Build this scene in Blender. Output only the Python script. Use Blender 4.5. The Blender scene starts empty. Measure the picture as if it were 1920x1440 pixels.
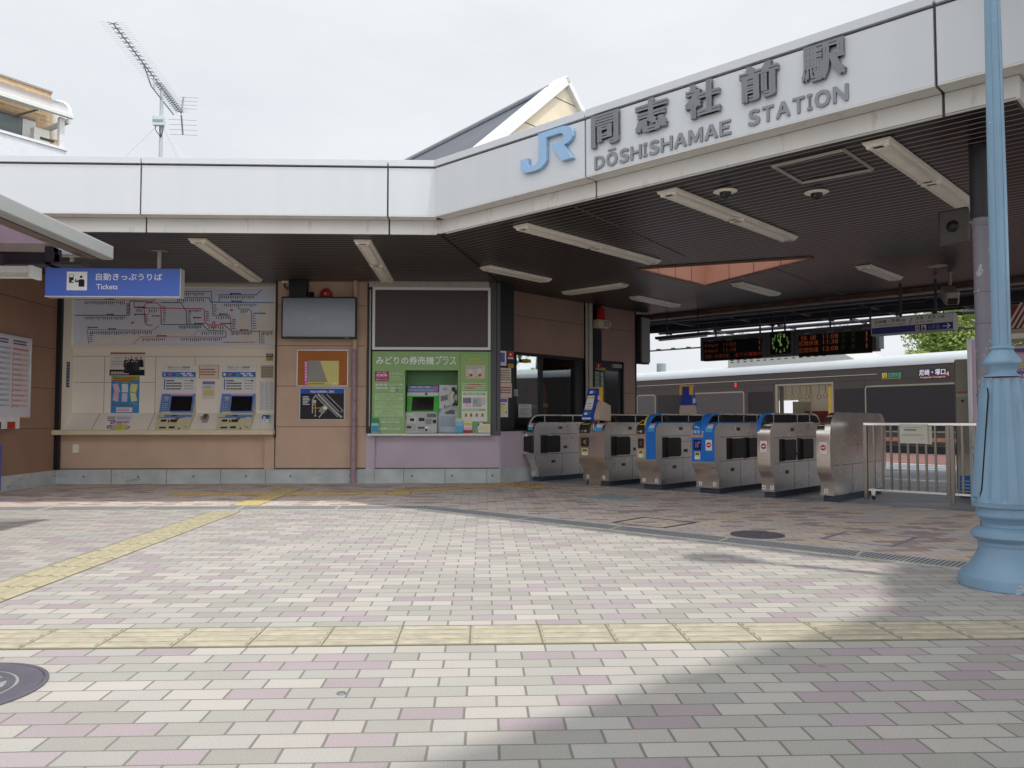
import bpy, bmesh, math, random
import numpy as np
from mathutils import Matrix, Vector
from mathutils.geometry import tessellate_polygon
random.seed(7)
S = bpy.context.scene
COL = S.collection
R = math.radians

# ------------------------------------------------------------------ camera
FPX, YAW, PIT, HCAM = 1490.0, R(2.1), R(2.6), 0.916
_f = np.array([math.sin(YAW)*math.cos(PIT), math.cos(YAW)*math.cos(PIT), math.sin(PIT)])
_r = np.array([math.cos(YAW), -math.sin(YAW), 0.0])
_u = np.cross(_r, _f)
_C = np.array([0, 0, HCAM])
cd = bpy.data.cameras.new("camera")
cam = bpy.data.objects.new("camera", cd)
COL.objects.link(cam)
cd.sensor_fit = 'HORIZONTAL'
cd.sensor_width = 36.0
cd.lens = 36.0*FPX/1920.0
cd.clip_start = 0.05
cd.clip_end = 2000
cam.matrix_world = Matrix(((_r[0], _u[0], -_f[0], 0), (_r[1], _u[1], -_f[1], 0), (_r[2], _u[2], -_f[2], HCAM), (0, 0, 0, 1)))
S.camera = cam

# ------------------------------------------------------------------ light
SUNV = Vector((0.97, -0.68, 2.943)).normalized()      # towards the sun
sl = bpy.data.lights.new("sun", 'SUN')
sl.energy = 2.1
sl.angle = R(1.7)
sl.color = (1.0, 0.955, 0.89)
sun = bpy.data.objects.new("sun", sl)
COL.objects.link(sun)
sun.rotation_euler = SUNV.to_track_quat('Z', 'Y').to_euler()

W = bpy.data.worlds.new("World")
S.world = W
W.use_nodes = True
nt = W.node_tree
nt.nodes.clear()
out = nt.nodes.new('ShaderNodeOutputWorld')
bg = nt.nodes.new('ShaderNodeBackground')
bg.inputs['Strength'].default_value = 0.1
sky = nt.nodes.new('ShaderNodeTexSky')
sky.sky_type = 'NISHITA'
sky.sun_disc = False
sky.sun_elevation = math.asin(SUNV.z)
sky.sun_rotation = math.atan2(SUNV.x, SUNV.y)
sky.dust_density = 3.0
tc = nt.nodes.new('ShaderNodeTexCoord')
mp = nt.nodes.new('ShaderNodeMapping')
mp.inputs['Scale'].default_value = (1.0, 1.0, 2.6)
nz = nt.nodes.new('ShaderNodeTexNoise')
nz.inputs['Scale'].default_value = 2.2
nz.inputs['Detail'].default_value = 7
nz.inputs['Roughness'].default_value = 0.55
cr = nt.nodes.new('ShaderNodeValToRGB')
cr.color_ramp.elements[0].position = 0.3
cr.color_ramp.elements[0].color = (0.77, 0.805, 0.85, 1)
cr.color_ramp.elements[1].position = 0.72
cr.color_ramp.elements[1].color = (0.93, 0.945, 0.96, 1)
sc10 = nt.nodes.new('ShaderNodeMixRGB')
sc10.blend_type = 'MULTIPLY'
sc10.inputs[0].default_value = 1
sc10.inputs[2].default_value = (8.6, 8.6, 8.6, 1)
mx = nt.nodes.new('ShaderNodeMixRGB')
mx.inputs[0].default_value = 0.93                      # thin bright cloud over the blue
L = nt.links.new
L(tc.outputs['Generated'], mp.inputs[0]); L(mp.outputs[0], nz.inputs['Vector']); L(nz.outputs['Fac'], cr.inputs[0])
L(cr.outputs[0], sc10.inputs[1]); L(sky.outputs[0], mx.inputs[1]); L(sc10.outputs[0], mx.inputs[2])
dt = nt.nodes.new('ShaderNodeVectorMath'); dt.operation = 'DOT_PRODUCT'      # cloud brightened behind the camera, towards the sun's side, to lift the shaded hall
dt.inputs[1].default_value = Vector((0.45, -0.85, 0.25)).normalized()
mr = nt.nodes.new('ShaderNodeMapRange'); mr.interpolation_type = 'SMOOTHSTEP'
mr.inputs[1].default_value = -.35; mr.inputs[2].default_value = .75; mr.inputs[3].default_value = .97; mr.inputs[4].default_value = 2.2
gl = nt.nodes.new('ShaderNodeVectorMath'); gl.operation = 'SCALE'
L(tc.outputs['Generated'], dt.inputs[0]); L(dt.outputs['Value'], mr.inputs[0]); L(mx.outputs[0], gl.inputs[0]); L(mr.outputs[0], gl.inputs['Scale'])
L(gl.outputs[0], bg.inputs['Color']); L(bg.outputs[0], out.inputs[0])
S.view_settings.view_transform = 'Standard'
S.view_settings.look = 'None'
S.view_settings.exposure = 0.32
S.view_settings.gamma = 1.0
try:
    S.cycles.max_bounces = 8
    S.cycles.diffuse_bounces = 5
    S.cycles.glossy_bounces = 4
    S.cycles.use_denoising = True
    S.cycles.sample_clamp_indirect = 4.0
except Exception:
    pass

# ------------------------------------------------------------------ pixels of the 1920-wide survey picture to points in space
def ray(x, y):
    return _f + _r*((x-960)/FPX) - _u*((y-720)/FPX)
def onZ(x, y, z=0.0):
    d = ray(x, y)
    return _C + d*((z-HCAM)/d[2])
def onY(x, y, Y):
    d = ray(x, y)
    return _C + d*(Y/d[1])
SQ = 2**-.5
U = np.array([SQ, -SQ, 0]); N = np.array([SQ, SQ, 0])
def UN(u, n, z=0.0):
    return (SQ*(u+n), SQ*(n-u), z)
def toUN(p):
    p = np.array(p); return (p@U, p@N, p[2])
def atU(x, y, u):
    d = ray(x, y); return toUN(_C + d*((u-_C@U)/(d@U)))
def atN(x, y, n):
    d = ray(x, y); return toUN(_C + d*((n-_C@N)/(d@N)))

class Fr:
    """a plane frame: x to the right on the face, y into the wall, z up along it"""
    def __init__(s, o, th=0.0, tilt=0.0):
        s.M = Matrix.Translation(Vector(o)) @ Matrix.Rotation(R(th), 4, 'Z') @ Matrix.Rotation(R(tilt), 4, 'X')
        s.inv = s.M.inverted()
    def loc(s, px, py, y=0.0):
        c = s.inv @ Vector(_C)
        d = s.inv.to_3x3() @ Vector(ray(px, py))
        t = (y-c.y)/d.y
        p = c + d*t
        return p.x, p.z
    def at(s, px, py, y=0.0):
        x, z = s.loc(px, py, y)
        return s.M @ Vector((x, y, z))
    def sub(s, x, z, y=0.0):
        f = Fr((0, 0, 0)); f.M = s.M @ Matrix.Translation(Vector((x, y, z))); f.inv = f.M.inverted(); return f

# ------------------------------------------------------------------ materials
def lin(c):
    if isinstance(c, str):
        c = [int(c[i:i+2], 16)/255 for i in (0, 2, 4)]
        c = [v/12.92 if v <= .04045 else ((v+.055)/1.055)**2.4 for v in c]
    return (c[0], c[1], c[2], 1.0)
_mats = {}
def newmat(name):
    m = bpy.data.materials.new(name); m.use_nodes = True
    nt = m.node_tree; b = nt.nodes['Principled BSDF']
    return m, nt, b
def paint(name, c, rough=0.5, metal=0.0, var=0.08, scale=9.0, bump=0.0, bscale=120.0, spec=0.4, coat=0.0, stretch=None):
    """plain surface with slight procedural mottling (wear and dirt) and an optional fine bump"""
    if name in _mats: return _mats[name]
    m, nt, b = newmat(name)
    c = lin(c)
    b.inputs['Roughness'].default_value = rough
    b.inputs['Metallic'].default_value = metal
    b.inputs['Specular IOR Level'].default_value = spec
    if coat: b.inputs['Coat Weight'].default_value = coat
    tc = nt.nodes.new('ShaderNodeTexCoord')
    src = tc.outputs['Object']
    if stretch:
        mp = nt.nodes.new('ShaderNodeMapping'); mp.inputs['Scale'].default_value = stretch
        nt.links.new(src, mp.inputs[0]); src = mp.outputs[0]
    if var:
        n = nt.nodes.new('ShaderNodeTexNoise'); n.inputs['Scale'].default_value = scale; n.inputs['Detail'].default_value = 6
        nt.links.new(src, n.inputs['Vector'])
        r = nt.nodes.new('ShaderNodeMapRange')
        r.inputs[1].default_value = .3; r.inputs[2].default_value = .7
        r.inputs[3].default_value = 1-var; r.inputs[4].default_value = 1+var
        nt.links.new(n.outputs['Fac'], r.inputs[0])
        x = nt.nodes.new('ShaderNodeVectorMath'); x.operation = 'SCALE'
        x.inputs[0].default_value = c[:3]
        nt.links.new(r.outputs[0], x.inputs['Scale'])
        nt.links.new(x.outputs[0], b.inputs['Base Color'])
        r2 = nt.nodes.new('ShaderNodeMapRange')
        r2.inputs[3].default_value = max(0.02, rough-.06); r2.inputs[4].default_value = min(1, rough+.08)
        nt.links.new(n.outputs['Fac'], r2.inputs[0]); nt.links.new(r2.outputs[0], b.inputs['Roughness'])
    else:
        b.inputs['Base Color'].default_value = c
    if bump:
        n2 = nt.nodes.new('ShaderNodeTexNoise'); n2.inputs['Scale'].default_value = bscale; n2.inputs['Detail'].default_value = 3
        nt.links.new(src, n2.inputs['Vector'])
        bp = nt.nodes.new('ShaderNodeBump'); bp.inputs['Strength'].default_value = bump; bp.inputs['Distance'].default_value = 0.004
        nt.links.new(n2.outputs['Fac'], bp.inputs['Height']); nt.links.new(bp.outputs[0], b.inputs['Normal'])
    _mats[name] = m
    return m
def glow(name, c, e):
    if name in _mats: return _mats[name]
    m, nt, b = newmat(name)
    b.inputs['Base Color'].default_value = (0.01, 0.01, 0.01, 1)
    b.inputs['Emission Color'].default_value = lin(c); b.inputs['Emission Strength'].default_value = e
    _mats[name] = m; return m
def ink(c):
    return paint('ink_'+(c if isinstance(c, str) else '%.2f_%.2f_%.2f' % tuple(c)), c, .55, var=.04, spec=.25)
def glassy(name, c=(.02, .02, .022), rough=.06, spec=.6):
    return paint(name, c, rough, var=0, spec=spec)
def clearglass(name, tint=(.75, .8, .8), alpha=.35):
    if name in _mats: return _mats[name]
    m, nt, b = newmat(name)
    gb = nt.nodes.new('ShaderNodeBsdfGlossy'); gb.inputs['Color'].default_value = lin(tint); gb.inputs['Roughness'].default_value = .02
    b = gb
    tr = nt.nodes.new('ShaderNodeBsdfTransparent'); tr.inputs[0].default_value = (.85, .88, .87, 1)
    ms = nt.nodes.new('ShaderNodeMixShader'); ms.inputs[0].default_value = alpha
    nt.links.new(tr.outputs[0], ms.inputs[1]); nt.links.new(b.outputs[0], ms.inputs[2])
    nt.links.new(ms.outputs[0], nt.nodes['Material Output'].inputs[0])
    _mats[name] = m; return m
def math_node(nt, op, a, b=None, c=None):
    n = nt.nodes.new('ShaderNodeMath'); n.operation = op
    for i, v in enumerate((a, b, c)):
        if v is None: continue
        if isinstance(v, (int, float)): n.inputs[i].default_value = v
        else: nt.links.new(v, n.inputs[i])
    return n.outputs[0]

def paver_mat(name, palette, joint, ox, oy, rough=.8, stain=.1, ly=.1, lx=.2, jx=.006, jy=.0035, glossvar=0.0, speck=.22):
    m, nt, b = newmat(name)
    g = nt.nodes.new('ShaderNodeNewGeometry')
    sp = nt.nodes.new('ShaderNodeSeparateXYZ'); nt.links.new(g.outputs['Position'], sp.inputs[0])
    M = lambda *a: math_node(nt, *a)
    wob = nt.nodes.new('ShaderNodeTexNoise'); wob.inputs['Scale'].default_value = 5.0; nt.links.new(g.outputs['Position'], wob.inputs['Vector'])
    wv = M('MULTIPLY', M('SUBTRACT', wob.outputs['Fac'], .5), .006)
    yy = M('DIVIDE', M('ADD', M('SUBTRACT', sp.outputs[1], oy), wv), ly)
    row = M('FLOOR', yy)
    fy = M('SUBTRACT', yy, row)
    half = M('MULTIPLY', M('FLOORED_MODULO', row, 2.0), .5)
    jit = nt.nodes.new('ShaderNodeTexWhiteNoise'); jit.noise_dimensions = '1D'; nt.links.new(row, jit.inputs['W'])
    xx = M('ADD', M('ADD', M('DIVIDE', M('ADD', M('SUBTRACT', sp.outputs[0], ox), wv), lx), half), M('MULTIPLY', M('SUBTRACT', jit.outputs['Value'], .5), .06))
    colm = M('FLOOR', xx)
    fx = M('SUBTRACT', xx, colm)
    cb = nt.nodes.new('ShaderNodeCombineXYZ'); nt.links.new(colm, cb.inputs[0]); nt.links.new(row, cb.inputs[1])
    wn = nt.nodes.new('ShaderNodeTexWhiteNoise'); wn.noise_dimensions = '3D'; nt.links.new(cb.outputs[0], wn.inputs['Vector'])
    ramp = nt.nodes.new('ShaderNodeValToRGB'); ramp.color_ramp.interpolation = 'CONSTANT'
    e = ramp.color_ramp.elements
    while len(e) < len(palette): e.new(.5)
    p = 0
    for el, (c, w) in zip(list(e), palette):
        el.position = p; el.color = lin(c); p += w
    nt.links.new(wn.outputs['Value'], ramp.inputs[0])
    # value jitter per stone, aggregate speckle, broad grime
    sepc = nt.nodes.new('ShaderNodeSeparateXYZ'); nt.links.new(wn.outputs['Color'], sepc.inputs[0])
    v1 = M('ADD', .93, M('MULTIPLY', sepc.outputs[1], .14))
    sn = nt.nodes.new('ShaderNodeTexNoise'); sn.inputs['Scale'].default_value = 190; sn.inputs['Detail'].default_value = 3; sn.inputs['Roughness'].default_value = .7
    nt.links.new(g.outputs['Position'], sn.inputs['Vector'])
    v2 = M('ADD', 1-speck*1.5, M('MULTIPLY', sn.outputs['Fac'], speck*3.0))
    gn = nt.nodes.new('ShaderNodeTexNoise'); gn.inputs['Scale'].default_value = 1.3; gn.inputs['Detail'].default_value = 7; gn.inputs['Roughness'].default_value = .62
    nt.links.new(g.outputs['Position'], gn.inputs['Vector'])
    v3 = M('ADD', 1-stain, M('MULTIPLY', gn.outputs['Fac'], stain*1.6))
    vo = nt.nodes.new('ShaderNodeTexVoronoi'); vo.inputs['Scale'].default_value = 2.1; nt.links.new(g.outputs['Position'], vo.inputs['Vector'])
    gum = M('SUBTRACT', 1.0, M('MULTIPLY', M('LESS_THAN', vo.outputs['Distance'], .038), .22))      # trodden-in spots
    val = M('MULTIPLY', M('MULTIPLY', M('MULTIPLY', v1, v2), v3), gum)
    sx = nt.nodes.new('ShaderNodeVectorMath'); sx.operation = 'SCALE'
    nt.links.new(ramp.outputs[0], sx.inputs[0]); nt.links.new(val, sx.inputs['Scale'])
    ex = M('MINIMUM', fx, M('SUBTRACT', 1.0, fx)); ey = M('MINIMUM', fy, M('SUBTRACT', 1.0, fy))
    mxj = M('LESS_THAN', ex, jx/lx/2*1.6); myj = M('LESS_THAN', ey, jy/ly/2*1.6)
    jm = M('MAXIMUM', mxj, myj)
    mix = nt.nodes.new('ShaderNodeMixRGB'); nt.links.new(jm, mix.inputs[0]); nt.links.new(sx.outputs[0], mix.inputs[1])
    jcol = nt.nodes.new('ShaderNodeVectorMath'); jcol.operation = 'SCALE'; jcol.inputs[0].default_value = lin(joint)[:3]; nt.links.new(v3, jcol.inputs['Scale'])
    nt.links.new(jcol.outputs[0], mix.inputs[2]); nt.links.new(mix.outputs[0], b.inputs['Base Color'])
    rr = M('ADD', rough-glossvar, M('MULTIPLY', gn.outputs['Fac'], glossvar*2)); nt.links.new(rr, b.inputs['Roughness'])
    b.inputs['Specular IOR Level'].default_value = .35
    h = M('ADD', M('MULTIPLY', M('SUBTRACT', 1.0, jm), .8), M('MULTIPLY', sn.outputs['Fac'], .3))
    bp = nt.nodes.new('ShaderNodeBump'); bp.inputs['Strength'].default_value = .5; bp.inputs['Distance'].default_value = .003
    nt.links.new(h, bp.inputs['Height']); nt.links.new(bp.outputs[0], b.inputs['Normal'])
    return m
def stripe_mat(name, base, line, pitch, width, direction, rough=.35, phase=0.0):
    """slatted metal boards: thin lines in a second colour every pitch metres across a direction in plan"""
    m, nt, b = newmat(name)
    g = nt.nodes.new('ShaderNodeNewGeometry')
    dt = nt.nodes.new('ShaderNodeVectorMath'); dt.operation = 'DOT_PRODUCT'; dt.inputs[1].default_value = direction
    nt.links.new(g.outputs['Position'], dt.inputs[0])
    M = lambda *a: math_node(nt, *a)
    t = M('FRACT', M('DIVIDE', M('ADD', dt.outputs['Value'], 50+phase), pitch))
    ln = M('LESS_THAN', t, width/pitch)
    nn = nt.nodes.new('ShaderNodeTexNoise'); nn.inputs['Scale'].default_value = 1.1; nn.inputs['Detail'].default_value = 5
    nt.links.new(g.outputs['Position'], nn.inputs['Vector'])
    mix = nt.nodes.new('ShaderNodeMixRGB'); mix.inputs[1].default_value = lin(base); mix.inputs[2].default_value = lin(line)
    nt.links.new(ln, mix.inputs[0])
    sx = nt.nodes.new('ShaderNodeVectorMath'); sx.operation = 'SCALE'; nt.links.new(mix.outputs[0], sx.inputs[0])
    nt.links.new(M('ADD', .8, M('MULTIPLY', nn.outputs['Fac'], .4)), sx.inputs['Scale'])
    nt.links.new(sx.outputs[0], b.inputs['Base Color'])
    b.inputs['Roughness'].default_value = rough; b.inputs['Specular IOR Level'].default_value = .14
    tri = M('ABSOLUTE', M('SUBTRACT', t, .5))
    bp = nt.nodes.new('ShaderNodeBump'); bp.inputs['Strength'].default_value = .5; bp.inputs['Distance'].default_value = .006
    nt.links.new(M('MULTIPLY', M('GREATER_THAN', tri, .43), 1.0), bp.inputs['Height']); nt.links.new(bp.outputs[0], b.inputs['Normal'])
    return m
def add_chips(m, c, thr=.66, scale=9.0, soft=.02, stretch=(1, 1, 1)):
    """patches where the paint has worn off or dirt has run"""
    nt = m.node_tree; b = nt.nodes['Principled BSDF']
    tc = nt.nodes.new('ShaderNodeTexCoord'); mp = nt.nodes.new('ShaderNodeMapping'); mp.inputs['Scale'].default_value = stretch
    n = nt.nodes.new('ShaderNodeTexNoise'); n.inputs['Scale'].default_value = scale; n.inputs['Detail'].default_value = 9; n.inputs['Roughness'].default_value = .65
    nt.links.new(tc.outputs['Object'], mp.inputs[0]); nt.links.new(mp.outputs[0], n.inputs['Vector'])
    r = nt.nodes.new('ShaderNodeMapRange'); r.inputs[1].default_value = thr; r.inputs[2].default_value = thr+soft; nt.links.new(n.outputs['Fac'], r.inputs[0])
    mix = nt.nodes.new('ShaderNodeMixRGB'); mix.inputs[2].default_value = lin(c); nt.links.new(r.outputs[0], mix.inputs[0])
    src = b.inputs['Base Color'].links[0].from_socket
    nt.links.new(src, mix.inputs[1]); nt.links.new(mix.outputs[0], b.inputs['Base Color'])
    return m
def steel(name, c=(.60, .57, .53), rough=.3, st=(1, 1, 60), amt=.12, metal=1.0):
    """brushed stainless steel"""
    if name in _mats: return _mats[name]
    m, nt, b = newmat(name)
    b.inputs['Metallic'].default_value = metal
    tc = nt.nodes.new('ShaderNodeTexCoord'); mp = nt.nodes.new('ShaderNodeMapping'); mp.inputs['Scale'].default_value = st
    nt.links.new(tc.outputs['Object'], mp.inputs[0])
    n = nt.nodes.new('ShaderNodeTexNoise'); n.inputs['Scale'].default_value = 6; n.inputs['Detail'].default_value = 5; nt.links.new(mp.outputs[0], n.inputs['Vector'])
    n2 = nt.nodes.new('ShaderNodeTexNoise'); n2.inputs['Scale'].default_value = 4; n2.inputs['Detail'].default_value = 6; nt.links.new(tc.outputs['Object'], n2.inputs['Vector'])
    M = lambda *a: math_node(nt, *a)
    v = M('ADD', 1-amt, M('MULTIPLY', M('ADD', n.outputs['Fac'], n2.outputs['Fac']), amt))
    x = nt.nodes.new('ShaderNodeVectorMath'); x.operation = 'SCALE'; x.inputs[0].default_value = c; nt.links.new(v, x.inputs['Scale'])
    nt.links.new(x.outputs[0], b.inputs['Base Color'])
    nt.links.new(M('ADD', rough-.08, M('MULTIPLY', n2.outputs['Fac'], .2)), b.inputs['Roughness'])
    _mats[name] = m; return m

# ------------------------------------------------------------------ mesh builder
_textcache = {}
def text_mesh(s, bold):
    k = s; bold = 0
    if k in _textcache: return _textcache[k]
    cu = bpy.data.curves.new('t', 'FONT'); cu.body = s; cu.resolution_u = 2; cu.fill_mode = 'FRONT'
    o = bpy.data.objects.new('t', cu); COL.objects.link(o)
    dg = bpy.context.evaluated_depsgraph_get(); dg.update()
    me = bpy.data.meshes.new_from_object(o.evaluated_get(dg))
    v = [tuple(x.co) for x in me.vertices]; f = [tuple(p.vertices) for p in me.polygons]
    bpy.data.objects.remove(o); bpy.data.curves.remove(cu); bpy.data.meshes.remove(me)
    _textcache[k] = (v, f)
    return v, f

class MB:
    def __init__(s): s.v = []; s.f = []; s.mi = []; s.mats = []
    def m(s, mat):
        if mat not in s.mats: s.mats.append(mat)
        return s.mats.index(mat)
    def add(s, vs, fs, mat):
        b = len(s.v); s.v += [tuple(v) for v in vs]
        k = s.m(mat)
        for f in fs: s.f.append(tuple(b+i for i in f)); s.mi.append(k)
    def poly(s, pts, mat): s.add(pts, [tuple(range(len(pts)))], mat)
    def box(s, x0, x1, y0, y1, z0, z1, mat, M=None):
        x0, x1 = min(x0, x1), max(x0, x1); y0, y1 = min(y0, y1), max(y0, y1); z0, z1 = min(z0, z1), max(z0, z1)
        v = [(x0, y0, z0), (x1, y0, z0), (x1, y1, z0), (x0, y1, z0), (x0, y0, z1), (x1, y0, z1), (x1, y1, z1), (x0, y1, z1)]
        if M is not None: v = [tuple(M @ Vector(p)) for p in v]
        s.add(v, [(3, 2, 1, 0), (4, 5, 6, 7), (0, 1, 5, 4), (1, 2, 6, 5), (2, 3, 7, 6), (3, 0, 4, 7)], mat)
    def rect(s, x0, z0, x1, z1, y, mat):
        x0, x1 = min(x0, x1), max(x0, x1); z0, z1 = min(z0, z1), max(z0, z1)
        s.add([(x0, y, z0), (x1, y, z0), (x1, y, z1), (x0, y, z1)], [(0, 1, 2, 3)], mat)
    def prism(s, poly, a0, a1, axis, mat, side=None, cap=None):
        """poly: 2-D points. axis 'x': (y,z) along x; 'y': (x,z) along y; 'z': (x,y) along z"""
        def P(p, a):
            return {'x': (a, p[0], p[1]), 'y': (p[0], a, p[1]), 'z': (p[0], p[1], a)}[axis]
        n = len(poly)
        vs = [P(p, a0) for p in poly]+[P(p, a1) for p in poly]
        ar = sum(poly[i][0]*poly[(i+1) % n][1]-poly[(i+1) % n][0]*poly[i][1] for i in range(n))
        flip = (ar > 0) ^ (axis == 'y') ^ (a1 < a0)
        b = len(s.v); s.v += vs
        def face(ids, mt):
            ids = tuple(b+i for i in (ids if flip else ids[::-1]))
            s.f.append(ids); s.mi.append(s.m(mt))
        cm = cap or mat
        tri = tessellate_polygon([[Vector((p[0], p[1], 0)) for p in poly]]) if n > 4 else None
        face(list(range(n))[::-1], cm); face(list(range(n, 2*n)), cm)
        for i in range(n):
            j = (i+1) % n
            mt = side[i] if side and i in side else mat
            face([i, j, n+j, n+i], mt)
    def tube(s, path, r, mat, seg=8, caps=True):
        path = [Vector(p) for p in path]; rr = r if isinstance(r, (list, tuple)) else [r]*len(path)
        rings = []
        prev = None
        for i, p in enumerate(path):
            t = (path[min(i+1, len(path)-1)]-path[max(i-1, 0)])
            if t.length < 1e-9: t = Vector((0, 0, 1))
            t.normalize()
            a = prev if prev is not None else (Vector((0, 0, 1)) if abs(t.z) < .9 else Vector((1, 0, 0)))
            x = (a - t*a.dot(t)).normalized(); y = t.cross(x); prev = x
            rings.append([tuple(p + x*math.cos(2*math.pi*k/seg)*rr[i] + y*math.sin(2*math.pi*k/seg)*rr[i]) for k in range(seg)])
        s.loft(rings, mat, caps)
    def loft(s, rings, mat, caps=True, closed=True):
        seg = len(rings[0]); vs = [v for r in rings for v in r]; fs = []
        for i in range(len(rings)-1):
            for k in range(seg if closed else seg-1):
                k2 = (k+1) % seg
                fs.append((i*seg+k, i*seg+k2, (i+1)*seg+k2, (i+1)*seg+k))
        if caps:
            fs.append(tuple(range(seg))[::-1]); fs.append(tuple(range((len(rings)-1)*seg, len(rings)*seg)))
        s.add(vs, fs, mat)
    def lathe(s, prof, mat, seg=32, c=(0, 0), mod=None, caps=True):
        rings = []
        for i, (r, z) in enumerate(prof):
            rings.append([(c[0]+r*(mod(i, k, seg) if mod else 1)*math.cos(2*math.pi*k/seg), c[1]+r*(mod(i, k, seg) if mod else 1)*math.sin(2*math.pi*k/seg), z) for k in range(seg)])
        s.loft(rings, mat, caps)
    def disc(s, cx, cz, r, y, mat, seg=24, rz=None):
        rz = rz or r
        s.poly([(cx+r*math.cos(2*math.pi*k/seg), y, cz+rz*math.sin(2*math.pi*k/seg)) for k in range(seg)], mat)
    def text(s, st, x0, z0, x1, z1, y, mat, bold=0.0, keep=False, depth=0.0):
        """lettering fitted to a box on a y = const face; heavier weights are built up from shifted strokes"""
        if bold and not keep:
            hh = abs(z1-z0); b_ = bold*hh*.75
            for i, (dx, dz) in enumerate(((-b_, -b_), (b_, b_), (-b_, b_), (b_, -b_))):
                s.text(st, min(x0, x1)+b_+dx, min(z0, z1)+b_+dz, max(x0, x1)-b_+dx, max(z0, z1)-b_+dz, y-.00012*i, mat, 0, False, depth)
            return
        v, f = text_mesh(st, bold)
        if not v: return
        a = [p[0] for p in v]; c = [p[1] for p in v]
        ax, bx, az, bz = min(a), max(a), min(c), max(c)
        x0, x1 = min(x0, x1), max(x0, x1); z0, z1 = min(z0, z1), max(z0, z1)
        sx = (x1-x0)/max(bx-ax, 1e-6); sz = (z1-z0)/max(bz-az, 1e-6)
        if keep: sx = sz = min(sx, sz)
        s.add([(x0+(p[0]-ax)*sx, y, z0+(p[1]-az)*sz) for p in v], f, mat)
        if depth:
            b = len(s.v)-len(v); k = s.m(mat)
            cnt = {}
            for fc in f:
                for i in range(len(fc)):
                    e = (fc[i], fc[(i+1) % len(fc)]); cnt[e] = 1
            s.v += [(q[0], q[1]+depth, q[2]) for q in s.v[b:b+len(v)]]
            for (i, j) in cnt:
                if (j, i) not in cnt:
                    s.f.append((b+j, b+i, b+len(v)+i, b+len(v)+j)); s.mi.append(k)
    def build(s, name, parent=None, M=None, bevel=0.0, smooth=40, seg=2):
        me = bpy.data.meshes.new(name)
        me.from_pydata(s.v, [], s.f)
        for mt in s.mats: me.materials.append(mt)
        me.polygons.foreach_set('material_index', s.mi)
        if smooth:
            me.polygons.foreach_set('use_smooth', [True]*len(me.polygons))
            me.set_sharp_from_angle(angle=R(smooth))
        me.update()
        o = bpy.data.objects.new(name, me); COL.objects.link(o)
        if parent is not None: o.parent = parent
        if M is not None: o.matrix_local = M if parent is not None else M
        if bevel:
            bv = o.modifiers.new('edges', 'BEVEL'); bv.width = bevel; bv.segments = seg; bv.limit_method = 'ANGLE'; bv.angle_limit = R(35)
        return o

def tag(o, label=None, cat=None, group=None, kind=None):
    if label: o['label'] = label
    if cat: o['category'] = cat
    if group: o['group'] = group
    if kind: o['kind'] = kind
    return o
def thing(name, M, label, cat, group=None):
    o = bpy.data.objects.new(name, None); COL.objects.link(o)
    o.empty_display_size = .1
    o.matrix_world = M
    return tag(o, label, cat, group)
def copy_tree(o, parent=None):
    c = o.copy(); COL.objects.link(c)
    if parent is not None: c.parent = parent
    for ch in list(o.children): copy_tree(ch, c)
    return c
def clusters(o):
    return o

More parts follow.
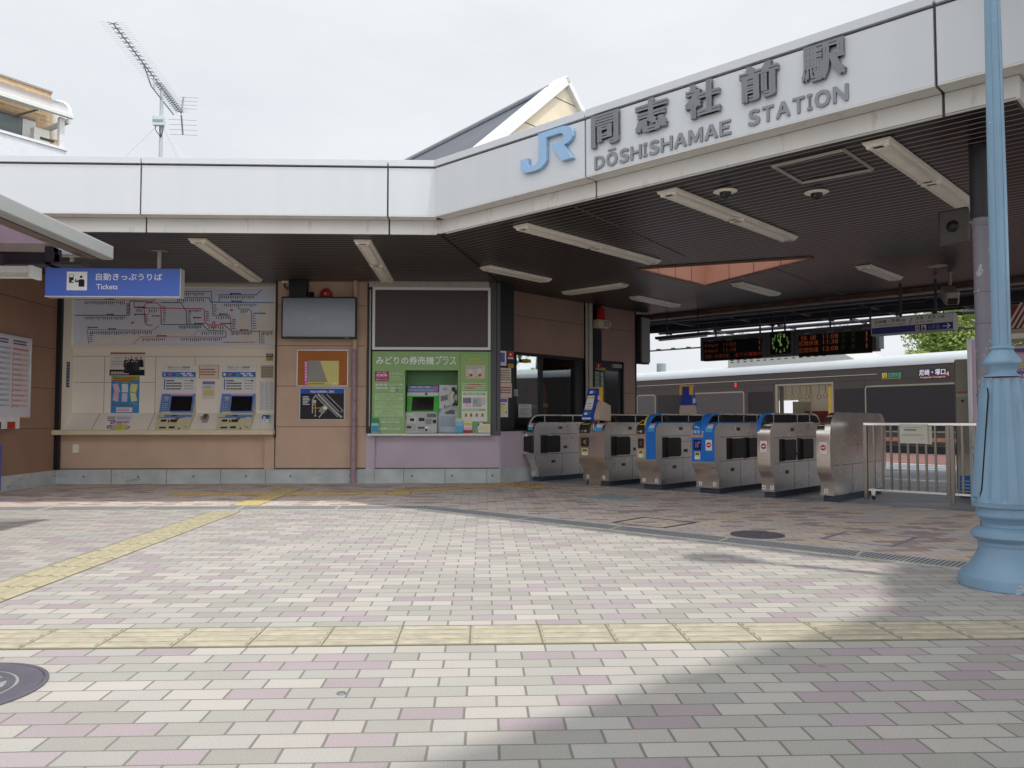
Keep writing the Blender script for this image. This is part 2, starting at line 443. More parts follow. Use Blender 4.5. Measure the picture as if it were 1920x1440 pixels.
class Sign:
    """flat board drawn in survey pixels on a plane frame; its origin is the bottom centre of its box"""
    def __init__(s, fr, box, depth=.012):
        s.box = box
        p = fr.loc(box[0], box[3]); q = fr.loc(box[2], box[3])
        s.f = fr.sub((p[0]+q[0])/2, (p[1]+q[1])/2)
        s.d = depth; s.mb = MB(); s.cv = None
        s.x0, s.z0 = s.f.loc(box[0], box[3]); s.x1, s.z1 = s.f.loc(box[2], box[1])
        m = (box[1]+box[3])/2
    def P(s, x, y):
        if s.cv: x, y = s.cv[0]+x/s.cv[2], s.cv[1]+y/s.cv[2]
        return s.f.loc(x, y)
    def y(s, layer): return -s.d-layer*.0015
    def board(s, mat, mb=None):
        (mb or s.mb).box(s.x0, s.x1, -s.d, 0, s.z0, s.z1, mat)
    def rect(s, a, b, c, d, mat, layer=1):
        x0, z1 = s.P(a, b); x1, z0 = s.P(c, d); s.mb.rect(x0, z0, x1, z1, s.y(layer), mat)
    def poly(s, pts, mat, layer=1):
        q = [s.P(*p) for p in pts]
        ar = sum(q[i][0]*q[(i+1) % len(q)][1]-q[(i+1) % len(q)][0]*q[i][1] for i in range(len(q)))
        if ar < 0: q = q[::-1]
        s.mb.poly([(x, s.y(layer), z) for x, z in q], mat)
    def text(s, t, a, b, c, d, mat, layer=2, bold=0.0):
        x0, z1 = s.P(a, b); x1, z0 = s.P(c, d); s.mb.text(t, x0, z0, x1, z1, s.y(layer), mat, bold)
    def vtext(s, t, a, b, c, d, mat, layer=2, bold=0.0):
        h = (d-b)/len(t)
        for i, ch in enumerate(t): s.text(ch, a, b+h*(i+.08), c, b+h*(i+.92), mat, layer, bold)
    def line(s, pts, w, mat, layer=1):
        """stroke of w survey-pixels"""
        for i in range(len(pts)-1):
            (ax, ay), (bx, by) = pts[i], pts[i+1]
            l = math.hypot(bx-ax, by-ay) or 1; dx, dy = (bx-ax)/l*w/2, (by-ay)/l*w/2
            s.poly([(ax-dx*.6+dy, ay-dy*.6-dx), (bx+dx*.6+dy, by+dy*.6-dx), (bx+dx*.6-dy, by+dy*.6+dx), (ax-dx*.6-dy, ay-dy*.6+dx)], mat, layer+.02*(i % 3))
    def bars(s, a, b, c, d, n, mat, layer=1, fill=.45, jit=.35):
        """rows of fine print too small to read"""
        h = (d-b)/n
        for i in range(n):
            e = a+(c-a)*(1-random.random()*jit)
            x = a
            while x < e:
                w = (c-a)*random.uniform(.05, .16)
                s.rect(x, b+h*i+h*(1-fill)/2, min(x+w, e), b+h*i+h*(1+fill)/2, mat, layer)
                x += w+(c-a)*.018
    def frame(s, mat, w, proud=.006, parent=None, name='frame'):
        mb = MB(); x0, x1, z0, z1 = s.x0, s.x1, s.z0, s.z1; a, b = -s.d-proud, 0
        mb.box(x0-w, x1+w, a, b, z1, z1+w, mat); mb.box(x0-w, x1+w, a, b, z0-w, z0, mat)
        mb.box(x0-w, x0, a, b, z0, z1, mat); mb.box(x1, x1+w, a, b, z0, z1, mat)
        return mb
    def done(s, name, label, cat, group=None, bevel=0):
        o = s.mb.build(name, None, s.f.M, bevel, smooth=0)
        return tag(o, label, cat, group)

WM = {}
ROT45 = Matrix.Rotation(R(-45), 4, 'Z')
def tW(name, p, label, cat, group=None, th=0.0):
    M = Matrix.Translation(Vector(p)) @ Matrix.Rotation(R(th), 4, 'Z')
    o = thing(name, M, label, cat, group); WM[o.name] = M
    return o
def inW(mb, name, t, bevel=0, smooth=40):
    """mesh drawn in world coordinates, as a part of t"""
    o = mb.build(name, t, None, bevel, smooth); o.matrix_basis = WM[t.name].inverted(); return o
def inU(mb, name, t, bevel=0, smooth=40):
    """mesh drawn in (u, n, z) station coordinates, as a part of t"""
    o = mb.build(name, t, None, bevel, smooth); o.matrix_basis = WM[t.name].inverted() @ ROT45; return o
def struct(mb, name, M=None, smooth=0):
    return tag(mb.build(name, None, M, 0, smooth), kind='structure')

# =================================================================== GROUND
PX0, PY0 = -0.052, 3.287
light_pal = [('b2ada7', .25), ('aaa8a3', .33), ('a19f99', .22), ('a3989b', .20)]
hall_pal = [('d0bdb4', .22), ('c9bdbe', .2), ('dbc6b1', .17), ('ad9896', .2), ('cfc8c0', .21)]  # own colours of the stones inside the drain line
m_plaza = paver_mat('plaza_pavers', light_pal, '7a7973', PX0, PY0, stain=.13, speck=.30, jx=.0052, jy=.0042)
m_hall = paver_mat('hall_pavers', hall_pal, '968d88', PX0, PY0, rough=.62, stain=.16, jx=.005, jy=.0025, glossvar=.1, speck=.12)
m_tile = paver_mat('platform_tiles', [('8b8e96', .4), ('7d8089', .35), ('989aa0', .25)], '55575c', 0, 0, rough=.5, ly=.3, lx=.6, stain=.2, glossvar=.1, speck=.1)
m_asph = paint('asphalt', '5b5b5b', .9, var=.2, scale=3, bump=.4, bscale=300)
mb = MB(); mb.poly([(-400, -400, -.03), (400, -400, -.03), (400, 400, -.03), (-400, 400, -.03)], m_asph); struct(mb, 'ground')
# drain line: X axis part at Y 8.24-8.66, then along the canopy
dk = (-0.62, 8.24)
dirR = np.array([3.57, -3.41]); dirR = dirR/np.linalg.norm(dirR)
def dr(s, off):      # along the slanted drain, offset away from the camera
    return (dk[0]+dirR[0]*s+(-dirR[1])*off*.72, dk[1]+dirR[1]*s+dirR[0]*off)
DW = .37
far_end = 14.0
pl_front = [(-40, -40), (40, -40), (40, dr(0, 0)[1]), dr(far_end, 0), dr(0, 0), (-40, dk[1])]
mb = MB()
e = dr(far_end, 0)
mb.poly([(-30, -12, 0), (30, -12, 0), (e[0], e[1], 0), (dk[0], dk[1], 0), (-30, dk[1], 0)], m_plaza); struct(mb, 'plaza')
mb = MB()
a = dr(0, DW); b = dr(far_end, DW)
a = (dk[0]+.02, dk[1]+DW)
q = UN(-1, 9.0); q2 = UN(-8.3, 9.0)
q3 = UN(8.0, 9.0)
mb.poly([(-30, a[1], 0), (a[0], a[1], 0), (b[0], b[1], 0), (q3[0]+4, q3[1], 0), (q3[0], q3[1], 0), (q2[0], q2[1], 0), (.3, 12.2, 0), (-30, 12.2, 0)], m_hall)
struct(mb, 'entrance_paving')
mb = MB()
T_TH = -58.0
FT = Fr(tuple(onZ(1700, 850)), T_TH)
mb.poly([UN(-8.6, 9.0, -.001), UN(8, 9.0, -.001), UN(14, 19.0, -.001), UN(-16, 40.0, -.001), UN(-20, 34, -.001)], m_tile)
struct(mb, 'platform_floor')
# red-brown edge zone and track bed beside the train
mb = MB(); mb.box(-22, 12, -5.0, -.35, -.001, .0035, paint('edge_zone', '74534d', .8, var=.2, scale=1.5, bump=.2))
mb.box(-22, 12, -5.28, -5.12, .0035, .006, paint('edge_line', 'c9c7bd', .7, var=.2, scale=3))
o = struct(mb, 'platform_edge', FT.M)
mb = MB(); mb.box(-40, 30, -.35, 6, -1.4, -.9, paint('ballast', '5d5048', .95, var=.35, scale=8, bump=.8, bscale=30)); struct(mb, 'trackbed', FT.M)

# drainage channels with slotted steel grates
m_grate = stripe_mat('grate_bars', 'a6a8ab', '4b4d50', .03, .012, (1, 0, 0), rough=.45)
m_grate2 = stripe_mat('grate_bars_slant', 'a6a8ab', '4b4d50', .03, .012, (float(dirR[0]), float(dirR[1]), 0), rough=.45)
m_rim = paint('grate_rim', 'b9b8ae', .6, var=.15, scale=6)
mb = MB()
mb.poly([(-30, dk[1], .001), (dk[0], dk[1], .001), (a[0], a[1], .001), (-30, a[1], .001)], m_grate)
mb.box(-30, dk[0], dk[1]-.012, dk[1]+.02, -.02, .005, m_rim); mb.box(-30, a[0], a[1]-.02, a[1]+.012, -.02, .005, m_rim)
for i in range(12):
    x = dk[0]-.9-i*1.0
    mb.box(x-.012, x+.012, dk[1]+.02, a[1]-.02, -.01, .0045, m_rim)
tag(mb.build('drain_grate', None, None, 0, 0), 'straight grey slotted drain grate running parallel to the ticket machine wall', 'drain grate', 'drain grates across the entrance')
mb = MB()
e0, e1 = dr(0, 0), dr(far_end, 0); f0, f1 = a, dr(far_end, DW)
mb.poly([(e0[0], e0[1], .001), (e1[0], e1[1], .001), (f1[0], f1[1], .001), (f0[0], f0[1], .001)], m_grate2)
def strip(mb, p, q, w, z0, z1, mat):
    p = Vector((p[0], p[1], 0)); q = Vector((q[0], q[1], 0)); d = (q-p).normalized(); n = Vector((-d.y, d.x, 0))*w/2
    vs = [p-n, q-n, q+n, p+n]
    mb.add([(v.x, v.y, z0) for v in vs]+[(v.x, v.y, z1) for v in vs], [(3, 2, 1, 0), (4, 5, 6, 7), (0, 1, 5, 4), (1, 2, 6, 5), (2, 3, 7, 6), (3, 0, 4, 7)], mat)
strip(mb, e0, e1, .035, -.02, .005, m_rim); strip(mb, f0, f1, .03, -.02, .005, m_rim)
for s in (1.3, 2.3, 3.3, 4.3):
    p, q = dr(s, .02), dr(s, DW-.02); strip(mb, p, q, .02, -.01, .0045, m_rim)
tag(mb.build('drain_grate', None, None, 0, 0), 'slanting grey slotted drain grate under the edge of the station sign canopy', 'drain grate', 'drain grates across the entrance')

# tactile paving
def tactile(name, x0, x1, y0, y1, along, c, label, M=None, z=.0, dots=False, c2=None):
    m = paint('tactile_'+c, c, .75, var=.13, scale=5, bump=.25, bscale=250)
    mj = paint('tactile_joint_'+c, '7b7764' if c2 is None else c2, .9, var=.1)
    md = paint('tactile_dirt_shade', 'a0967a', .9, var=.25, scale=20)  # dirt line doubling as painted shading along each rib's near edge
    mr = paint('tactile_rib_'+c, c, .8, var=.16, scale=14)
    mb = MB(); mb.box(x0, x1, y0, y1, -.02, z+.0035, m)
    if along == 'x':
        k = x0
        while k <= x1+1e-6:
            mb.box(k-.004, k+.004, y0, y1, 0, z+.0042, mj); k += .3
        for i in range(4):
            yc = y0+(y1-y0)*(i+.5)/4
            k = x0
            while k < x1-.05:
                mb.prism([(yc-.021, z+.0035), (yc+.021, z+.0035), (yc+.012, z+.0082), (yc-.012, z+.0082)], k+.012, k+.288, 'x', mr); mb.box(k+.012, k+.288, yc-.029, yc-.021, 0, z+.0045, md); k += .3
        for yc in (y0, y1): mb.box(x0, x1, yc-.004, yc+.004, 0, z+.0042, mj)
    else:
        k = y0
        while k <= y1+1e-6:
            mb.box(x0, x1, k-.004, k+.004, 0, z+.0042, mj); k += .3
        for i in range(4):
            xc = x0+(x1-x0)*(i+.5)/4
            k = y0
            while k < y1-.05:
                mb.prism([(xc-.021, z+.0035), (xc+.021, z+.0035), (xc+.012, z+.0082), (xc-.012, z+.0082)][::-1], k+.012, k+.288, 'y', mr) if not dots else None
                if dots:
                    for j in range(4): mb.lathe([(.02, z+.003), (.015, z+.0075), (.006, z+.0085)], mr, 8, (xc, k+.0375+.075*j))
                k += .3
        for xc in (x0, x1): mb.box(xc-.004, xc+.004, y0, y1, 0, z+.0042, mj)
    return tag(mb.build(name, None, M, 0, 0), label, 'tactile paving', 'tactile paving strips')
tactile('tactile_strip', PX0-6.0, PX0+9.0, PY0, PY0+.3, 'x', 'a9a392', 'pale yellow ribbed guide strip crossing the plaza in front of the camera')
tactile('tactile_strip', -2.72, -2.42, PY0+.3, PY0+4.8, 'y', 'aaa288', 'pale yellow ribbed guide strip running from the plaza to the drain')
tactile('tactile_strip', -2.70, -2.40, 8.66, 10.76, 'y', 'cdb884', 'deep yellow guide strip between the drain and the ticket machines')
tactile('tactile_strip', -3.84, -2.70, 9.86, 10.16, 'x', 'c6a767', 'short yellow guide strip below the ticket machine counter')
tactile('tactile_strip', -2.40, -.9, 9.86, 10.16, 'x', 'c6a767', 'yellow guide strip from the ticket machines towards the ticket gates')
p0, p1 = onZ(735, 922.5), onZ(935, 911)
ang = math.degrees(math.atan2(p1[1]-p0[1], p1[0]-p0[0]))
Lg = math.hypot(p1[0]-p0[0], p1[1]-p0[1])
Mx = Matrix.Translation(Vector((p0[0], p0[1], 0))) @ Matrix.Rotation(R(ang), 4, 'Z')
tactile('tactile_strip', 0, Lg, -.15, .15, 'x', 'c6a767', 'slanting yellow guide strip leading to the leftmost ticket gate', Mx, z=.0005)
Mx = Matrix.Translation(Vector((0.22, 11.42, 0))) @ Matrix.Rotation(R(-47), 4, 'Z') @ Matrix.Rotation(R(90), 4, 'Z')
tactile('tactile_strip', -.15, .15, -.9, 0, 'y', 'c8a24e', 'orange yellow dotted warning blocks in front of the leftmost ticket gate', Mx, z=.001, dots=True)

# =================================================================== STATION BUILDING
ZS = 2.943
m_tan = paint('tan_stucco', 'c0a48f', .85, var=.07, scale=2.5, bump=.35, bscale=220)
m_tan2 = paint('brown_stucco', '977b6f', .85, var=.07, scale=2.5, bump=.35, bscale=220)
m_lav = paint('lavender_stucco', 'b8a9b6', .85, var=.06, scale=2.5, bump=.35, bscale=220)
m_conc = add_chips(paint('concrete', 'b4b9b8', .85, var=.16, scale=3.5, bump=.25, bscale=90), '7f8482', .6, 2.2, .12, (1, 1, 3))
m_joint = paint('joint', '5c4a42', .9, var=0)
m_cjoint = paint('concrete_joint', '6c6f6e', .9, var=0)
m_blk = paint('black_metal', '1b1a1d', .45, var=.06)
m_drk = paint('dark_trim', '2b292e', .5, var=.06)
m_gpost = paint('grey_post', '4e4c52', .5, var=.06)
m_fas = add_chips(paint('white_panel', 'c4c7ca', .42, var=.018, scale=1.4, spec=.4, stretch=(5, 5, .35)), 'b8b7b2', .66, 2.2, .3, (9, 9, .5))
m_lip = add_chips(paint('white_lip', 'cfcdc8', .6, var=.05, scale=2), 'a8a196', .58, 3.0, .2, (3, 3, 1))
m_seam = paint('seal', '5d5754', .8, var=.2, scale=8)
m_cream = paint('cream_panel', 'e6ddcf', .6, var=.04, scale=2)
m_creamdk = paint('cream_joint', '7d7365', .8, var=0)
bld = tW('station_building', (0, 11.66, 0), 'small railway station with white fascia canopy, dark slatted ceiling and tan walls', 'station building')
rnd = random.Random(3)

mb = MB()                                      # front wall
mb.box(-3.0, -1.70, 11.66, 11.95, .205, ZS, m_tan)
for z in (2.59, 2.0, 1.41, .82): mb.box(-3.0, -1.70, 11.6575, 11.66, z-.004, z+.004, m_joint)
mb.box(-3.0, -1.70, 11.655, 11.66, .205, .225, m_joint)
inW(mb, 'front_wall', bld, smooth=0)
mb = MB(); mb.box(-6.1, -3.0, 11.70, 11.95, .205, .70, m_tan); mb.box(-3.16, -3.02, 11.655, 11.70, .205, .70, m_tan); mb.box(-6.1, -3.16, 11.697, 11.70, .205, .22, m_joint); inW(mb, 'counter_wall', bld, smooth=0)
mb = MB(); mb.box(-1.70, .257, 11.69, 11.95, .205, .72, m_lav); mb.box(-1.70, -1.57, 11.645, 11.69, .205, .735, m_lav)
mb.box(-1.57, .257, 11.686, 11.69, .205, .22, m_joint)
inW(mb, 'booth_wall', bld, smooth=0)
mb = MB()                                      # concrete base course
mb.box(-6.12, .257, 11.665, 11.95, 0, .205, m_conc)
mb.box(-1.72, -1.575, 11.645, 11.665, 0, .205, m_conc)
x = -5.40
for x in [-5.33, -4.55, -3.78, -3.14, -1.15, -.55, .06]: mb.box(x-.004, x+.004, 11.6635, 11.665, 0, .205, m_cjoint)
for x in [-5.72, -4.95, -4.17, -3.42, -2.78, -1.92, -1.03, -.45, .14]:
    mb.prism([(x+.016*math.cos(t*.7854), .105+.016*math.sin(t*.7854)) for t in range(8)], 11.6625, 11.666, 'y', m_cjoint)
inW(mb, 'plinth', bld, smooth=0)
mb = MB(); mb.box(-8.35, -8.065, 8.43, 12.43, 0, .205, m_conc); mb.box(-8.35, -8.065, 8.43, 8.46, .0, .01, m_conc); inU(mb, 'side_plinth', bld, smooth=0)
mb = MB(); mb.box(-8.38, -8.06, 8.43, 12.43, .205, .75, m_lav); inU(mb, 'side_counter_wall', bld, smooth=0)
mb = MB(); mb.box(-6.4, -6.12, 3.0, 11.95, .2, ZS, paint('left_stucco', '9b7964', .85, var=.07, scale=2.5, bump=.35, bscale=220))  # darker than the tan stucco, partly standing in for the shelter's shade
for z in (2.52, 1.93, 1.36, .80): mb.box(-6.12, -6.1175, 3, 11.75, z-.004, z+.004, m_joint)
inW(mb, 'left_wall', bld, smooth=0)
mb = MB(); mb.box(-6.4, -6.11, 3.0, 11.95, 0, .2, m_conc); inW(mb, 'left_plinth', bld, smooth=0)
mb = MB(); mb.box(-6.12, -6.055, 11.60, 11.66, .205, ZS, m_blk); inW(mb, 'corner_trim', bld, .003)
mb = MB(); mb.box(-3.022, -2.997, 11.635, 11.68, .66, ZS, m_blk); inW(mb, 'niche_trim', bld, .003)
# side (office) wall
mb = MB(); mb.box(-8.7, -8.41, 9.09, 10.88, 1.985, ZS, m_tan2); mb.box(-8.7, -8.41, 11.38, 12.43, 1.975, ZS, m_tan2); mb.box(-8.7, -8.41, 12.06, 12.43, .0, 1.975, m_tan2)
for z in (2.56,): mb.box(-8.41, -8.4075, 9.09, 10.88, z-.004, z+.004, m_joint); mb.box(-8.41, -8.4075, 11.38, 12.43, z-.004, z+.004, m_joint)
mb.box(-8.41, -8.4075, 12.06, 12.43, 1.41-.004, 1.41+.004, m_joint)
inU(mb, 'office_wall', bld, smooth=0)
mb = MB(); mb.box(-8.7, -8.40, 11.13, 11.38, .0, ZS, m_blk); mb.box(-8.7, -8.40, 12.43, 12.47, 0, ZS, m_blk); inU(mb, 'black_post', bld, .004)
mb = MB(); mb.box(-8.62, -8.40, 8.62, 9.09, .75, ZS, m_blk)
mb.box(-8.41, -8.06, 8.43, 8.62, .735, ZS, m_blk); inU(mb, 'corner_column', bld, .004)
q = [(.10, 11.62), (.257, 11.62), (.257, 11.70), (.10, 11.70)]
mb = MB(); mb.prism(q, .70, ZS, 'z', m_gpost); inW(mb, 'corner_post', bld, .004)
mb = MB(); mb.tube([UN(-8.37, 11.0, .3), UN(-8.37, 11.0, ZS)], .045, paint('pale_pipe', 'a39c92', .5), 12); mb.tube([UN(-8.38, 10.91, .3), UN(-8.38, 10.91, ZS)], .022, paint('pale_pipe', 'a39c92', .5), 10); inW(mb, 'drainpipe', bld)
# office window, sill and dark room
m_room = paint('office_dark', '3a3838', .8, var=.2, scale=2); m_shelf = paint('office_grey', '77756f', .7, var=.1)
mb = MB()
for n in (9.09, 9.72, 10.62): mb.box(-8.46, -8.40, n, n+.06, .98, 1.985, m_blk)
mb.box(-8.46, -8.40, 9.09, 10.88, 1.94, 1.985, m_blk); mb.box(-8.46, -8.40, 9.09, 10.88, .94, .985, m_blk); mb.box(-8.46, -8.42, 10.68, 10.88, .98, 1.94, m_blk)
mb.box(-8.62, -8.40, 9.09, 10.88, .75, .94, m_blk)
wf = inU(mb, 'office_window', bld, .003)
mb = MB(); mb.box(-8.44, -8.434, 9.15, 9.72, .985, 1.94, clearglass('office_glass', alpha=.5)); o = mb.build('pane', wf)
mb = MB(); mb.box(-8.455, -8.449, 9.78, 10.62, .985, 1.94, clearglass('office_glass2', alpha=.12)); o = mb.build('pane', wf)
mb = MB(); mb.box(-8.42, -8.05, 8.62, 10.88, .75, .775, m_drk); inU(mb, 'window_counter', bld, .004)
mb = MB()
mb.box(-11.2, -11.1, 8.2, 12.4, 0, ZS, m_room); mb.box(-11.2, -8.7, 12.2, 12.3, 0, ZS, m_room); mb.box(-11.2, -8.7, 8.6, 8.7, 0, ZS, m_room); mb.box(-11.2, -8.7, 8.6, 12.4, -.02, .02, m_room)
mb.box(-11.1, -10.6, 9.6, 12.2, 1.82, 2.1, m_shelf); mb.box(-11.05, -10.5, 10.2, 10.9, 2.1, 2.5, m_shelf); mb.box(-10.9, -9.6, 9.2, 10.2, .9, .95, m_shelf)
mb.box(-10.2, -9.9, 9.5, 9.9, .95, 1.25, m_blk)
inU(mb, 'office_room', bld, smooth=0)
mb = MB(); mb.box(-8.52, -8.44, 11.40, 12.05, .05, 1.965, m_drk); mb.box(-8.45, -8.40, 12.02, 12.06, 0, 1.975, m_blk); mb.box(-8.44, -8.437, 11.52, 11.92, .95, 1.8, glassy('door_glass', (.03, .03, .033), .12))
mb.box(-8.44, -8.39, 11.72, 11.98, 1.86, 1.93, paint('closer', '8d8d8b', .4))
dd = inU(mb, 'office_door', bld, .003)
mb = MB(); mb.tube([(-8.42, 11.48, 1.0), (-8.38, 11.48, 1.0), (-8.38, 11.48, 1.2), (-8.42, 11.48, 1.2)], .01, paint('closer', '8d8d8b', .4), 8); mb.build('handle', dd)

# ceiling boards
crn = (SQ*(5.75)*2**.5*0-.468, 8.60)
m_so1 = stripe_mat('ceiling_boards_front', '1c1818', 'a0968b', .105, .017, (0, 1, 0), rough=.34)  # pale lines paint in the light reflected by the board edges
m_so2 = stripe_mat('ceiling_boards_hall', '181414', '9c9288', .105, .016, (SQ, SQ, 0), rough=.34)
hole = [(2.096, 10.47), (4.074, 9.667), (3.338, 11.678)]
def sheet(mb, outer, z, mat, holes=()):
    loops = [[Vector((p[0], p[1], 0)) for p in outer]]+[[Vector((p[0], p[1], 0)) for p in h] for h in holes]
    tri = tessellate_polygon(loops); pts = [p for l in loops for p in l]
    mb.add([(p.x, p.y, z) for p in pts], [tuple(t) for t in tri], mat)
mb = MB(); sheet(mb, [(-12, 8.60), crn, (.257, 11.70), (-12, 11.95)], ZS, m_so1)
NF = 13.12
sheet(mb, [crn, UN(-1.02, 5.75)[:2], UN(-1.02, NF)[:2], UN(-12.5, NF)[:2], (-1.2, 11.95), (.257, 11.70)], ZS, m_so2, [hole])
mb.tube([(crn[0], crn[1], ZS-.004), (.257, 11.70, ZS-.004)], .012, m_drk, 6)
for v0, v1 in (((1075, 386), (1283, 480)), ((1450, 502), (1600, 560))):
    mb.tube([tuple(onZ(*v0, ZS-.002)), tuple(onZ(*v1, ZS-.002))], .009, paint('ceiling_joint', '6a5e57', .5), 6)
inW(mb, 'ceiling', bld, smooth=0)
mb = MB()
rect = [(1448, 311), (1581, 280), (1636, 317), (1503, 342)]
pts = [Vector(tuple(onZ(*v, ZS-.004))) for v in rect]
for i in range(4): mb.tube([pts[i], pts[(i+1) % 4]], .017, paint('hatch_rim', 'a9a29a', .5), 4)
inW(mb, 'ceiling_hatch', bld, smooth=0)
# skylight well
m_or = paint('orange_panel', 'edc4b2', .7, var=.05, scale=1.5)
mb = MB()
cx, cy = sum(p[0] for p in hole)/3, sum(p[1] for p in hole)/3
for i in range(3):
    p, q = hole[i], hole[(i+1) % 3]
    mb.poly([(p[0], p[1], ZS-.02), (q[0], q[1], ZS-.02), (q[0], q[1], 4.0), (p[0], p[1], 4.0)], m_or)
    d = Vector((q[0]-p[0], q[1]-p[1], 0)); nn = Vector((d.y, -d.x, 0)).normalized()
    strip(mb, (p[0]+nn.x*.03, p[1]+nn.y*.03), (q[0]+nn.x*.03, q[1]+nn.y*.03), .06, ZS-.02, ZS-.002, paint('well_rim', '7a5a4c', .6))
    for k in (1, 2, 3):
        t = k/4; x, y = p[0]+d.x*t-nn.x*.002, p[1]+d.y*t-nn.y*.002
        strip(mb, (x-d.x*.0015, y-d.y*.0015), (x+d.x*.0015, y+d.y*.0015), .004, ZS-.02, 4.0, paint('well_joint', '6b4a3c', .8))
inW(mb, 'skylight_well', bld, smooth=0)
m_fro, nt_, b_ = newmat('frosted_dimmer'); b_.inputs['Base Color'].default_value = lin('8a8a88'); tl__ = nt_.nodes.new('ShaderNodeBsdfTranslucent'); tl__.inputs[0].default_value = lin('d6d4d0'); ms_ = nt_.nodes.new('ShaderNodeMixShader'); ms_.inputs[0].default_value = .6
nt_.links.new(b_.outputs[0], ms_.inputs[1]); nt_.links.new(tl__.outputs[0], ms_.inputs[2]); nt_.links.new(ms_.outputs[0], nt_.nodes['Material Output'].inputs[0])
mb = MB(); mb.poly([(p[0]*1.0, p[1], 4.0) for p in hole], m_fro); inW(mb, 'skylight_dimmer', bld, smooth=0)  # unseen frosted sheet added to dim the light in the well
# flat roof
mb = MB()
m_roof = paint('roof_sheet', '8f9396', .6, var=.1)
rp = [(-12, 8.5), (-.47, 8.5), UN(-.56, 5.65)[:2], UN(-.56, NF+.2)[:2], UN(-16, NF+.2)[:2], (-12, 14)]
sheet(mb, rp, 3.55, m_roof, [hole]); inW(mb, 'flat_roof', bld, smooth=0)

# fascia: panels, cap, drip lip
def fascia(fr_M, x0, x1, seams, lo=.16, lx0=None, lx1=None):
    pn = MB(); xs = [x0]+seams+[x1]
    for i in range(len(xs)-1):
        l = xs[i]+(.009 if i else 0); r = xs[i+1]-(.009 if i < len(xs)-2 else 0)
        pn.box(l, r, 0, .03, 3.10, 3.612, m_fas); pn.box(l, r, -.012, .03, 3.632, 3.70, m_fas)
        pn.box(l, r, .0, lo, 3.088, 3.0995, m_lip)
        l2 = lx0 if (i == 0 and lx0 is not None) else l; r2 = lx1 if (i == len(xs)-2 and lx1 is not None) else r
        pn.box(l2, r2, lo, lo+.02, 2.934, 3.087, m_lip)
    pn.box(x0, x1, .032, .05, 3.09, 3.69, m_seam); pn.box(x0, x1, .03, lo-.002, 3.1, 3.12, m_seam)
    pn.box(x0 if lx0 is None else lx0, x1 if lx1 is None else lx1, lo+.022, lo+.04, 2.938, 3.1, m_seam)
    pn.box(x0, x1, .03, .3, 3.66, 3.695, m_fas)
    o = pn.build('fascia', bld, None, .0025, 0); o.matrix_basis = WM[bld.name].inverted() @ fr_M
mb = MB(); mb.prism([(-.56, 8.475), (-.40, 8.36), (-.30, 8.70), (-.56, 8.80)], 3.12, 3.6, 'z', m_seam); mb.prism([(-.75, 8.60), (-.462, 8.604), (-.27, 8.41), (-.2, 8.75), (-.75, 8.75)], 2.948, 3.10, 'z', m_lip); inW(mb, 'fascia_corner', bld, 0, 0)
fascia(Matrix.Translation((0, 8.44, 0)), -9.5, -.505, [-8.82, -6.22, -3.62, -1.02])
fascia(ROT45 @ Matrix.Translation((0, 5.6, 0)), -6.335, -.50, [-4.305, -1.435], .16, None, -1.0)
fascia(ROT45 @ Matrix.Translation((-.50, 0, 0)) @ Matrix.Rotation(R(90), 4, 'Z'), 5.765, 13.2, [8.5, 11.4], .50, 5.775)

# gable roof behind the fascia
G = Fr(UN(-8.0, 0), 45)
m_slate = stripe_mat('slate_roof', '5c6068', '2c2e33', .16, .016, (0, 0, 1), rough=.5)
m_white = paint('white_barge', 'd0d0ce', .5, var=.04)
m_gab = paint('gable_wall', 'cbbfa8', .85, var=.1, scale=1.5, bump=.2)
gp = lambda x, y: G.loc(x, y)
mb = MB()
w = [gp(1064.5, 148), gp(1092, 204), gp(1110, 240), gp(940, 262)]
mb.prism([(p[0], p[1]) for p in [w[0], w[3], (w[3][0]-.2, 3.5), (w[2][0]+.3, 3.5), w[2]]], .08, .25, 'y', m_gab)
for v0, v1 in (((1040, 176), (1085, 186)), ((985, 224), (1020, 227))):
    p, q = gp(*v0), gp(*v1); mb.box(min(p[0], q[0])-.1, max(p[0], q[0]), .076, .08, p[1]-.006, p[1]+.006, m_joint)
o = mb.build('gable_wall', bld, None, 0, 0); o.matrix_basis = WM[bld.name].inverted() @ G.M
mb = MB()
def barge(a, b, wd, y0, y1):
    p, q = Vector(gp(*a)), Vector(gp(*b)); d = (q-p).normalized(); n = Vector((-d.y, d.x))
    if n.y > 0: n = -n
    mb.prism([tuple(p), tuple(q), tuple(q+n*wd), tuple(p+n*wd)], y0, y1, 'y', m_white)
pA = gp(1065, 139)
barge((1065, 141), (860, 311), .13, 0, .3)
barge((1065, 141), (1110, 233), .09, 0, .3)
o = mb.build('barge_board', bld, None, .004, 0); o.matrix_basis = WM[bld.name].inverted() @ G.M
mb = MB()
Dv = Vector((-.58, .815, 0))
pr_, pl_ = G.at(1030, 168, .25), G.at(860, 309, .25)
mb.add([tuple(pr_), tuple(pr_+Dv*7), tuple(pl_+Dv*7), tuple(pl_)], [(0, 1, 2, 3)], m_slate)
mb.tube([pr_+Vector((0, 0, .03)), pr_+Dv*7+Vector((0, 0, .03))], .05, paint('ridge_cap', '84888f', .4), 8)
pb = G.at(1110, 232, .25)
mb.add([tuple(pr_), tuple(pr_+Dv*7), tuple(pb+Dv*7), tuple(pb)], [(3, 2, 1, 0)], m_slate)
inW(mb, 'gable_roof', bld, smooth=0)

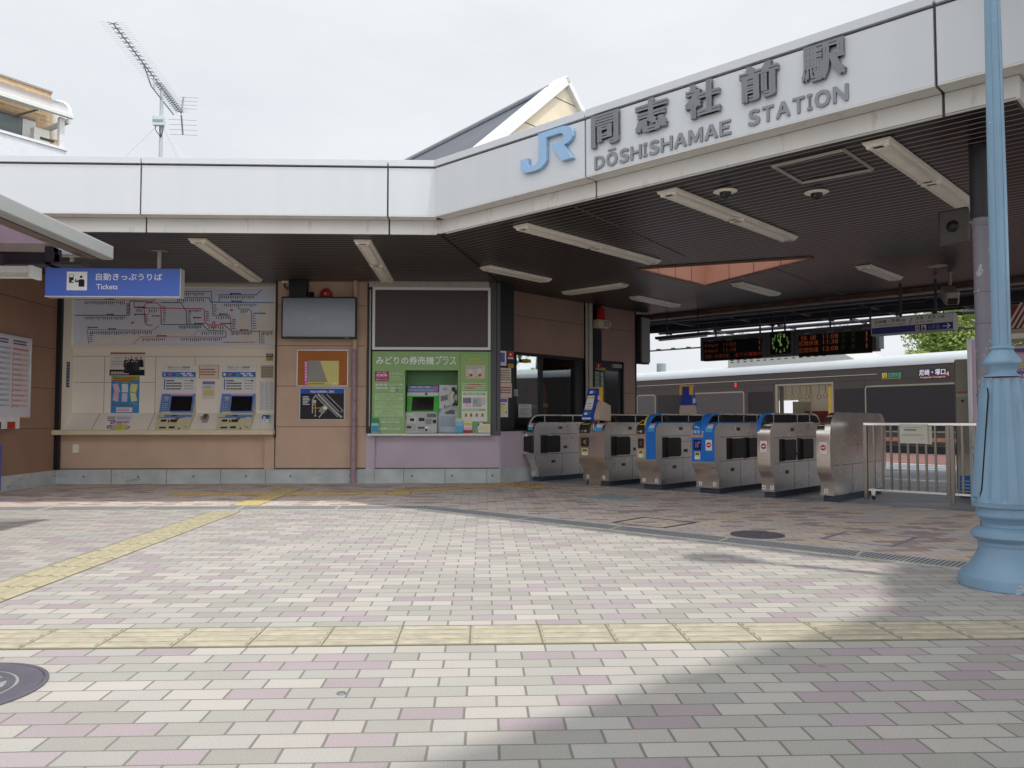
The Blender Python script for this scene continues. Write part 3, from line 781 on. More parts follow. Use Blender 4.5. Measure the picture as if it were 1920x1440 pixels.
# rusty edge beam and platform roof beyond the ceiling
m_rust = paint('rusty_beam', '6b5148', .8, var=.35, scale=6)
m_dark = paint('dark_steel', '3a3940', .6, var=.15, scale=2)
proof = tW('platform_roof', UN(-4, NF+.2), 'dark steel platform roof with rusty edge beam behind the departure board', 'platform roof')
mb = MB(); mb.box(-10.2, 6, NF, NF+.10, ZS-.07, ZS+.18, m_rust); mb.box(-10.2, 6, NF-.05, NF+.14, ZS-.09, ZS-.07, paint('rust_pale', '7c746b', .7, var=.3, scale=5)); inU(mb, 'edge_beam', proof, .004)
mb = MB(); mb.box(-10.2, 6, NF+.35, NF+3.0, 3.0, 3.08, m_dark); mb.box(-10.2, 6, NF+.36, NF+.42, 2.83, 3.0, m_dark); mb.box(-10.2, 6, NF+1.86, NF+1.92, 2.84, 3.0, m_dark); mb.box(-10.2, 6, NF+2.95, NF+3.0, 2.93, 3.0, m_dark)
for k in range(13): mb.box(-9.9+k*1.25, -9.83+k*1.25, NF+.42, NF+2.95, 2.9, 3.0, m_dark)
inU(mb, 'roof_deck', proof, .003)
mb = MB()
for n, z in ((NF+3.5, 2.93), (NF+3.8, 2.96)): mb.tube([(-10.2, n, z), (6, n, z)], .035, m_dark, 8)
for k in range(8): mb.box(-8.8+k*1.5, -8.75+k*1.5, NF+3.0, NF+3.85, 2.9, 2.95, m_dark)
mb.tube([(-10, NF+.3, 2.82), (6, NF+.3, 2.82)], .014, m_dark, 6)
inU(mb, 'purlin', proof)
for i, k in enumerate((-10.1, 5.9)):
    mb = MB(); mb.box(k-.08, k+.08, NF+1.0, NF+1.16, 0, 3.0, m_dark); inU(mb, 'post', proof)
# round grey column carrying the canopy, paint peeling
m_peel, nt_, b_ = newmat('peeling_paint')
n_ = nt_.nodes.new('ShaderNodeTexNoise'); n_.inputs['Scale'].default_value = 5; n_.inputs['Detail'].default_value = 8; n_.inputs['Roughness'].default_value = .7
t_ = nt_.nodes.new('ShaderNodeTexCoord'); mp_ = nt_.nodes.new('ShaderNodeMapping'); mp_.inputs['Scale'].default_value = (1.6, 1.6, .8)
nt_.links.new(t_.outputs['Object'], mp_.inputs[0]); nt_.links.new(mp_.outputs[0], n_.inputs['Vector'])
r_ = nt_.nodes.new('ShaderNodeValToRGB'); r_.color_ramp.elements[0].position = .58; r_.color_ramp.elements[0].color = lin('77737d'); r_.color_ramp.elements[1].position = .61; r_.color_ramp.elements[1].color = lin('a4a39f')
nt_.links.new(n_.outputs['Fac'], r_.inputs[0]); nt_.links.new(r_.outputs[0], b_.inputs['Base Color']); b_.inputs['Roughness'].default_value = .6
ccol = tW('canopy_column', (3.66, 5.66, 0), 'round grey steel column with peeling paint behind the blue lamp post', 'column')
mb = MB(); mb.lathe([(.054, 0), (.054, ZS)], m_peel, 24); mb.build('shaft', ccol)
mb = MB()
for z in (2.35, 1.86, 1.63, 1.1): mb.lathe([(.054, z-.012), (.059, z-.008), (.059, z+.008), (.054, z+.012)], m_peel, 24)
mb.build('band', ccol)
mb = MB(); mb.lathe([(.060, 2.40), (.066, 2.42), (.066, ZS)], m_drk, 24); mb.build('casing', ccol)

# =================================================================== STATION SIGN LETTERS
FB = Fr(UN(0, 5.6), -45)
m_let = paint('letter_grey', '76787d', .45, var=.04)
m_let2 = paint('letter_grey_flat', '828488', .45, var=.04)
m_jr = paint('logo_blue', '8fb0d0', .35, var=.03)
def boxpx(fr, x0, y0, x1, y1):
    a = fr.loc(x0, y0); b = fr.loc(x1, y1); return a[0], b[1], b[0], a[1]
sg = thing('station_name_sign', FB.sub(*FB.loc(1350, 290)).M, 'raised grey station name letters on the white slanting canopy fascia', 'station sign'); WM[sg.name] = FB.sub(*FB.loc(1350, 290)).M
ox, oz = FB.loc(1350, 290)
for ch, uc, z0, w_ in (('同', -4.067, 3.318, .295), ('志', -3.592, 3.325, .31), ('社', -3.113, 3.322, .31), ('前', -2.640, 3.330, .31), ('駅', -2.152, 3.338, .315)):
    mb = MB(); mb.text(ch, uc-w_/2-ox, z0-oz, uc+w_/2-ox, 3.602-oz, -.038, m_let, bold=.06, depth=.032)
    mb.build('kanji_character', sg, None, .0, 0)
LW = dict(D=.72, O=.78, S=.66, H=.72, I=.25, M=.84, A=.74, E=.64, T=.62, N=.72)
def latin(word, u0, u1, z0, z1):
    wid = [LW[c] for c in word]; gap = .115; tot = sum(wid)+gap*(len(word)-1); sc = (u1-u0)/tot; x = u0
    mb = MB()
    for i, c in enumerate(word):
        o = .004 if c in 'OS' else 0
        mb.text(chr(ord(c)+0xFEE0), x-ox, z0-oz-o, x+wid[i]*sc-ox, z1-oz+o, -.014, m_let2, bold=.05, depth=.012)
        if i == 1 and len(word) > 8: mb.box(x+.02-ox, x+wid[i]*sc-.02-ox, -.014, -.002, z1+.017-oz, z1+.031-oz, m_let2)
        x += (wid[i]+gap)*sc
    mb.build('latin_lettering', sg, None, 0, 0)
latin('DOSHISHAMAE', -4.195, -2.88, 3.130, 3.247); latin('STATION', -2.74, -1.99, 3.150, 3.268)
# railway logo: J and R joined
FL_ = FB.sub(*FB.loc(1030, 300))
s4 = lambda x, y: FL_.loc(780+x/4, 120+y/4)
def curve(c, rx, ry, a0, a1, n=8):
    return [(c[0]+rx*math.cos(R(a0+(a1-a0)*i/n)), c[1]+ry*math.sin(R(a0+(a1-a0)*i/n))) for i in range(n+1)]
z0 = 3.262-FB.loc(1030, 300)[1]; x_0 = -5.055-FB.loc(1030, 300)[0]; x_1 = -4.413-FB.loc(1030, 300)[0]; Wd = x_1-x_0; zt = s4(1000, 525)[1]
H_ = .342; zb = z0
def jr(u, v): return (x_0+Wd*u, zb+H_*v)
st = .155
J = [jr(0, .40), jr(st, .40), jr(st, .29)]+[jr(*p) for p in curve((.29, .29), .135, .135, 180, 270)]+[jr(*p) for p in curve((.29, .29), .10, .135, 270, 360)]
J = [jr(0, .42), jr(.15, .42), jr(.15, .24), jr(.17, .17), jr(.24, .15), jr(.30, .17), jr(.355, .25), jr(.355, 1.0), jr(.80, 1.0), jr(.90, .97), jr(.97, .90), jr(1.0, .80), jr(1.0, .66), jr(.97, .57), jr(.91, .51), jr(.84, .48), jr(1.0, .06), jr(.80, .06), jr(.62, .50), jr(.62, .60), jr(.76, .60), jr(.81, .63), jr(.83, .70), jr(.82, .77), jr(.78, .83), jr(.51, .83), jr(.51, .22), jr(.48, .12), jr(.40, .03), jr(.30, .0), jr(.16, .0), jr(.07, .03), jr(.01, .11), jr(0, .2)]
mb = MB(); mb.prism(J, -.045, -.004, 'y', m_jr); o = mb.build('railway_logo', None, FL_.M, .002, 0)
tag(o, 'pale blue joined JR letters raised on the white canopy fascia', 'logo sign')

# =================================================================== CEILING LIGHTS and fittings
m_lamp = paint('lamp_cream', 'efe9da', .45, var=.08, scale=5)
m_tube = paint('tube_off', 'dcdad0', .3, var=0)
def ceil_light(p, q, n, label, w=.2):
    p = Vector(p); q = Vector(q); d = q-p; Lh = d.length; c = (p+q)/2
    M = Matrix.Translation((c.x, c.y, ZS)) @ Matrix.Rotation(math.atan2(d.y, d.x), 4, 'Z')
    t = thing('ceiling_light', M, label, 'ceiling light', 'fluorescent battens under the canopy ceiling')
    mb = MB(); h = Lh/2
    mb.prism([(-w/2, -.004), (w/2, -.004), (w/2-.01, -.028), (.035, -.05), (-.035, -.05), (-w/2+.01, -.028)], -h, h, 'x', m_lamp); mb.build('housing', t, None, .002, 20)
    for k in range(n):
        a = -h+Lh*k/n+.05; b = -h+Lh*(k+1)/n-.05
        mb = MB(); mb.tube([(a, -.055, -.045), (b, -.055, -.045)], .013, m_tube, 8); mb.tube([(a, .055, -.045), (b, .055, -.045)], .013, m_tube, 8)
        for x in (a, b): mb.box(x-.02, x+.02, -.08, .08, -.05, -.02, m_lamp)
        mb.build('tube', t)
for a, b, n, lab in (
    ((1.604, 6.835), (3.399, 8.612), 2, 'long cream ceiling light in front of the hatch and dome cameras'),
    ((.381, 8.128), (2.185, 9.956), 2, 'long cream ceiling light between the fascia corner and the orange skylight'),
    ((2.828, 5.545), (4.643, 7.325), 2, 'long cream ceiling light with rusty edge beside the grey canopy column'),
    ((.023, 10.371), (.914, 11.318), 1, 'short ceiling light near the corner of the green ticket booth'),
    ((1.302, 12.46), (2.104, 11.635), 1, 'short ceiling light lying crosswise above the office window'),
    ((2.468, 12.827), (3.392, 13.765), 1, 'short ceiling light near the red beacon and office door'),
    ((3.727, 11.484), (4.664, 12.443), 1, 'short ceiling light just behind the orange skylight well'),
    ((4.963, 10.135), (5.865, 11.007), 1, 'short ceiling light to the left of the round ceiling speaker'),
    ((-3.183, 8.88), (-3.262, 11.471), 2, 'long ceiling light in front of the ticket machine route map'),
    ((-1.355, 8.879), (-1.388, 11.491), 2, 'long ceiling light in front of the green ticket booth'),
    ((6.55, 7.05), (7.4, 7.9), 1, 'ceiling light partly hidden by the blue lamp post')):
    ceil_light((a[0], a[1], 0), (b[0], b[1], 0), n, lab)
def dome(p, label):
    t = tW('dome_camera', (p[0], p[1], ZS), label, 'dome camera', 'dome cameras in the ceiling')
    mb = MB(); mb.lathe([(.10, -.001), (.105, -.008), (.09, -.016), (.05, -.018)], m_lamp, 28); mb.build('rim', t)
    mb = MB(); mb.lathe([(.052, -.015), (.05, -.035), (.036, -.06), (.012, -.072), (.001, -.073)], glassy('dome_glass', (.015, .014, .014), .12), 24); mb.build('dome', t)
dome((2.139, 6.868), 'dome camera in the ceiling closer to the fascia station name'); dome((2.959, 6.871), 'dome camera in the ceiling closer to the grey column')
p = onZ(1757, 498, ZS); t = tW('ceiling_speaker', (p[0], p[1], ZS), 'round pale ceiling speaker behind the security camera', 'speaker')
mb = MB(); mb.lathe([(.115, -.001), (.12, -.008), (.10, -.014), (.001, -.012)], paint('pale_grey', 'a8a39b', .6), 28); mb.build('grille', t)
p = onZ(1781, 510, ZS)
t = tW('security_camera', (p[0], p[1], ZS), 'beige box security camera hanging from the ceiling on a short stem', 'security camera', th=-20)
m_bei = paint('camera_beige', '8f857b', .5)
mb = MB(); mb.tube([(0, 0, 0), (0, 0, -.18)], .022, m_bei, 10); mb.lathe([(.04, -.001), (.04, -.012)], m_bei, 14); mb.build('stem', t)
mb = MB(); mb.box(-.085, .085, -.24, .12, -.40, -.22, m_bei, Matrix.Translation((0, 0, -.1)) @ Matrix.Rotation(R(24), 4, 'X') @ Matrix.Translation((0, 0, .1))); mb.build('housing', t, None, .02)
mb = MB(); mb.box(-.06, .06, -.252, -.238, -.385, -.30, m_blk, Matrix.Translation((0, 0, -.1)) @ Matrix.Rotation(R(24), 4, 'X') @ Matrix.Translation((0, 0, .1))); mb.build('lens_hood', t, None, .004)
# old loudspeaker panel on the column
p = onY(1788, 425, 6.35)
t = tW('panel_loudspeaker', tuple(p), 'dark square loudspeaker panel fixed on an arm to the grey column', 'loudspeaker', th=-52)
m_sp = paint('speaker_dark', '4c4744', .5)
mb = MB(); mb.box(-.12, .12, -.02, .03, -.15, .15, m_sp); mb.build('panel', t, None, .03)
mb = MB(); mb.lathe([(.05, -.0), (.035, .02), (.01, .03)], m_blk, 16); o = mb.build('cone', t); o.matrix_basis = Matrix.Translation((0, -.02, 0)) @ Matrix.Rotation(R(90), 4, 'X')
mb = MB(); mb.tube([(.1, .02, .02), (.24, .08, .0)], .01, paint('pale_grey', 'a8a39b', .6), 8); mb.build('arm', t)

# =================================================================== HANGING TICKET SIGN
FS = Fr((0, 9.5, 0), 0)
FS = Fr(tuple(onY(211, 557, 9.5)), 0)
hs = thing('ticket_sign', FS.M, 'blue hanging ticket sign with white pictogram and Japanese lettering', 'hanging sign'); WM[hs.name] = FS.M
cv = (0, 360, 7.2)
k = lambda x, y: FS.loc(x/7.2, 360+y/7.2)
x0, zt = FS.loc(85, 502); x1, _ = FS.loc(338, 500)
m_sb = paint('sign_blue', '3d63c4', .35, var=.03, scale=1)
mb = MB(); mb.box(x0, x1, 0, .12, .012, zt, m_sb); mb.build('panel', hs, None, .004)
mb = MB(); mb.box(x0, x1+.006, -.002, .122, 0, .011, paint('sign_edge', 'cfd0d0', .4)); mb.box(x1, x1+.008, -.002, .122, .011, zt, paint('sign_edge', 'cfd0d0', .4)); mb.build('edge_strip', hs)
wh = ink('e9eaea')
class PX:   # drawing helper in crop coordinates on FS
    pass
S1 = Sign(FS, (85, 502, 338, 557), .001); S1.f = FS; S1.cv = None
S1.cv = (0, 360, 7.2)
S1.rect(905, 1075, 1175, 1328, wh, 1)
S1.rect(936, 1115, 995, 1228, ink('20242a'), 2); S1.rect(941, 1120, 990, 1150, wh, 3); S1.poly([(975, 1195), (995, 1190), (995, 1215), (965, 1212)], wh, 3)
blk = ink('16181c')
S1.mb.disc(*S1.P(1098, 1146), .0155, S1.y(2), blk)
S1.poly([(1062, 1190), (1085, 1178), (1125, 1178), (1143, 1195), (1140, 1280), (1062, 1280)], blk, 2)
S1.poly([(1062, 1190), (1075, 1205), (1030, 1222), (1010, 1205), (1018, 1175), (1030, 1172), (1028, 1200)], blk, 2.2)
o = S1.mb.build('pictogram', hs, None, 0, 0)
S1.mb = MB(); S1.cv = (0, 480, 3.273)
S1.text('自動きっぷうりば', 590, 105, 995, 152, wh, 1, .012); S1.text('Tickets', 592, 172, 722, 205, wh, 1, .01)
S1.mb.build('lettering', hs, None, 0, 0)
S1.mb = None
for px in (295, 130):
    q = FS.loc(px, 500); mb = MB(); mb.box(q[0]-.02, q[0]+.02, .045, .075, zt, ZS-FS.M.translation.z, paint('hanger', 'b9b5ab', .5)); mb.box(q[0]-.09, q[0]+.09, .0, .12, ZS-FS.M.translation.z-.012, ZS-FS.M.translation.z-.001, paint('hanger_plate', '8d857c', .6)); mb.build('hanger', hs, None, .002)

# =================================================================== TICKET COUNTER, MAP, MACHINES
YB = 11.98
FBk = Fr((0, YB, 0), 0)
zbend = FBk.loc(300, 774)[1]
ctr = tW('ticket_counter', (-4.55, 11.66, 0), 'cream recessed ticket counter with ledge, blank panels and sloping base', 'ticket counter')
mb = MB()
XL, XR = -6.07, -3.005
mb.prism([(YB, 1.99), (YB, zbend), (11.70, .745), (11.70, .70), (12.1, .70), (12.1, 1.99)], XL, XR, 'x', m_cream)
mb.box(XL, XR, YB-.04, 12.1, 1.985, 2.06, m_cream); mb.box(XL, XR, YB, 12.1, 2.06, ZS, m_cream)
mb.box(XL, XR, YB-.05, YB, 2.845, ZS-.002, m_cream)
mb.box(XL-.03, XL, 11.66, 12.1, .70, ZS-.001, m_cream); mb.box(XR, XR+.004, 11.69, 12.1, .70, ZS-.001, m_cream)
inW(mb, 'back_panel', ctr, 0, 20)
mb = MB(); mb.box(-6.12, -3.005, 11.52, 11.70, .703, .775, paint('ledge_cream', 'cfc2a0', .5, var=.06)); inW(mb, 'ledge', ctr, .008)
mb = MB()
def vj(x): mb.box(x-.003, x+.003, YB-.0015, YB+.001, zbend, 1.86, m_creamdk)
for px in (242, 291, 195, 365): vj(FBk.loc(px, 740)[0])
mb.box(XL, XR, YB-.0015, YB+.001, 1.857, 1.863, m_creamdk)
zz = FBk.loc(200, 717)[1]; mb.box(XL+.02, FBk.loc(290, 717)[0], YB-.0015, YB+.001, zz-.003, zz+.003, m_creamdk)
for px in (188, 291):
    x = FBk.loc(px, 774)[0]; mb.add([(x-.004, YB-.002, zbend), (x+.004, YB-.002, zbend), (x+.004, 11.698, .747), (x-.004, 11.698, .747)], [(0, 1, 2, 3)], m_creamdk)
inW(mb, 'panel_joint', ctr, 0, 0)
# slope plane of the base
tl = math.degrees(math.atan2(YB-11.70, zbend-.745))
FSl = Fr((0, 11.70, .745), 0, -tl)
c5 = (180, 640, 5.647)
# route map
FMp = Fr((0, YB-.03, 0), 0)
rm = Sign(FMp, (139, 541, 515, 646), .02)
mm = thing('route_map', rm.f.M, 'wide coloured railway route map above the ticket machines', 'route map'); WM[mm.name] = rm.f.M
m_map = paint('map_paper', 'd8dcea', .4, var=.02)
b_ = MB(); rm.board(m_map, b_); b_.build('board', mm)
rm.frame(m_cream, .035, .012).build('frame', mm, None, .004)
rm.cv = (120, 520, 4.8)
land = ink('dfdad5')
rm.poly([(280, 525), (835, 525), (835, 490), (1150, 490), (1150, 520), (905, 520), (905, 600), (280, 600)], land, 1)
rm.poly([(1560, 370), (1610, 325), (1670, 325), (1670, 470), (1760, 380), (1760, 250), (1900, 250), (1900, 600), (1440, 600), (1540, 560), (1560, 430)], land, 1)
lines = [
 ('2c55a8', [(108, 343), (185, 343), (585, 345), (597, 335), (597, 225), (608, 215), (790, 225), (850, 180)]),
 ('d08a3c', [(95, 202), (800, 208)]), ('d08a3c', [(230, 600), (218, 480), (230, 472), (800, 478), (850, 450), (850, 430)]),
 ('b3202f', [(800, 432), (755, 432), (735, 410), (725, 260), (750, 232), (845, 232), (878, 265), (880, 420)]),
 ('c22a4c', [(635, 220), (640, 275), (1060, 282), (1250, 283), (1268, 300), (1270, 400), (1300, 430), (1445, 430), (1505, 478)]),
 ('2b7a4a', [(880, 425), (1040, 427), (1250, 428), (1310, 482), (1450, 485)]), ('7a6aa8', [(870, 130), (1330, 130), (1338, 230)]),
 ('2d62b5', [(830, 185), (1310, 187), (1325, 225), (1900, 231)]), ('2f3f72', [(880, 228), (1060, 230), (1080, 270), (1105, 300), (1108, 428)]),
 ('3a76bd', [(1400, 225), (1402, 160), (1735, 160), (1780, 115)]), ('6da35a', [(1570, 230), (1575, 285), (1670, 288), (1690, 310), (1692, 480)]),
 ('b0793f', [(1338, 230), (1345, 345), (1495, 345), (1503, 370), (1510, 478)]), ('d58aa0', [(630, 600), (695, 535), (1430, 540)]), ('b3203a', [(1430, 540), (1462, 540), (1462, 490)]),
 ('d9a0ac', [(1180, 535), (1185, 500), (1210, 483), (1310, 483)]), ('c05f3f', [(1760, 486), (1895, 487)]), ('57617c', [(1505, 485), (1760, 487)]), ('b0664a', [(1762, 490), (1766, 595)])]
for i, (c, pts) in enumerate(lines): rm.line(pts, 1.5*4.8 if c not in ('d58aa0',) else 7, ink(c), 2+.1*(i % 6))
dk_ = ink('3d4048')
def ticks(x0, x1, y, n, h=26, m=dk_):
    for i in range(n):
        x = x0+(x1-x0)*(i+.5)/n; hh = h*rnd.uniform(.6, 1.2)
        rm.rect(x-3.2, y, x+3.2, y+hh, m, 3)
def vticks(x, y0, y1, n, w=34):
    for i in range(n):
        y = y0+(y1-y0)*(i+.5)/n; rm.rect(x, y-3, x+w*rnd.uniform(.6, 1.1), y+3, dk_, 3)
for a in ((190, 560, 355, 22), (190, 560, 218, 21), (240, 800, 487, 34), (650, 710, 290, 4), (765, 850, 290, 4), (1125, 1240, 292, 8), (1040, 1240, 437, 14), (1020, 1270, 197, 14), (1050, 1270, 140, 13), (1410, 1720, 170, 19), (1440, 1740, 240, 17), (1590, 1660, 295, 4), (1365, 1495, 355, 6), (1300, 1445, 440, 7), (710, 920, 548, 12), (1050, 1430, 548, 22), (1240, 1440, 492, 10), (1510, 1700, 495, 14), (1780, 1880, 495, 7)): ticks(*a)
for a in ((895, 260, 410, 9), (1118, 300, 425, 8), (1280, 300, 395, 6), (1518, 375, 470, 6), (1700, 320, 470, 7), (235, 500, 590, 5), (565, 235, 335, 8), (735, 330, 410, 5), (1350, 240, 335, 5), (1775, 510, 600, 5)): vticks(*a)
for x, y in ((640, 262), (800, 342), (640, 328), (1170, 357), (1500, 142), (1510, 210), (1720, 318), (390, 328), (1590, 467), (220, 445), (1400, 325), (1410, 410), (375, 190), (405, 458), (1175, 410), (840, 520)):
    c = rnd.choice(['3a5fa8', 'c2483f', 'd08a3c', '58708f']); rm.rect(x, y, x+20, y+16, ink(c), 3); rm.rect(x+24, y+3, x+24+rnd.randint(40, 80), y+12, dk_, 3)
rm.rect(1340, 400, 1364, 460, ink('c43a44'), 3); rm.rect(1347, 408, 1357, 452, ink('d9d4dc'), 4)
rm.rect(1435, 578, 1755, 594, ink('d8d4d2'), 3); rm.bars(1440, 580, 1750, 592, 1, ink('8a5a5a'), 4)
for x in (610, 1500): rm.rect(x, 402 if x < 900 else 290, x+24, 418 if x < 900 else 305, ink('d0543a'), 3)
o = rm.mb.build('map_print', mm, None, 0, 0)

# ticket machines
m_mcr = paint('machine_cream', 'c9bf9c', .45, var=.04); m_mdk = paint('machine_dark', '2a2622', .5); m_mbl = paint('machine_blue', '5f82c4', .4, var=.03); m_scr = glassy('screen_off', (.012, .010, .011), .12)
m_mwh = paint('machine_white', 'dcdcd8', .4, var=.02)
def machine(px0, num, label):
    """px0: crop x of the header's left edge in the counter crop"""
    dx = px0-700
    s5 = lambda x, y: (180+(x+dx)/5.647, 640+y/5.647)
    F0 = Fr((0, YB-.02, 0), 0)
    xl, zt = F0.loc(*s5(702, 250)); xr, z3 = F0.loc(*s5(1055, 555))
    o_ = F0.sub((xl+xr)/2, .745)
    t = thing('ticket_machine', o_.M, label, 'ticket machine', 'blue and cream ticket machines'); WM[t.name] = o_.M
    w = (xr-xl)/2; zt -= .745; z3 -= .745
    mb = MB(); mb.box(-w, w, 0, .1, z3, zt, m_mwh); mb.build('header_panel', t, None, .004)
    S = Sign(F0, (0, 0, 10, 10), .002); S.f = o_; S.cv = (180+dx/5.647, 640, 5.647)
    S.rect(702, 325, 1055, 378, ink('3d6fb5'), 1)
    S.text(num, 716, 338, 740, 364, wh, 2, .02)
    S.text('JRきっぷ・回数券', 760, 265, 995, 290, ink('222222'), 1, .015); S.text('JR Tickets, Ticket Books', 768, 294, 990, 308, ink('333333'), 1)
    S.rect(765, 338, 800, 362, ink('c77a66'), 2); S.rect(850, 342, 885, 364, ink('57a6ae'), 2)
    for a, b in ((898, 334), (962, 334), (920, 354), (984, 354)): S.rect(a, b, a+48, b+16, ink('d5d8dc'), 2)
    S.rect(702, 384, 1055, 390, ink('8a8f99'), 1); S.rect(722, 400, 732, 512, ink('5568a0'), 1)
    for i, y in enumerate((408, 436, 464, 494)):
        S.bars(745, y, 915 if i else 830, y+18, 1, ink('50525a'), 1, .8, .1); S.bars(935, y+2, 1035, y+14, 1, ink('8b8d92'), 1, .7, .1)
        S.rect(702, y+23, 1050, y+24.5, ink('b5b7ba'), 1)
    S.rect(1005, 410, 1035, 424, ink('4a4a55'), 2)
    S.mb.build('header_print', t, None, 0, 0)
    # tilted screen face
    zs = F0.loc(*s5(700, 760))[1]-.745
    yt = -.09
    mb = MB(); mb.prism([(.0, z3), (yt, zs), (yt-.012, zs-.03), (-.24, .01), (.1, .01), (.1, z3)], -w, w, 'x', m_mcr); mb.build('body', t, None, .004, 20)
    tl2 = math.degrees(math.atan2(-yt, z3-zs))
    f2 = Fr((0, 0, 0)); f2.M = o_.M @ Matrix.Translation((0, yt, zs)) @ Matrix.Rotation(R(-tl2), 4, 'X'); f2.inv = f2.M.inverted()
    H2 = math.hypot(yt, z3-zs)
    mb = MB(); mb.box(-w+.004, w-.004, -.006, 0, .004, H2-.002, m_mbl)
    o = mb.build('screen_surround', t, None, .002); o.matrix_basis = o_.M.inverted() @ f2.M
    mb = MB(); mb.rect(-w*.37, .03, w*.86, H2*.86, -.008, m_scr); o = mb.build('screen', t, None, 0, 0); o.matrix_basis = o_.M.inverted() @ f2.M
    mb = MB(); mb.rect(-w*.88, H2*.13, -w*.5, H2*.56, -.0075, ink('4a5f8f'))
    for r in range(4):
        for c in range(3): mb.rect(-w*.86+c*w*.12, H2*.15+r*H2*.1, -w*.77+c*w*.12, H2*.22+r*H2*.1, -.009, ink('93a6c8'))
    mb.rect(-w*.78, H2*.76, -w*.5, H2*.82, -.008, ink('d9c25a')); mb.rect(-w*.72, H2*.62, -w*.56, H2*.74, -.008, ink('c7a03f'))
    mb.rect(-w*.45, H2*.91, w*.85, H2*.985, -.008, ink('d7a6c4')); mb.rect(-w*.86, -.0, -w*.3, .02, -.009, ink('d5c878'))
    o = mb.build('keypad', t, None, 0, 0); o.matrix_basis = o_.M.inverted() @ f2.M
    # money panel on the sloping lower part
    tl3 = math.degrees(math.atan2(-.24-(yt-.012), zs-.03-.01))
    f3 = Fr((0, 0, 0)); f3.M = o_.M @ Matrix.Translation((0, -.24, .01)) @ Matrix.Rotation(R(tl3), 4, 'X'); f3.inv = f3.M.inverted()
    f3.M = o_.M @ Matrix.Translation((0, -.24, .01)) @ Matrix.Rotation(-math.atan2(.24+(yt-.012), zs-.04), 4, 'X')
    H3 = math.hypot(.24+(yt-.012), zs-.04)
    mb = MB(); mb.box(-w*.98, w*.95, -.012, 0, H3*.82, H3, m_mbl); mb.rect(-w*.95, H3*.85, -w*.62, H3*.98, -.014, m_mcr); mb.rect(-w*.2, H3*.9, w*.12, H3*.97, -.014, m_mdk)
    mb.rect(w*.62, H3*.80, w*.9, H3*.84, -.014, m_mwh)
    mb.box(-w*.98, w*.3, -.014, 0, H3*.44, H3*.74, m_mcr); mb.box(-w*.98, w*.15, -.014, 0, H3*.04, H3*.34, m_mcr); mb.box(w*.3, w*.98, -.02, 0, H3*.02, H3*.78, m_mcr)
    for a, b, c, d in ((-.76, .55, -.42, .69), (-.33, .5, -.25, .68), (-.2, .53, .2, .7), (-.75, .14, -.36, .24), (-.2, .14, .22, .27)): mb.rect(w*a, H3*b, w*c, H3*d, -.016, m_mdk)
    mb.rect(w*.38, H3*.06, w*.46, H3*.18, -.022, m_mdk); mb.rect(w*.66, H3*.16, w*.86, H3*.28, -.022, ink('a8a39a'))
    mb.disc(w*.3, H3*.76, w*.26, -.0145, ink('6f6a5c'), 20, H3*.08)
    mb.box(w*.16, w*.32, -.03, 0, H3*.05, H3*.5, m_mcr)
    o = mb.build('coin_panel', t, None, .002, 20); o.matrix_basis = o_.M.inverted() @ f3.M
machine(700, '2', 'blue and cream ticket machine numbered 2'); machine(1335, '1', 'blue and cream ticket machine numbered 1')

# papers and small fittings on the counter back
FP = Fr((0, YB-.001, 0), 0)
def paper(box, label, cat='poster', fr=FP, col='d9d5cc', name=None, depth=.003, group=None):
    s = Sign(fr, box, depth); s.board(ink(col)); return s
s = paper((206, 661, 273, 704.5), '', col='d2cdc9'); s.cv = c5
s.rect(155, 118, 522, 134, ink('a8393c')); s.rect(145, 300, 515, 362, ink('1d1d22')); s.text('JUSTICE', 165, 232, 290, 262, ink('8a8480'), 1)
s.bars(195, 165, 280, 188, 2, ink('b3aeb0'), 1); s.bars(165, 205, 330, 225, 1, ink('9a9498'), 1)
for i in range(11):
    x = 320+(i % 6)*30+rnd.randint(-8, 8); y = 178+(i//6)*34+rnd.randint(-10, 10)
    s.poly([(x-26, y+95), (x-20, y+25), (x-8, y+14), (x+12, y+14), (x+24, y+28), (x+28, y+95)], ink(rnd.choice(['25242e', '2f2d3a', '3a3742'])), 1+.1*i)
    q = s.P(x, y); s.mb.disc(q[0], q[1], .014, s.y(1.6+.1*i), ink(rnd.choice(['b59a8c', 'a88d80'])), 10); s.mb.disc(q[0], q[1]+.006, .0145, s.y(1.55+.1*i), ink('231d1c'), 10)
s.bars(160, 318, 365, 352, 2, ink('d5d2cc'), 3, .6); s.done('poster', 'white and black recruitment poster with a group of figures in dark uniforms', 'poster')
s = paper((207.5, 705, 262, 776), '', col='3f86bd'); s.cv = c5
s.poly([(165, 372), (462, 366), (462, 405), (310, 440), (165, 410)], ink('97a53c')); s.bars(185, 378, 440, 430, 2, ink('b0533c'), 2, .55, .1)
for pts, c in (([(178, 455), (235, 445), (258, 535), (200, 550)], 'd8b4c8'), ([(275, 450), (340, 450), (340, 540), (275, 540)], 'cfd6d2'), ([(372, 445), (445, 458), (425, 545), (358, 530)], 'd5d08a'), ([(190, 545), (245, 530), (235, 640), (178, 625)], 'd9aec0'), ([(275, 550), (335, 550), (330, 640), (275, 635)], 'b9c4d4'), ([(360, 540), (420, 550), (440, 630), (375, 640)], 'd9d49a')): s.poly(pts, ink(c), 1)
s.rect(165, 650, 445, 690, ink('5f8fb0'), 1); s.bars(170, 655, 440, 685, 2, ink('26364a'), 2); s.rect(215, 700, 385, 750, ink('d8d0d4'), 1); s.bars(225, 708, 375, 742, 2, ink('b56a80'), 2)
s.done('poster', 'tall blue poster with six pastel cards below the recruitment poster', 'poster')
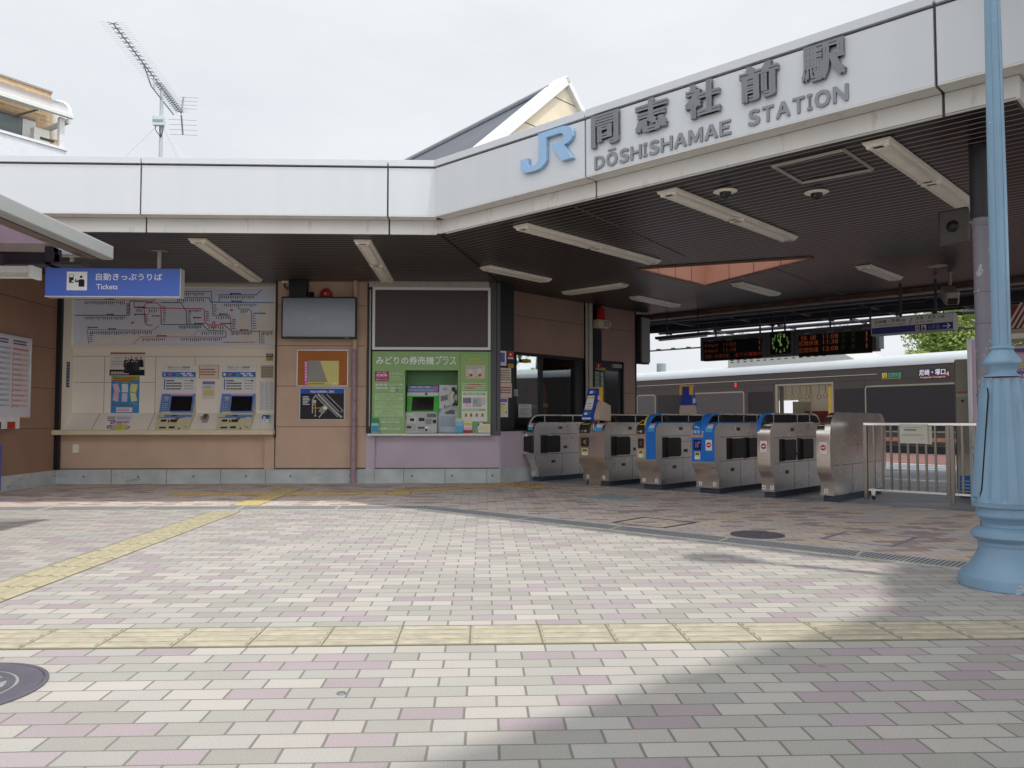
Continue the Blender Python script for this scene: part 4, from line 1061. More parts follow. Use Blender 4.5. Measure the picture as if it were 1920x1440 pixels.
def slopepaper(crop, col):
    a = (180+crop[0]/5.647, 640+crop[1]/5.647, 180+crop[2]/5.647, 640+crop[3]/5.647)
    s = Sign(FSl, a, .003); s.board(ink(col)); s.cv = c5; return s
s = slopepaper((105, 785, 392, 962), 'd6d0d2'); s.bars(125, 795, 230, 850, 3, ink('7a6a72'), 1, .5); s.bars(230, 800, 395, 832, 2, ink('8fb0c4'), 1, .5); s.bars(215, 845, 365, 868, 1, ink('c2708c'), 1, .6)
for cx, cy, c in ((140, 905, '5a3f45'), (178, 860, '6b5a60'), (240, 880, 'b57a90'), (335, 915, 'a05a70')):
    q = s.P(cx, cy); s.mb.disc(q[0], q[1], .035, s.y(1), ink(c), 14); s.mb.disc(q[0], q[1], .02, s.y(2), ink('cdbcc0'), 12)
s.done('flyer', 'pale event flyer with pink and brown pictures lying on the sloping counter base', 'flyer')
s = slopepaper((165, 878, 318, 970), 'a9c9bb'); s.rect(175, 888, 225, 940, ink('cda3c2'), 1); s.rect(215, 890, 262, 962, ink('b9c84f'), 1.5); s.rect(255, 885, 310, 950, ink('c8d06a'), 1); s.bars(170, 940, 310, 965, 2, ink('5f9ac8'), 2)
s.done('flyer', 'small green and lilac leaflet on top of the pale event flyer', 'flyer')
s = paper((373, 684, 411, 709), '', col='d6cdbd'); s.cv = c5
for a in ((1093, 250, 1303, 254), (1093, 388, 1303, 392), (1093, 250, 1097, 392), (1299, 250, 1303, 392)): s.rect(*a, ink('b06a52'))
s.bars(1102, 285, 1295, 365, 3, ink('a5573f'), 1, .5, .2); s.done('notice', 'cream notice with red border between the two ticket machines', 'notice')
s = paper((379, 714, 404, 748), '', col='d4cdc6'); s.cv = c5; s.rect(1130, 425, 1260, 455, ink('8a78b0')); s.bars(1128, 470, 1262, 500, 2, ink('9a8a90')); s.rect(1140, 512, 1245, 575, ink('cdc07e')); s.done('notice', 'small notice with purple heading under the red bordered notice', 'notice')
s = paper((489, 685, 513, 709), '', col='b9aa98'); s.cv = c5; s.bars(1750, 270, 1885, 380, 5, ink('7a685c')); s.done('notice', 'tan laminated notice at the right end of the ticket counter', 'notice')
s = paper((485, 714, 513, 770), '', col='d5d5d2'); s.cv = c5
for x in (1740, 1790, 1840): s.bars(x, 435, x+42, 720, 17, ink('a5abb0'), 1, .4)
s.done('fare_table', 'white table of fares to the right of ticket machine 1', 'fare table')
s = paper((499, 663, 512, 676), '', col='23264a'); s.cv = c5; s.text('CSP', 1808, 136, 1868, 154, wh, 1, .02); s.rect(1802, 165, 1876, 198, ink('d0a02f')); s.text('防犯', 1812, 171, 1866, 190, ink('4a3a20'), 2); s.done('security_sticker', 'navy and yellow security sticker above the fare table on cream panel', 'sticker')
FSide = Fr((XL+.002, 0, 0), 90)
p = FSide.loc(124, 680); q = FSide.loc(131, 726)
s = Sign(FSide, (124, 679, 131, 726), .002); s.board(ink('262a55')); s.vtext('防犯カメラ作動中', 125.2, 680, 129.8, 725, ink('c9cbe0'), 1); s.done('camera_sticker', 'narrow dark blue vertical sticker on the side wall of the ticket counter', 'sticker')
# hook box and IC box on the sloping base
x, z = FSl.loc(386, 788); t = thing('bag_hook', FSl.sub(x, z-.06).M, 'small grey metal hook box between the ticket machines', 'hook')
mb = MB(); mb.box(-.035, .035, -.07, 0, 0, .13, steel('hook_steel', (.45, .42, .38), .35)); mb.box(-.045, .0, -.10, -.07, .01, .05, steel('hook_steel', (.45, .42, .38), .35)); mb.build('housing', t, None, .006)
x, z = FSl.loc(499, 788); t = thing('card_reader', FSl.sub(x, z-.07).M, 'small white and blue wall box near the right end of the ticket counter', 'wall box')
mb = MB(); mb.box(-.065, .065, -.05, 0, 0, .15, m_mwh); mb.build('housing', t, None, .012); mb = MB(); mb.rect(-.055, .05, .055, .13, -.0515, ink('2f5f9f')); mb.rect(-.035, .055, .0, .095, -.053, wh); mb.rect(-.01, .008, .015, .018, -.0515, m_mdk); mb.build('face', t, None, 0, 0)
# outlet box on the wall below
FWl = Fr((0, 11.70, 0), 0)
x, z = FWl.loc(143, 849); t = thing('wall_box', FWl.sub(x, z).M, 'small beige cover box on the tan wall below the ticket counter', 'wall box')
mb = MB(); mb.box(-.04, .04, -.03, 0, 0, .12, m_cream); mb.build('cover', t, None, .005)

# =================================================================== LEFT WALL: timetable, racks
FLW = Fr((-6.12, 0, 0), 90)
s = Sign(FLW, (2, 632, 51, 779), .02)
x0, z1 = 9.75, 1.99; x1, z0 = 10.90, .955
f_ = FLW.sub((x0+x1)/2, z0)
t = thing('timetable_board', f_.M, 'framed timetable with blue and red columns on the left wall', 'timetable'); WM[t.name] = f_.M
w = (x1-x0)/2; h = z1-z0
mb = MB(); mb.box(-w, w, -.03, 0, 0, h, ink('cfc9cf')); mb.build('board', t)
mb = MB()
m_al = paint('aluminium', 'c9ccce', .35, metal=.6, var=.04)
mb.box(-w-.02, w+.02, -.04, 0, h, h+.025, m_al); mb.box(-w-.02, w+.02, -.04, 0, -.025, 0, paint('board_tray', 'b98b3e', .6)); mb.box(-w-.025, -w, -.04, 0, -.0, h, m_al); mb.box(w, w+.025, -.04, 0, -.0, h, m_al); mb.build('frame', t, None, .003)
mb = MB()
for c, xa, xb in (('c8796a', w*.30, w*.92), ('86a9c8', -w*.32, w*.22), ('86a9c8', -w*.95, -w*.4)):
    mb.rect(xa, h*.845, xb, h*.87, -.0315, ink(c))
    for i in range(11): mb.rect(xa, h*(.78-.065*i), xb, h*(.80-.065*i)+.012, -.0315, ink('d3aaa4' if c[0] == 'c' else 'a9b5bd'))
    for i in range(22): mb.rect(xa, h*(.80-.0325*i), xa+.02, h*(.815-.0325*i), -.033, ink('55505a'))
    for i in range(2): mb.rect(xa+.01, h*(.95-.035*i), xb-.05, h*(.97-.035*i), -.0315, ink('5a5560'))
    for i in range(11):
        x = xa+.04
        while x < xa+(xb-xa)*rnd.uniform(.4, .9): mb.rect(x, h*(.785-.065*i), x+.014, h*(.80-.065*i), -.033, ink('77707a')); x += .028
mb.build('timetable_print', t, None, 0, 0)
YR = 10.0
t = tW('leaflet_rack', (-6.0, YR, 0), 'blue leaflet stand at the left edge below the timetable', 'leaflet rack')
m_rk = paint('rack_blue', '4a57b8', .4, var=.05)
mb = MB(); mb.box(-.11, .11, -1.0, 0, .05, .63, m_rk); mb.build('cabinet', t, None, .012)
mb = MB(); mb.box(.111, .114, -.96, -.04, .40, .54, ink('5d5a55')); mb.box(-.10, .10, -.95, -.03, 0, .05, m_blk); mb.build('trim', t)
FLf = Fr((-6.0, 0, 0), 90)
yl1 = FLf.loc(35, 800)[0]; zl0 = FLf.loc(20, 804)[1]; zl1 = FLf.loc(30, 781)[1]
for k in range(4):
    y1 = yl1-.30*k; mb = MB(); mb.prism([(-6.115, zl0+.02), (-5.99, zl0), (-5.99, zl1-.01), (-6.115, zl1)], y1-.28, y1, 'y', ink('d6d2ce')); mb.prism([(-5.988, zl0+.002), (-5.986, zl0+.002), (-5.986, zl0+.09), (-5.988, zl0+.09)], y1-.27, y1-.1, 'y', ink(('a8322c', '2c2c30', '8f3a32', '2f4a80')[k])); o = mb.build('leaflet_stack', None, None, 0, 0)
    tag(o, ('white leaflets with red flash nearest the corner under the timetable tray', 'white leaflets with black band under the timetable, second from the corner', 'white leaflets with dark red band under the timetable, third from the corner', 'white leaflets with blue band under the timetable, farthest from the corner')[k], 'leaflets', 'leaflets under the timetable')

# =================================================================== MIDDLE WALL: monitor, bell, boards, pipe
FW = Fr((0, 11.66, 0), 0)
FM = Fr((0, 11.45, 0), 0)
x0, zt = FM.loc(528, 556); x1, zb = FM.loc(668, 635)
f_ = FM.sub((x0+x1)/2, zb); w = (x1-x0)/2; h = zt-zb
t = thing('display_monitor', f_.M, 'large dark wall monitor with black bezel, switched off', 'monitor'); WM[t.name] = f_.M
mb = MB(); mb.box(-w, w, 0, .07, 0, h, m_blk); mb.build('bezel', t, None, .006)
mb = MB(); mb.rect(-w+.022, .028, w-.022, h-.022, -.001, paint('monitor_screen', '545a66', .22, var=.03, spec=.9)); mb.build('screen', t, None, 0, 0)
mb = MB(); mb.box(-.2, .2, .07, .21, h*.3, h*.7, m_blk); mb.box(w*.7, w*.8, -.002, 0, .008, .014, ink('b9b9b9')); mb.build('wall_bracket', t)
x0, zt = FW.loc(547, 527.5); x1, zb = FW.loc(579, 556)
f_ = FW.sub((x0+x1)/2, zb-.05); t = tag((lambda m: m.build('speaker_box', None, f_.M, .005))((lambda m: (m.box(-.125, .125, -.16, 0, 0, zt-zb+.05, m_blk), m)[1])(MB())), 'black box fixed to the wall above the monitor', 'equipment box')
x, z = FW.loc(612, 552); f_ = FW.sub(x, z)
t = thing('fire_bell', f_.M, 'round red fire alarm bell above the monitor', 'fire bell')
m_red = paint('alarm_red', 'b02a26', .35, var=.05)
mb = MB(); mb.lathe([(.085, 0), (.088, .02), (.08, .05), (.05, .068), (.001, .072)], m_red, 28); o = mb.build('gong', t); o.matrix_basis = Matrix.Rotation(R(90), 4, 'X')
mb = MB(); mb.lathe([(.014, .07), (.014, .078), (.001, .08)], ink('d5cfc8'), 12); o = mb.build('hub', t); o.matrix_basis = Matrix.Rotation(R(90), 4, 'X')
x, z = FW.loc(585, 552); f_ = FW.sub(x, z)
mb = MB(); mb.lathe([(.035, 0), (.04, .02), (.03, .05), (.012, .07), (.001, .072)], m_blk, 18); o = mb.build('wall_camera', None, f_.M @ Matrix.Rotation(R(90), 4, 'X')); tag(o, 'small black dome sensor between the black box and the red bell', 'sensor')
x, z = FW.loc(536, 530); f_ = FW.sub(x, z)
t = thing('cable_box', f_.M, 'small pale junction box with looping black cable at the ceiling left of the monitor', 'junction box')
mb = MB(); mb.box(-.05, .05, -.05, 0, -.01, .03, m_cream); mb.build('cover', t, None, .004)
mb = MB()
for dx, dp in ((-.02, .09), (.0, .11)): mb.tube([(dx, -.03, -.01), (dx, -.035, -dp*.6), (dx+.03, -.035, -dp), (dx+.07, -.03, -dp*.7), (dx+.1, -.02, -.01)], .006, m_blk, 6)
mb.build('cable', t)
# bulletin board
s = Sign(FW, (558.5, 658, 651.5, 722.5), .015)
t = thing('bulletin_board', s.f.M, 'orange brown framed bulletin board holding one grey and yellow poster', 'bulletin board')
b_ = MB(); s.board(paint('cork', 'a8642e', .7, var=.06, scale=3), b_); b_.build('board', t)
s.frame(m_al, .02, .01).build('frame', t, None, .006)
s.cv = (520, 520, 3.694)
s.rect(188, 578, 427, 745, ink('b9b7a0'), 1); s.rect(188, 578, 213, 745, ink('c23f8a'), 2); s.poly([(213, 580), (298, 580), (350, 727), (213, 727)], ink('928f8b'), 2); s.poly([(298, 580), (427, 580), (427, 727), (350, 727)], ink('d0c77c'), 2)
s.vtext('特殊詐欺被害防止', 192, 582, 210, 742, wh, 3, .01); s.rect(213, 727, 427, 745, ink('d2c45c'), 2.5); s.bars(220, 730, 370, 742, 1, ink('6a5a40'), 3); s.rect(380, 731, 420, 743, ink('cfd2d6'), 3)
s.mb.build('poster', t, None, 0, 0)
s = Sign(FW, (563, 729, 645.5, 786), .014)
t = thing('station_area_map', s.f.M, 'dark local map sign with blue heading below the bulletin board', 'map sign')
b_ = MB(); s.board(ink('26252a'), b_); b_.build('board', t)
s.frame(m_al, .012, .004).build('frame', t, None, .004)
s.cv = (520, 520, 3.694)
s.rect(160, 775, 465, 805, ink('2a55b4'), 1); s.text('同志社前駅構内ご案内', 232, 783, 395, 801, wh, 2, .012)
gr = ink('a7a7a5'); s.line([(285, 812), (412, 940), (445, 968)], 14, gr); s.line([(310, 812), (428, 930)], 6, gr, 2); s.line([(345, 812), (455, 922), (440, 935)], 5, gr, 2); s.line([(268, 815), (245, 850), (245, 940)], 8, gr); s.line([(268, 822), (345, 900), (290, 970)], 8, gr)
s.line([(265, 850), (265, 960)], 5, ink('c9a84a'), 2); s.line([(245, 905), (300, 905), (345, 880)], 4, ink('c9a84a'), 2.3); s.poly([(300, 905), (330, 890), (355, 905), (320, 945), (285, 930)], ink('8b8b89'), 2); s.rect(250, 872, 268, 886, ink('d07a50'), 3); s.rect(258, 955, 272, 963, ink('d8c040'), 3); s.rect(320, 895, 345, 915, ink('e0e0e0'), 3); s.rect(250, 852, 270, 868, ink('c9c9c7'), 3)
s.line([(335, 885), (420, 968)], 4, gr, 2); s.bars(178, 822, 230, 885, 6, ink('d9d9d9'), 2, .55)
s.mb.build('map_print', t, None, 0, 0)
t = tW('rainwater_pipe', (-1.87, 11.60, 0), 'mauve painted rainwater pipe with worn patches on the tan wall', 'drainpipe')
m_pipe = paint('pipe_mauve', '9a8187', .6, var=.12, scale=8); m_pw = paint('pipe_worn', '6c5c5c', .8, var=.3, scale=12)
mb = MB(); mb.tube([(0, 0, 0), (0, 0, 1.95)], .042, m_pipe, 16); mb.build('lower_pipe', t)
mb = MB(); mb.tube([(.005, 0, 1.95), (.01, 0, ZS)], .035, m_tan, 16); mb.build('upper_pipe', t)
mb = MB()
for z in (.32, .93, 1.5): mb.lathe([(.042, z-.012), (.047, z-.009), (.047, z+.009), (.042, z+.012)], m_pipe, 16); mb.box(-.015, .015, .03, .06, z-.01, z+.01, m_pipe)
for i in range(26):
    z = rnd.uniform(.3, 1.5); a = rnd.uniform(-2.4, -.7); r = .0428
    mb.box(r*math.cos(a)-.004, r*math.cos(a)+.004, r*math.sin(a)-.003, r*math.sin(a)+.001, z-rnd.uniform(.004, .012), z+.008, m_pw)
mb.build('bracket', t)

# =================================================================== GREEN TICKET BOOTH
FG = Fr((0, 11.60, 0), 0)
c6 = (690, 650, 8.0)
kx = lambda x, y: FG.loc(690+x/8, 650+y/8)
xa, zt = kx(65, 70); xb, zb = kx(1838, 1300)
f_ = FG.sub((xa+xb)/2, zb)
bt = thing('green_ticket_booth', f_.M, 'green fronted reserved ticket booth with white Japanese heading', 'ticket booth'); WM[bt.name] = f_.M
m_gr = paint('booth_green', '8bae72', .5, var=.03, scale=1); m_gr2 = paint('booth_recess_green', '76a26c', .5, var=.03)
rel = lambda x, y: (kx(x, y)[0]-(xa+xb)/2, kx(x, y)[1]-zb)
(ax, _), (rx0, rz1), (rx1, _) = rel(65, 70), rel(555, 352), rel(1352, 352)
bx = rel(1838, 70)[0]; H = zt-zb
mb = MB(); mb.box(ax, rx0, 0, .06, 0, H, m_gr); mb.box(rx1, bx, 0, .06, 0, H, m_gr); mb.box(rx0, rx1, 0, .06, rz1, H, m_gr)
mb.build('front_panel', bt, None, 0, 0)
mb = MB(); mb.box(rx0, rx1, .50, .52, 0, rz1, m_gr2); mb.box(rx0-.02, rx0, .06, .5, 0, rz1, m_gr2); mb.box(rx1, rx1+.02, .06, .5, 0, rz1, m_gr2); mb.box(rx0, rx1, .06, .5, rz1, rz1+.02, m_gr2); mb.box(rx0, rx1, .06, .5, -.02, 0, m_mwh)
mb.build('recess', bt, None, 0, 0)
s = Sign(FG, (700, 660, 918, 812), .001); s.f = f_; s.cv = c6
s.text('みどりの券売機', 122, 145, 990, 268, wh, 1, .02); s.text('プラス', 1012, 138, 1318, 270, wh, 1, .045); s.text('プラス', 1022, 152, 1305, 258, ink('8bae72'), 2, .0)
pl = ink('a5c58a'); yl = ink('cfc24a')
s.rect(105, 368, 312, 517, ink('a63363'), 1); s.text('新規・継続', 138, 380, 275, 400, wh, 2, .01); s.text('定期券', 122, 410, 292, 448, wh, 2, .02); s.text('発売しています', 120, 482, 295, 502, wh, 2, .01); s.rect(125, 463, 290, 467, ink('d8a0b8'), 2)
def outl(a, b, c, d, m, w=4):
    for q in ((a, b, c, b+w), (a, d-w, c, d), (a, b, a+w, d), (c-w, b, c, d)): s.rect(*q, m, 1)
outl(322, 368, 530, 517, pl); s.text('トクトクきっぷ', 335, 388, 520, 422, wh, 2, .01); s.bars(342, 436, 520, 502, 3, pl, 2, .6)
outl(105, 540, 308, 682, pl); s.text('新幹線', 116, 552, 292, 588, wh, 2, .012); s.text('特急列車', 114, 602, 292, 640, wh, 2, .012); s.bars(116, 658, 290, 672, 1, pl, 2)
outl(322, 540, 530, 682, pl); s.text('エクスプレス予約', 330, 552, 518, 586, wh, 2, .008); s.text('5489サービス', 332, 602, 516, 636, wh, 2, .008); s.rect(335, 648, 412, 674, ink('d6c2b0'), 2); s.rect(418, 648, 445, 674, ink('4a7ab0'), 2); s.bars(452, 655, 516, 668, 1, pl, 2)
for y0, y1, a, b in ((702, 808, 'ジパング倶楽部・学割証の', '割引証のご使用可能'), (822, 930, 'ほとんどの乗車変更手続き', 'ができます'), (940, 1048, '乗車券などの', '払い戻しができます')):
    s.rect(98, y0, 530, y1, ink('a9c795'), 1); m_ = ink('74905a')
    wa = 12*17.5*2 if len(a) > 8 else 210; cxm = 315; wa = min(400, len(a)*33); wb = min(380, len(b)*33)
    s.text(a, cxm-wa/2, y0+18, cxm+wa/2, y0+50, m_, 2); s.text(b, cxm-wb/2, y0+58, cxm+wb/2, y0+90, m_, 2)
outl(98, 1060, 530, 1185, pl); s.text('クレジットカード', 165, 1074, 468, 1104, wh, 2, .01); s.text('利用いただけます', 175, 1112, 485, 1146, wh, 2, .01); s.bars(170, 1158, 485, 1172, 1, pl, 2, .5, .02)
outl(98, 1200, 530, 1262, pl); s.text('収書発行いたします', 165, 1212, 485, 1246, wh, 2, .01)
s.rect(1378, 95, 1384, 1290, ink('5d8a42'), 1); s.rect(1378, 95, 1812, 100, ink('5d8a42'), 1); s.rect(1808, 95, 1813, 1290, ink('5d8a42'), 1)
outl(1410, 138, 1785, 268, ink('b9c24a')); s.text('営業時間', 1510, 168, 1682, 205, yl, 2, .012); s.text('6:00～23:00', 1450, 216, 1742, 248, yl, 2, .02)
s.bars(1410, 538, 1780, 652, 4, ink('c5d6b4'), 1, .4, .1); s.rect(1505, 557, 1700, 578, ink('c06a62'), 1.5); s.rect(1452, 610, 1612, 632, ink('c06a62'), 1.5)
s.rect(1408, 670, 1785, 1120, ink('d5d8d0'), 1); s.rect(1428, 690, 1765, 726, m_gr, 2); s.text('操作と取扱い方法', 1465, 696, 1720, 720, wh, 3, .01)
s.rect(1425, 765, 1550, 850, ink('8a7a86'), 2); s.rect(1485, 770, 1545, 845, ink('8a6aa0'), 3); s.rect(1450, 860, 1550, 908, ink('d9b9c4'), 2); s.rect(1568, 765, 1705, 905, ink('a9a9ac'), 2); s.rect(1655, 765, 1705, 850, ink('c2a8b0'), 3); s.rect(1575, 800, 1640, 850, ink('88a58a'), 3); s.bars(1715, 770, 1770, 880, 5, ink('8b8b8b'), 2)
s.rect(1425, 930, 1760, 965, m_gr, 2); s.bars(1440, 938, 1750, 958, 1, wh, 3)
for i, x in enumerate((1438, 1515, 1600, 1685)): s.rect(x, 990, x+65, 1060, ink('d8ceb0'), 2); s.poly([(x+10, 1050), (x+25, 1000), (x+45, 1010), (x+50, 1050)], ink(('b0625a', '9a6a4a', '5f7a8a', '8a7a4a')[i]), 3); s.rect(x+30, 1000, x+40, 1030, ink('40484a'), 4)
s.mb.build('panel_lettering', bt, None, 0, 0)
# black mullion, frame posts, sill
mb = MB(); q = rel(0, 40); mb.box(ax-.06, bx+.01, -.01, .05, H+.01, H+.045, m_blk); mb.box(ax-.075, ax-.012, -.02, .09, 0, H+1.0, m_blk); mb.box(ax-.04, ax-.022, -.03, .09, .1, H+.9, paint('pale_strip', 'a9a49c', .5)); mb.build('frame', bt, None, .003, 0)
mb = MB(); mb.box(ax-.05, bx+.0, -.09, .08, -.035, 0, paint('sill_white', 'd2d3cf', .4)); mb.build('sill', bt, None, .006)
# vending machine in the recess
FV = Fr((0, 11.78, 0), 0)
kv = lambda x, y: FV.loc(690+x/8, 650+y/8)
(vx0, vz1), (vx1, vz0) = kv(590, 575), kv(1070, 1290)
o_ = FV.sub((vx0+vx1)/2, vz0); w = (vx1-vx0)/2; zf = lambda y: kv(600, y)[1]-vz0
vm = thing('reserved_ticket_machine', o_.M, 'white and lime green reserved ticket machine with phone handset inside the green booth', 'ticket machine'); WM[vm.name] = o_.M
m_vm = paint('machine_grey', 'b9bcbd', .4, var=.03); m_lime = paint('lime', '3fae2e', .4, var=.02)
mb = MB(); mb.box(-w, w, 0, .25, zf(1290)+.02, zf(575), m_vm); mb.build('cabinet', vm, None, .004)
s = Sign(FV, (700, 660, 918, 812), .002); s.f = o_; s.cv = c6
s.rect(592, 578, 1065, 685, ink('3a3450'), 1); s.rect(602, 588, 1055, 626, ink('7a86b8'), 2); s.rect(602, 630, 1055, 676, ink('8f9bc4'), 2); s.text('指定席・自由席・乗車券', 645, 594, 935, 620, wh, 3); s.rect(980, 590, 1050, 670, ink('a878b4'), 3); s.text('オープンチケット', 765, 638, 945, 662, ink('5a6ab0'), 3)
s.rect(592, 688, 1068, 735, ink('c9cdcf'), 1); s.rect(855, 692, 893, 728, ink('5d5f63'), 2); s.mb.build('header_print', vm, None, 0, 0)
mb = MB(); mb.prism([(-.002, zf(740)), (-.07, zf(980)), (0, zf(980))], -w, w, 'x', m_lime)
ty = lambda y: -.004-.068*(y-740)/240
q0, q1, q2, q3 = kv(668, 755), kv(992, 755), kv(985, 962), kv(655, 962)
mb.poly([(q[0]-(vx0+vx1)/2, ty(y), q[1]-vz0) for q, y in ((q3, 962), (q2, 962), (q1, 755), (q0, 755))], m_scr); mb.build('screen', vm, None, 0, 0)
mb = MB(); xr = kv(1040, 1280)[0]-(vx0+vx1)/2
mb.prism([(-.07, zf(982)), (-.16, 0), (.1, 0), (.1, zf(982))], -w-.03, xr, 'x', paint('machine_pale', 'b3b4b1', .4, var=.03))
ly = lambda y: -.072-.09*(y-982)/(1290-982)
def lp(pts, m, off=.003):
    mb.poly([(kv(x, y)[0]-(vx0+vx1)/2, ly(y)-off, kv(x, y)[1]-vz0) for x, y in pts], m)
for a, b, c, d, m_ in ((585, 1000, 700, 1035, ink('c9cacb')), (590, 1050, 735, 1140, ink('c5c5c2')), (640, 1075, 702, 1118, m_mdk), (770, 1068, 855, 1118, m_mdk), (595, 1190, 662, 1222, m_mdk), (590, 1160, 730, 1255, ink('a8a8a5')), (755, 1185, 860, 1265, ink('a5a5a3')), (760, 1205, 858, 1228, m_mdk), (870, 1082, 960, 1165, ink('8f9091')), (978, 1095, 1030, 1150, m_mdk), (870, 1232, 900, 1265, m_mdk), (890, 1005, 1030, 1060, ink('6f706d')), (870, 1200, 915, 1222, ink('efefec'))):
    lp([(a, d), (c, d), (c, b), (a, b)], m_, .003+.001*(m_ is m_mdk))
mb.build('coin_panel', vm, None, 0, 0)
# phone unit
ph = [kv(1070, 575), kv(1345, 580), kv(1345, 850), kv(1235, 880), kv(1070, 940)]
X_ = lambda x, y: (kv(x, y)[0]-(vx0+vx1)/2, kv(x, y)[1]-vz0)
mb = MB(); mb.prism([X_(1072, 575), X_(1345, 580), X_(1345, 850), X_(1235, 880), X_(1072, 940)], -.06, .1, 'y', m_vm)
def ff(pts, m, y): mb.poly([(X_(*p)[0], y, X_(*p)[1]) for p in pts], m)
ff([(1095, 820), (1200, 800), (1200, 722), (1095, 742)], m_scr, -.062); ff([(1125, 660), (1190, 660), (1190, 618), (1125, 618)], ink('9a9b9c'), -.062); ff([(1145, 910), (1158, 905), (1158, 865), (1145, 868)], m_mdk, -.062)
mb.build('phone_panel', vm, None, .004, 0)
mb = MB(); hp = [X_(1290, 690), X_(1262, 730), X_(1258, 790), X_(1285, 840)]
mb.tube([(p[0], -.12, p[1]) for p in hp], [.022, .018, .018, .024], paint('handset', 'ddd6bf', .4), 10)
a = X_(1285, 640); mb.lathe([(.03, 0), (.03, .035), (.001, .04)], m_blk, 16, (0, 0)); 
n0 = len(mb.v)-48
mb.v = mb.v[:n0]+[(v[0]+a[0], -.07-v[2], v[1]+a[1]) for v in mb.v[n0:]]
for p in (hp[0], hp[-1]): mb.box(p[0]+.0, p[0]+.045, -.13, -.09, p[1]-.03, p[1]+.03, m_blk)
mb.build('handset', vm)
mb = MB(); cpts = [(1265, 850), (1245, 920), (1195, 965), (1140, 960), (1110, 930)]
mb.tube([(X_(*p)[0], -.09, X_(*p)[1]) for p in cpts], .008, paint('cord', 'cfcac0', .5), 6); mb.build('cord', vm)
mb = MB(); (q0, q1), (q2, q3) = X_(1060, 880), X_(1350, 1290); mb.box(q0, q2, -.01, .2, 0, q1, paint('side_panel', 'b4bcc4', .4)); mb.box(q0+.03, q2-.03, -.012, -.01, .09, q1-.16, ink('a1abb6')); mb.box(q0+.1, q2-.05, -.014, -.01, q1-.13, q1-.07, ink('6b6d72')); mb.build('side_panel', vm, None, .003)
# sheet taped on the right panel
FGp = Fr((0, 11.598, 0), 0)
def crop6(a, b, c, d): return (690+a/8, 650+b/8, 690+c/8, 650+d/8)
s = Sign(FGp, crop6(1465, 280, 1755, 478), .003); s.board(ink('cdbca6')); s.cv = c6
for x in (1540, 1672): s.rect(x-40, 290, x+30, 400, ink('c9cfcf'), 1); s.poly([(x-12, 455), (x+30, 430), (x+15, 400), (x-20, 425)], ink('b5372f'), 2); s.rect(x-60, 450, x-45, 462, ink('4a3a34'), 2)
s.bars(1480, 295, 1740, 340, 3, ink('9a8a7a'), 1); s.done('notice', 'cream paper notice with two red figures taped to the green booth', 'notice')
# leaflet holders on the sill
def holder(c, layers, label, dpt=.07):
    a, b, c_, d = c
    f0 = Fr((0, 11.55, 0), 0); s = Sign(f0, crop6(a, b, c_, d), .0); o = thing('leaflet_holder', s.f.M, label, 'leaflet holder', 'leaflet holders on the booth sill')
    mb = MB(); mb.box(s.x0, s.x1, 0, dpt, 0, s.z1*.55, clearglass('acrylic', alpha=.3)); mb.build('stand', o, None, .002)
    mb = MB()
    for i, (u0, v0, u1, v1, col) in enumerate(layers): mb.box(s.x0+(s.x1-s.x0)*u0, s.x0+(s.x1-s.x0)*u1, -.004-.003*i, .02, s.z1*(1-v1), s.z1*(1-v0), ink(col))
    mb.build('leaflet', o, None, 0, 0)
holder((48, 1070, 160, 1290), [(0, 0, 1, .36, '3f8f5a'), (0, .36, 1, 1, 'a9c4c8'), (.05, .52, .95, .95, '3f93ad')], 'green topped leaflet holder at the left end of the booth sill')
holder((1312, 1075, 1425, 1290), [(0, .0, 1, .25, 'c5c2b0'), (0, .2, 1, .5, '86b8d0'), (.02, .5, .98, 1, '5fa3c4')], 'light blue leaflet holder beside the grey machine side panel')
holder((1432, 1105, 1565, 1290), [(0, 0, 1, .55, 'd8d3c2'), (.05, .2, .95, .45, 'cdb85c'), (0, .55, 1, .78, 'b8b4d0'), (0, .78, 1, 1, 'c23436')], 'white leaflet holder with red bottom band on the booth sill')
holder((1650, 1140, 1835, 1290), [(0, 0, 1, 1, 'd5d3c8'), (.1, .3, .9, .8, 'd0c9a0'), (.0, .02, .1, .3, '2f4f8f'), (.38, .0, .6, .1, '2f4f9f'), (.6, .0, 1, .1, 'b5403a')], 'cream leaflet holder at the right end of the booth sill')
# upper dark signboard with white frame
FU = Fr((0, 11.62, 0), 0)
s = Sign(FU, (703.5, 545, 915, 651), .02)
t = thing('blank_signboard', s.f.M, 'blank dark brown signboard in a white frame above the green booth', 'signboard')
b_ = MB(); s.board(paint('brown_board', '47393a', .45, var=.06), b_); b_.build('board', t)
s.frame(paint('frame_white', 'd9d8d4', .4, var=.02), .04, .02).build('frame', t, None, .004)
mb = MB(); mb.box(-1.72, .1, 11.63, 11.9, 1.95, ZS, m_tan); inW(mb, 'booth_upper_wall', bld, smooth=0)
mb = MB(); mb.box(-1.66, .08, 11.56, 11.63, ZS-.09, ZS-.002, paint('pale_strip', 'a9a49c', .5)); inW(mb, 'booth_head_trim', bld, .003)

# =================================================================== NOTICES ON THE DARK CORNER COLUMN (plane u = -8.06 facing right-front)
FC = Fr(UN(-8.398, 0), 45)
FC0 = Fr(UN(-8.058, 0), 45)
FK = Fr((0, 11.618, 0), 0)
c7 = (920, 520, 5.333)
def colnote(crop, col, label, cat, deco):
    a, b, c, d = crop
    fr = FKc
    s = Sign(fr, (920+a/5.333, 520+b/5.333, 920+c/5.333, 520+d/5.333), .003); s.board(ink(col)); s.cv = c7; deco(s); return s.done('notice' if cat == 'notice' else 'sticker', label, cat)
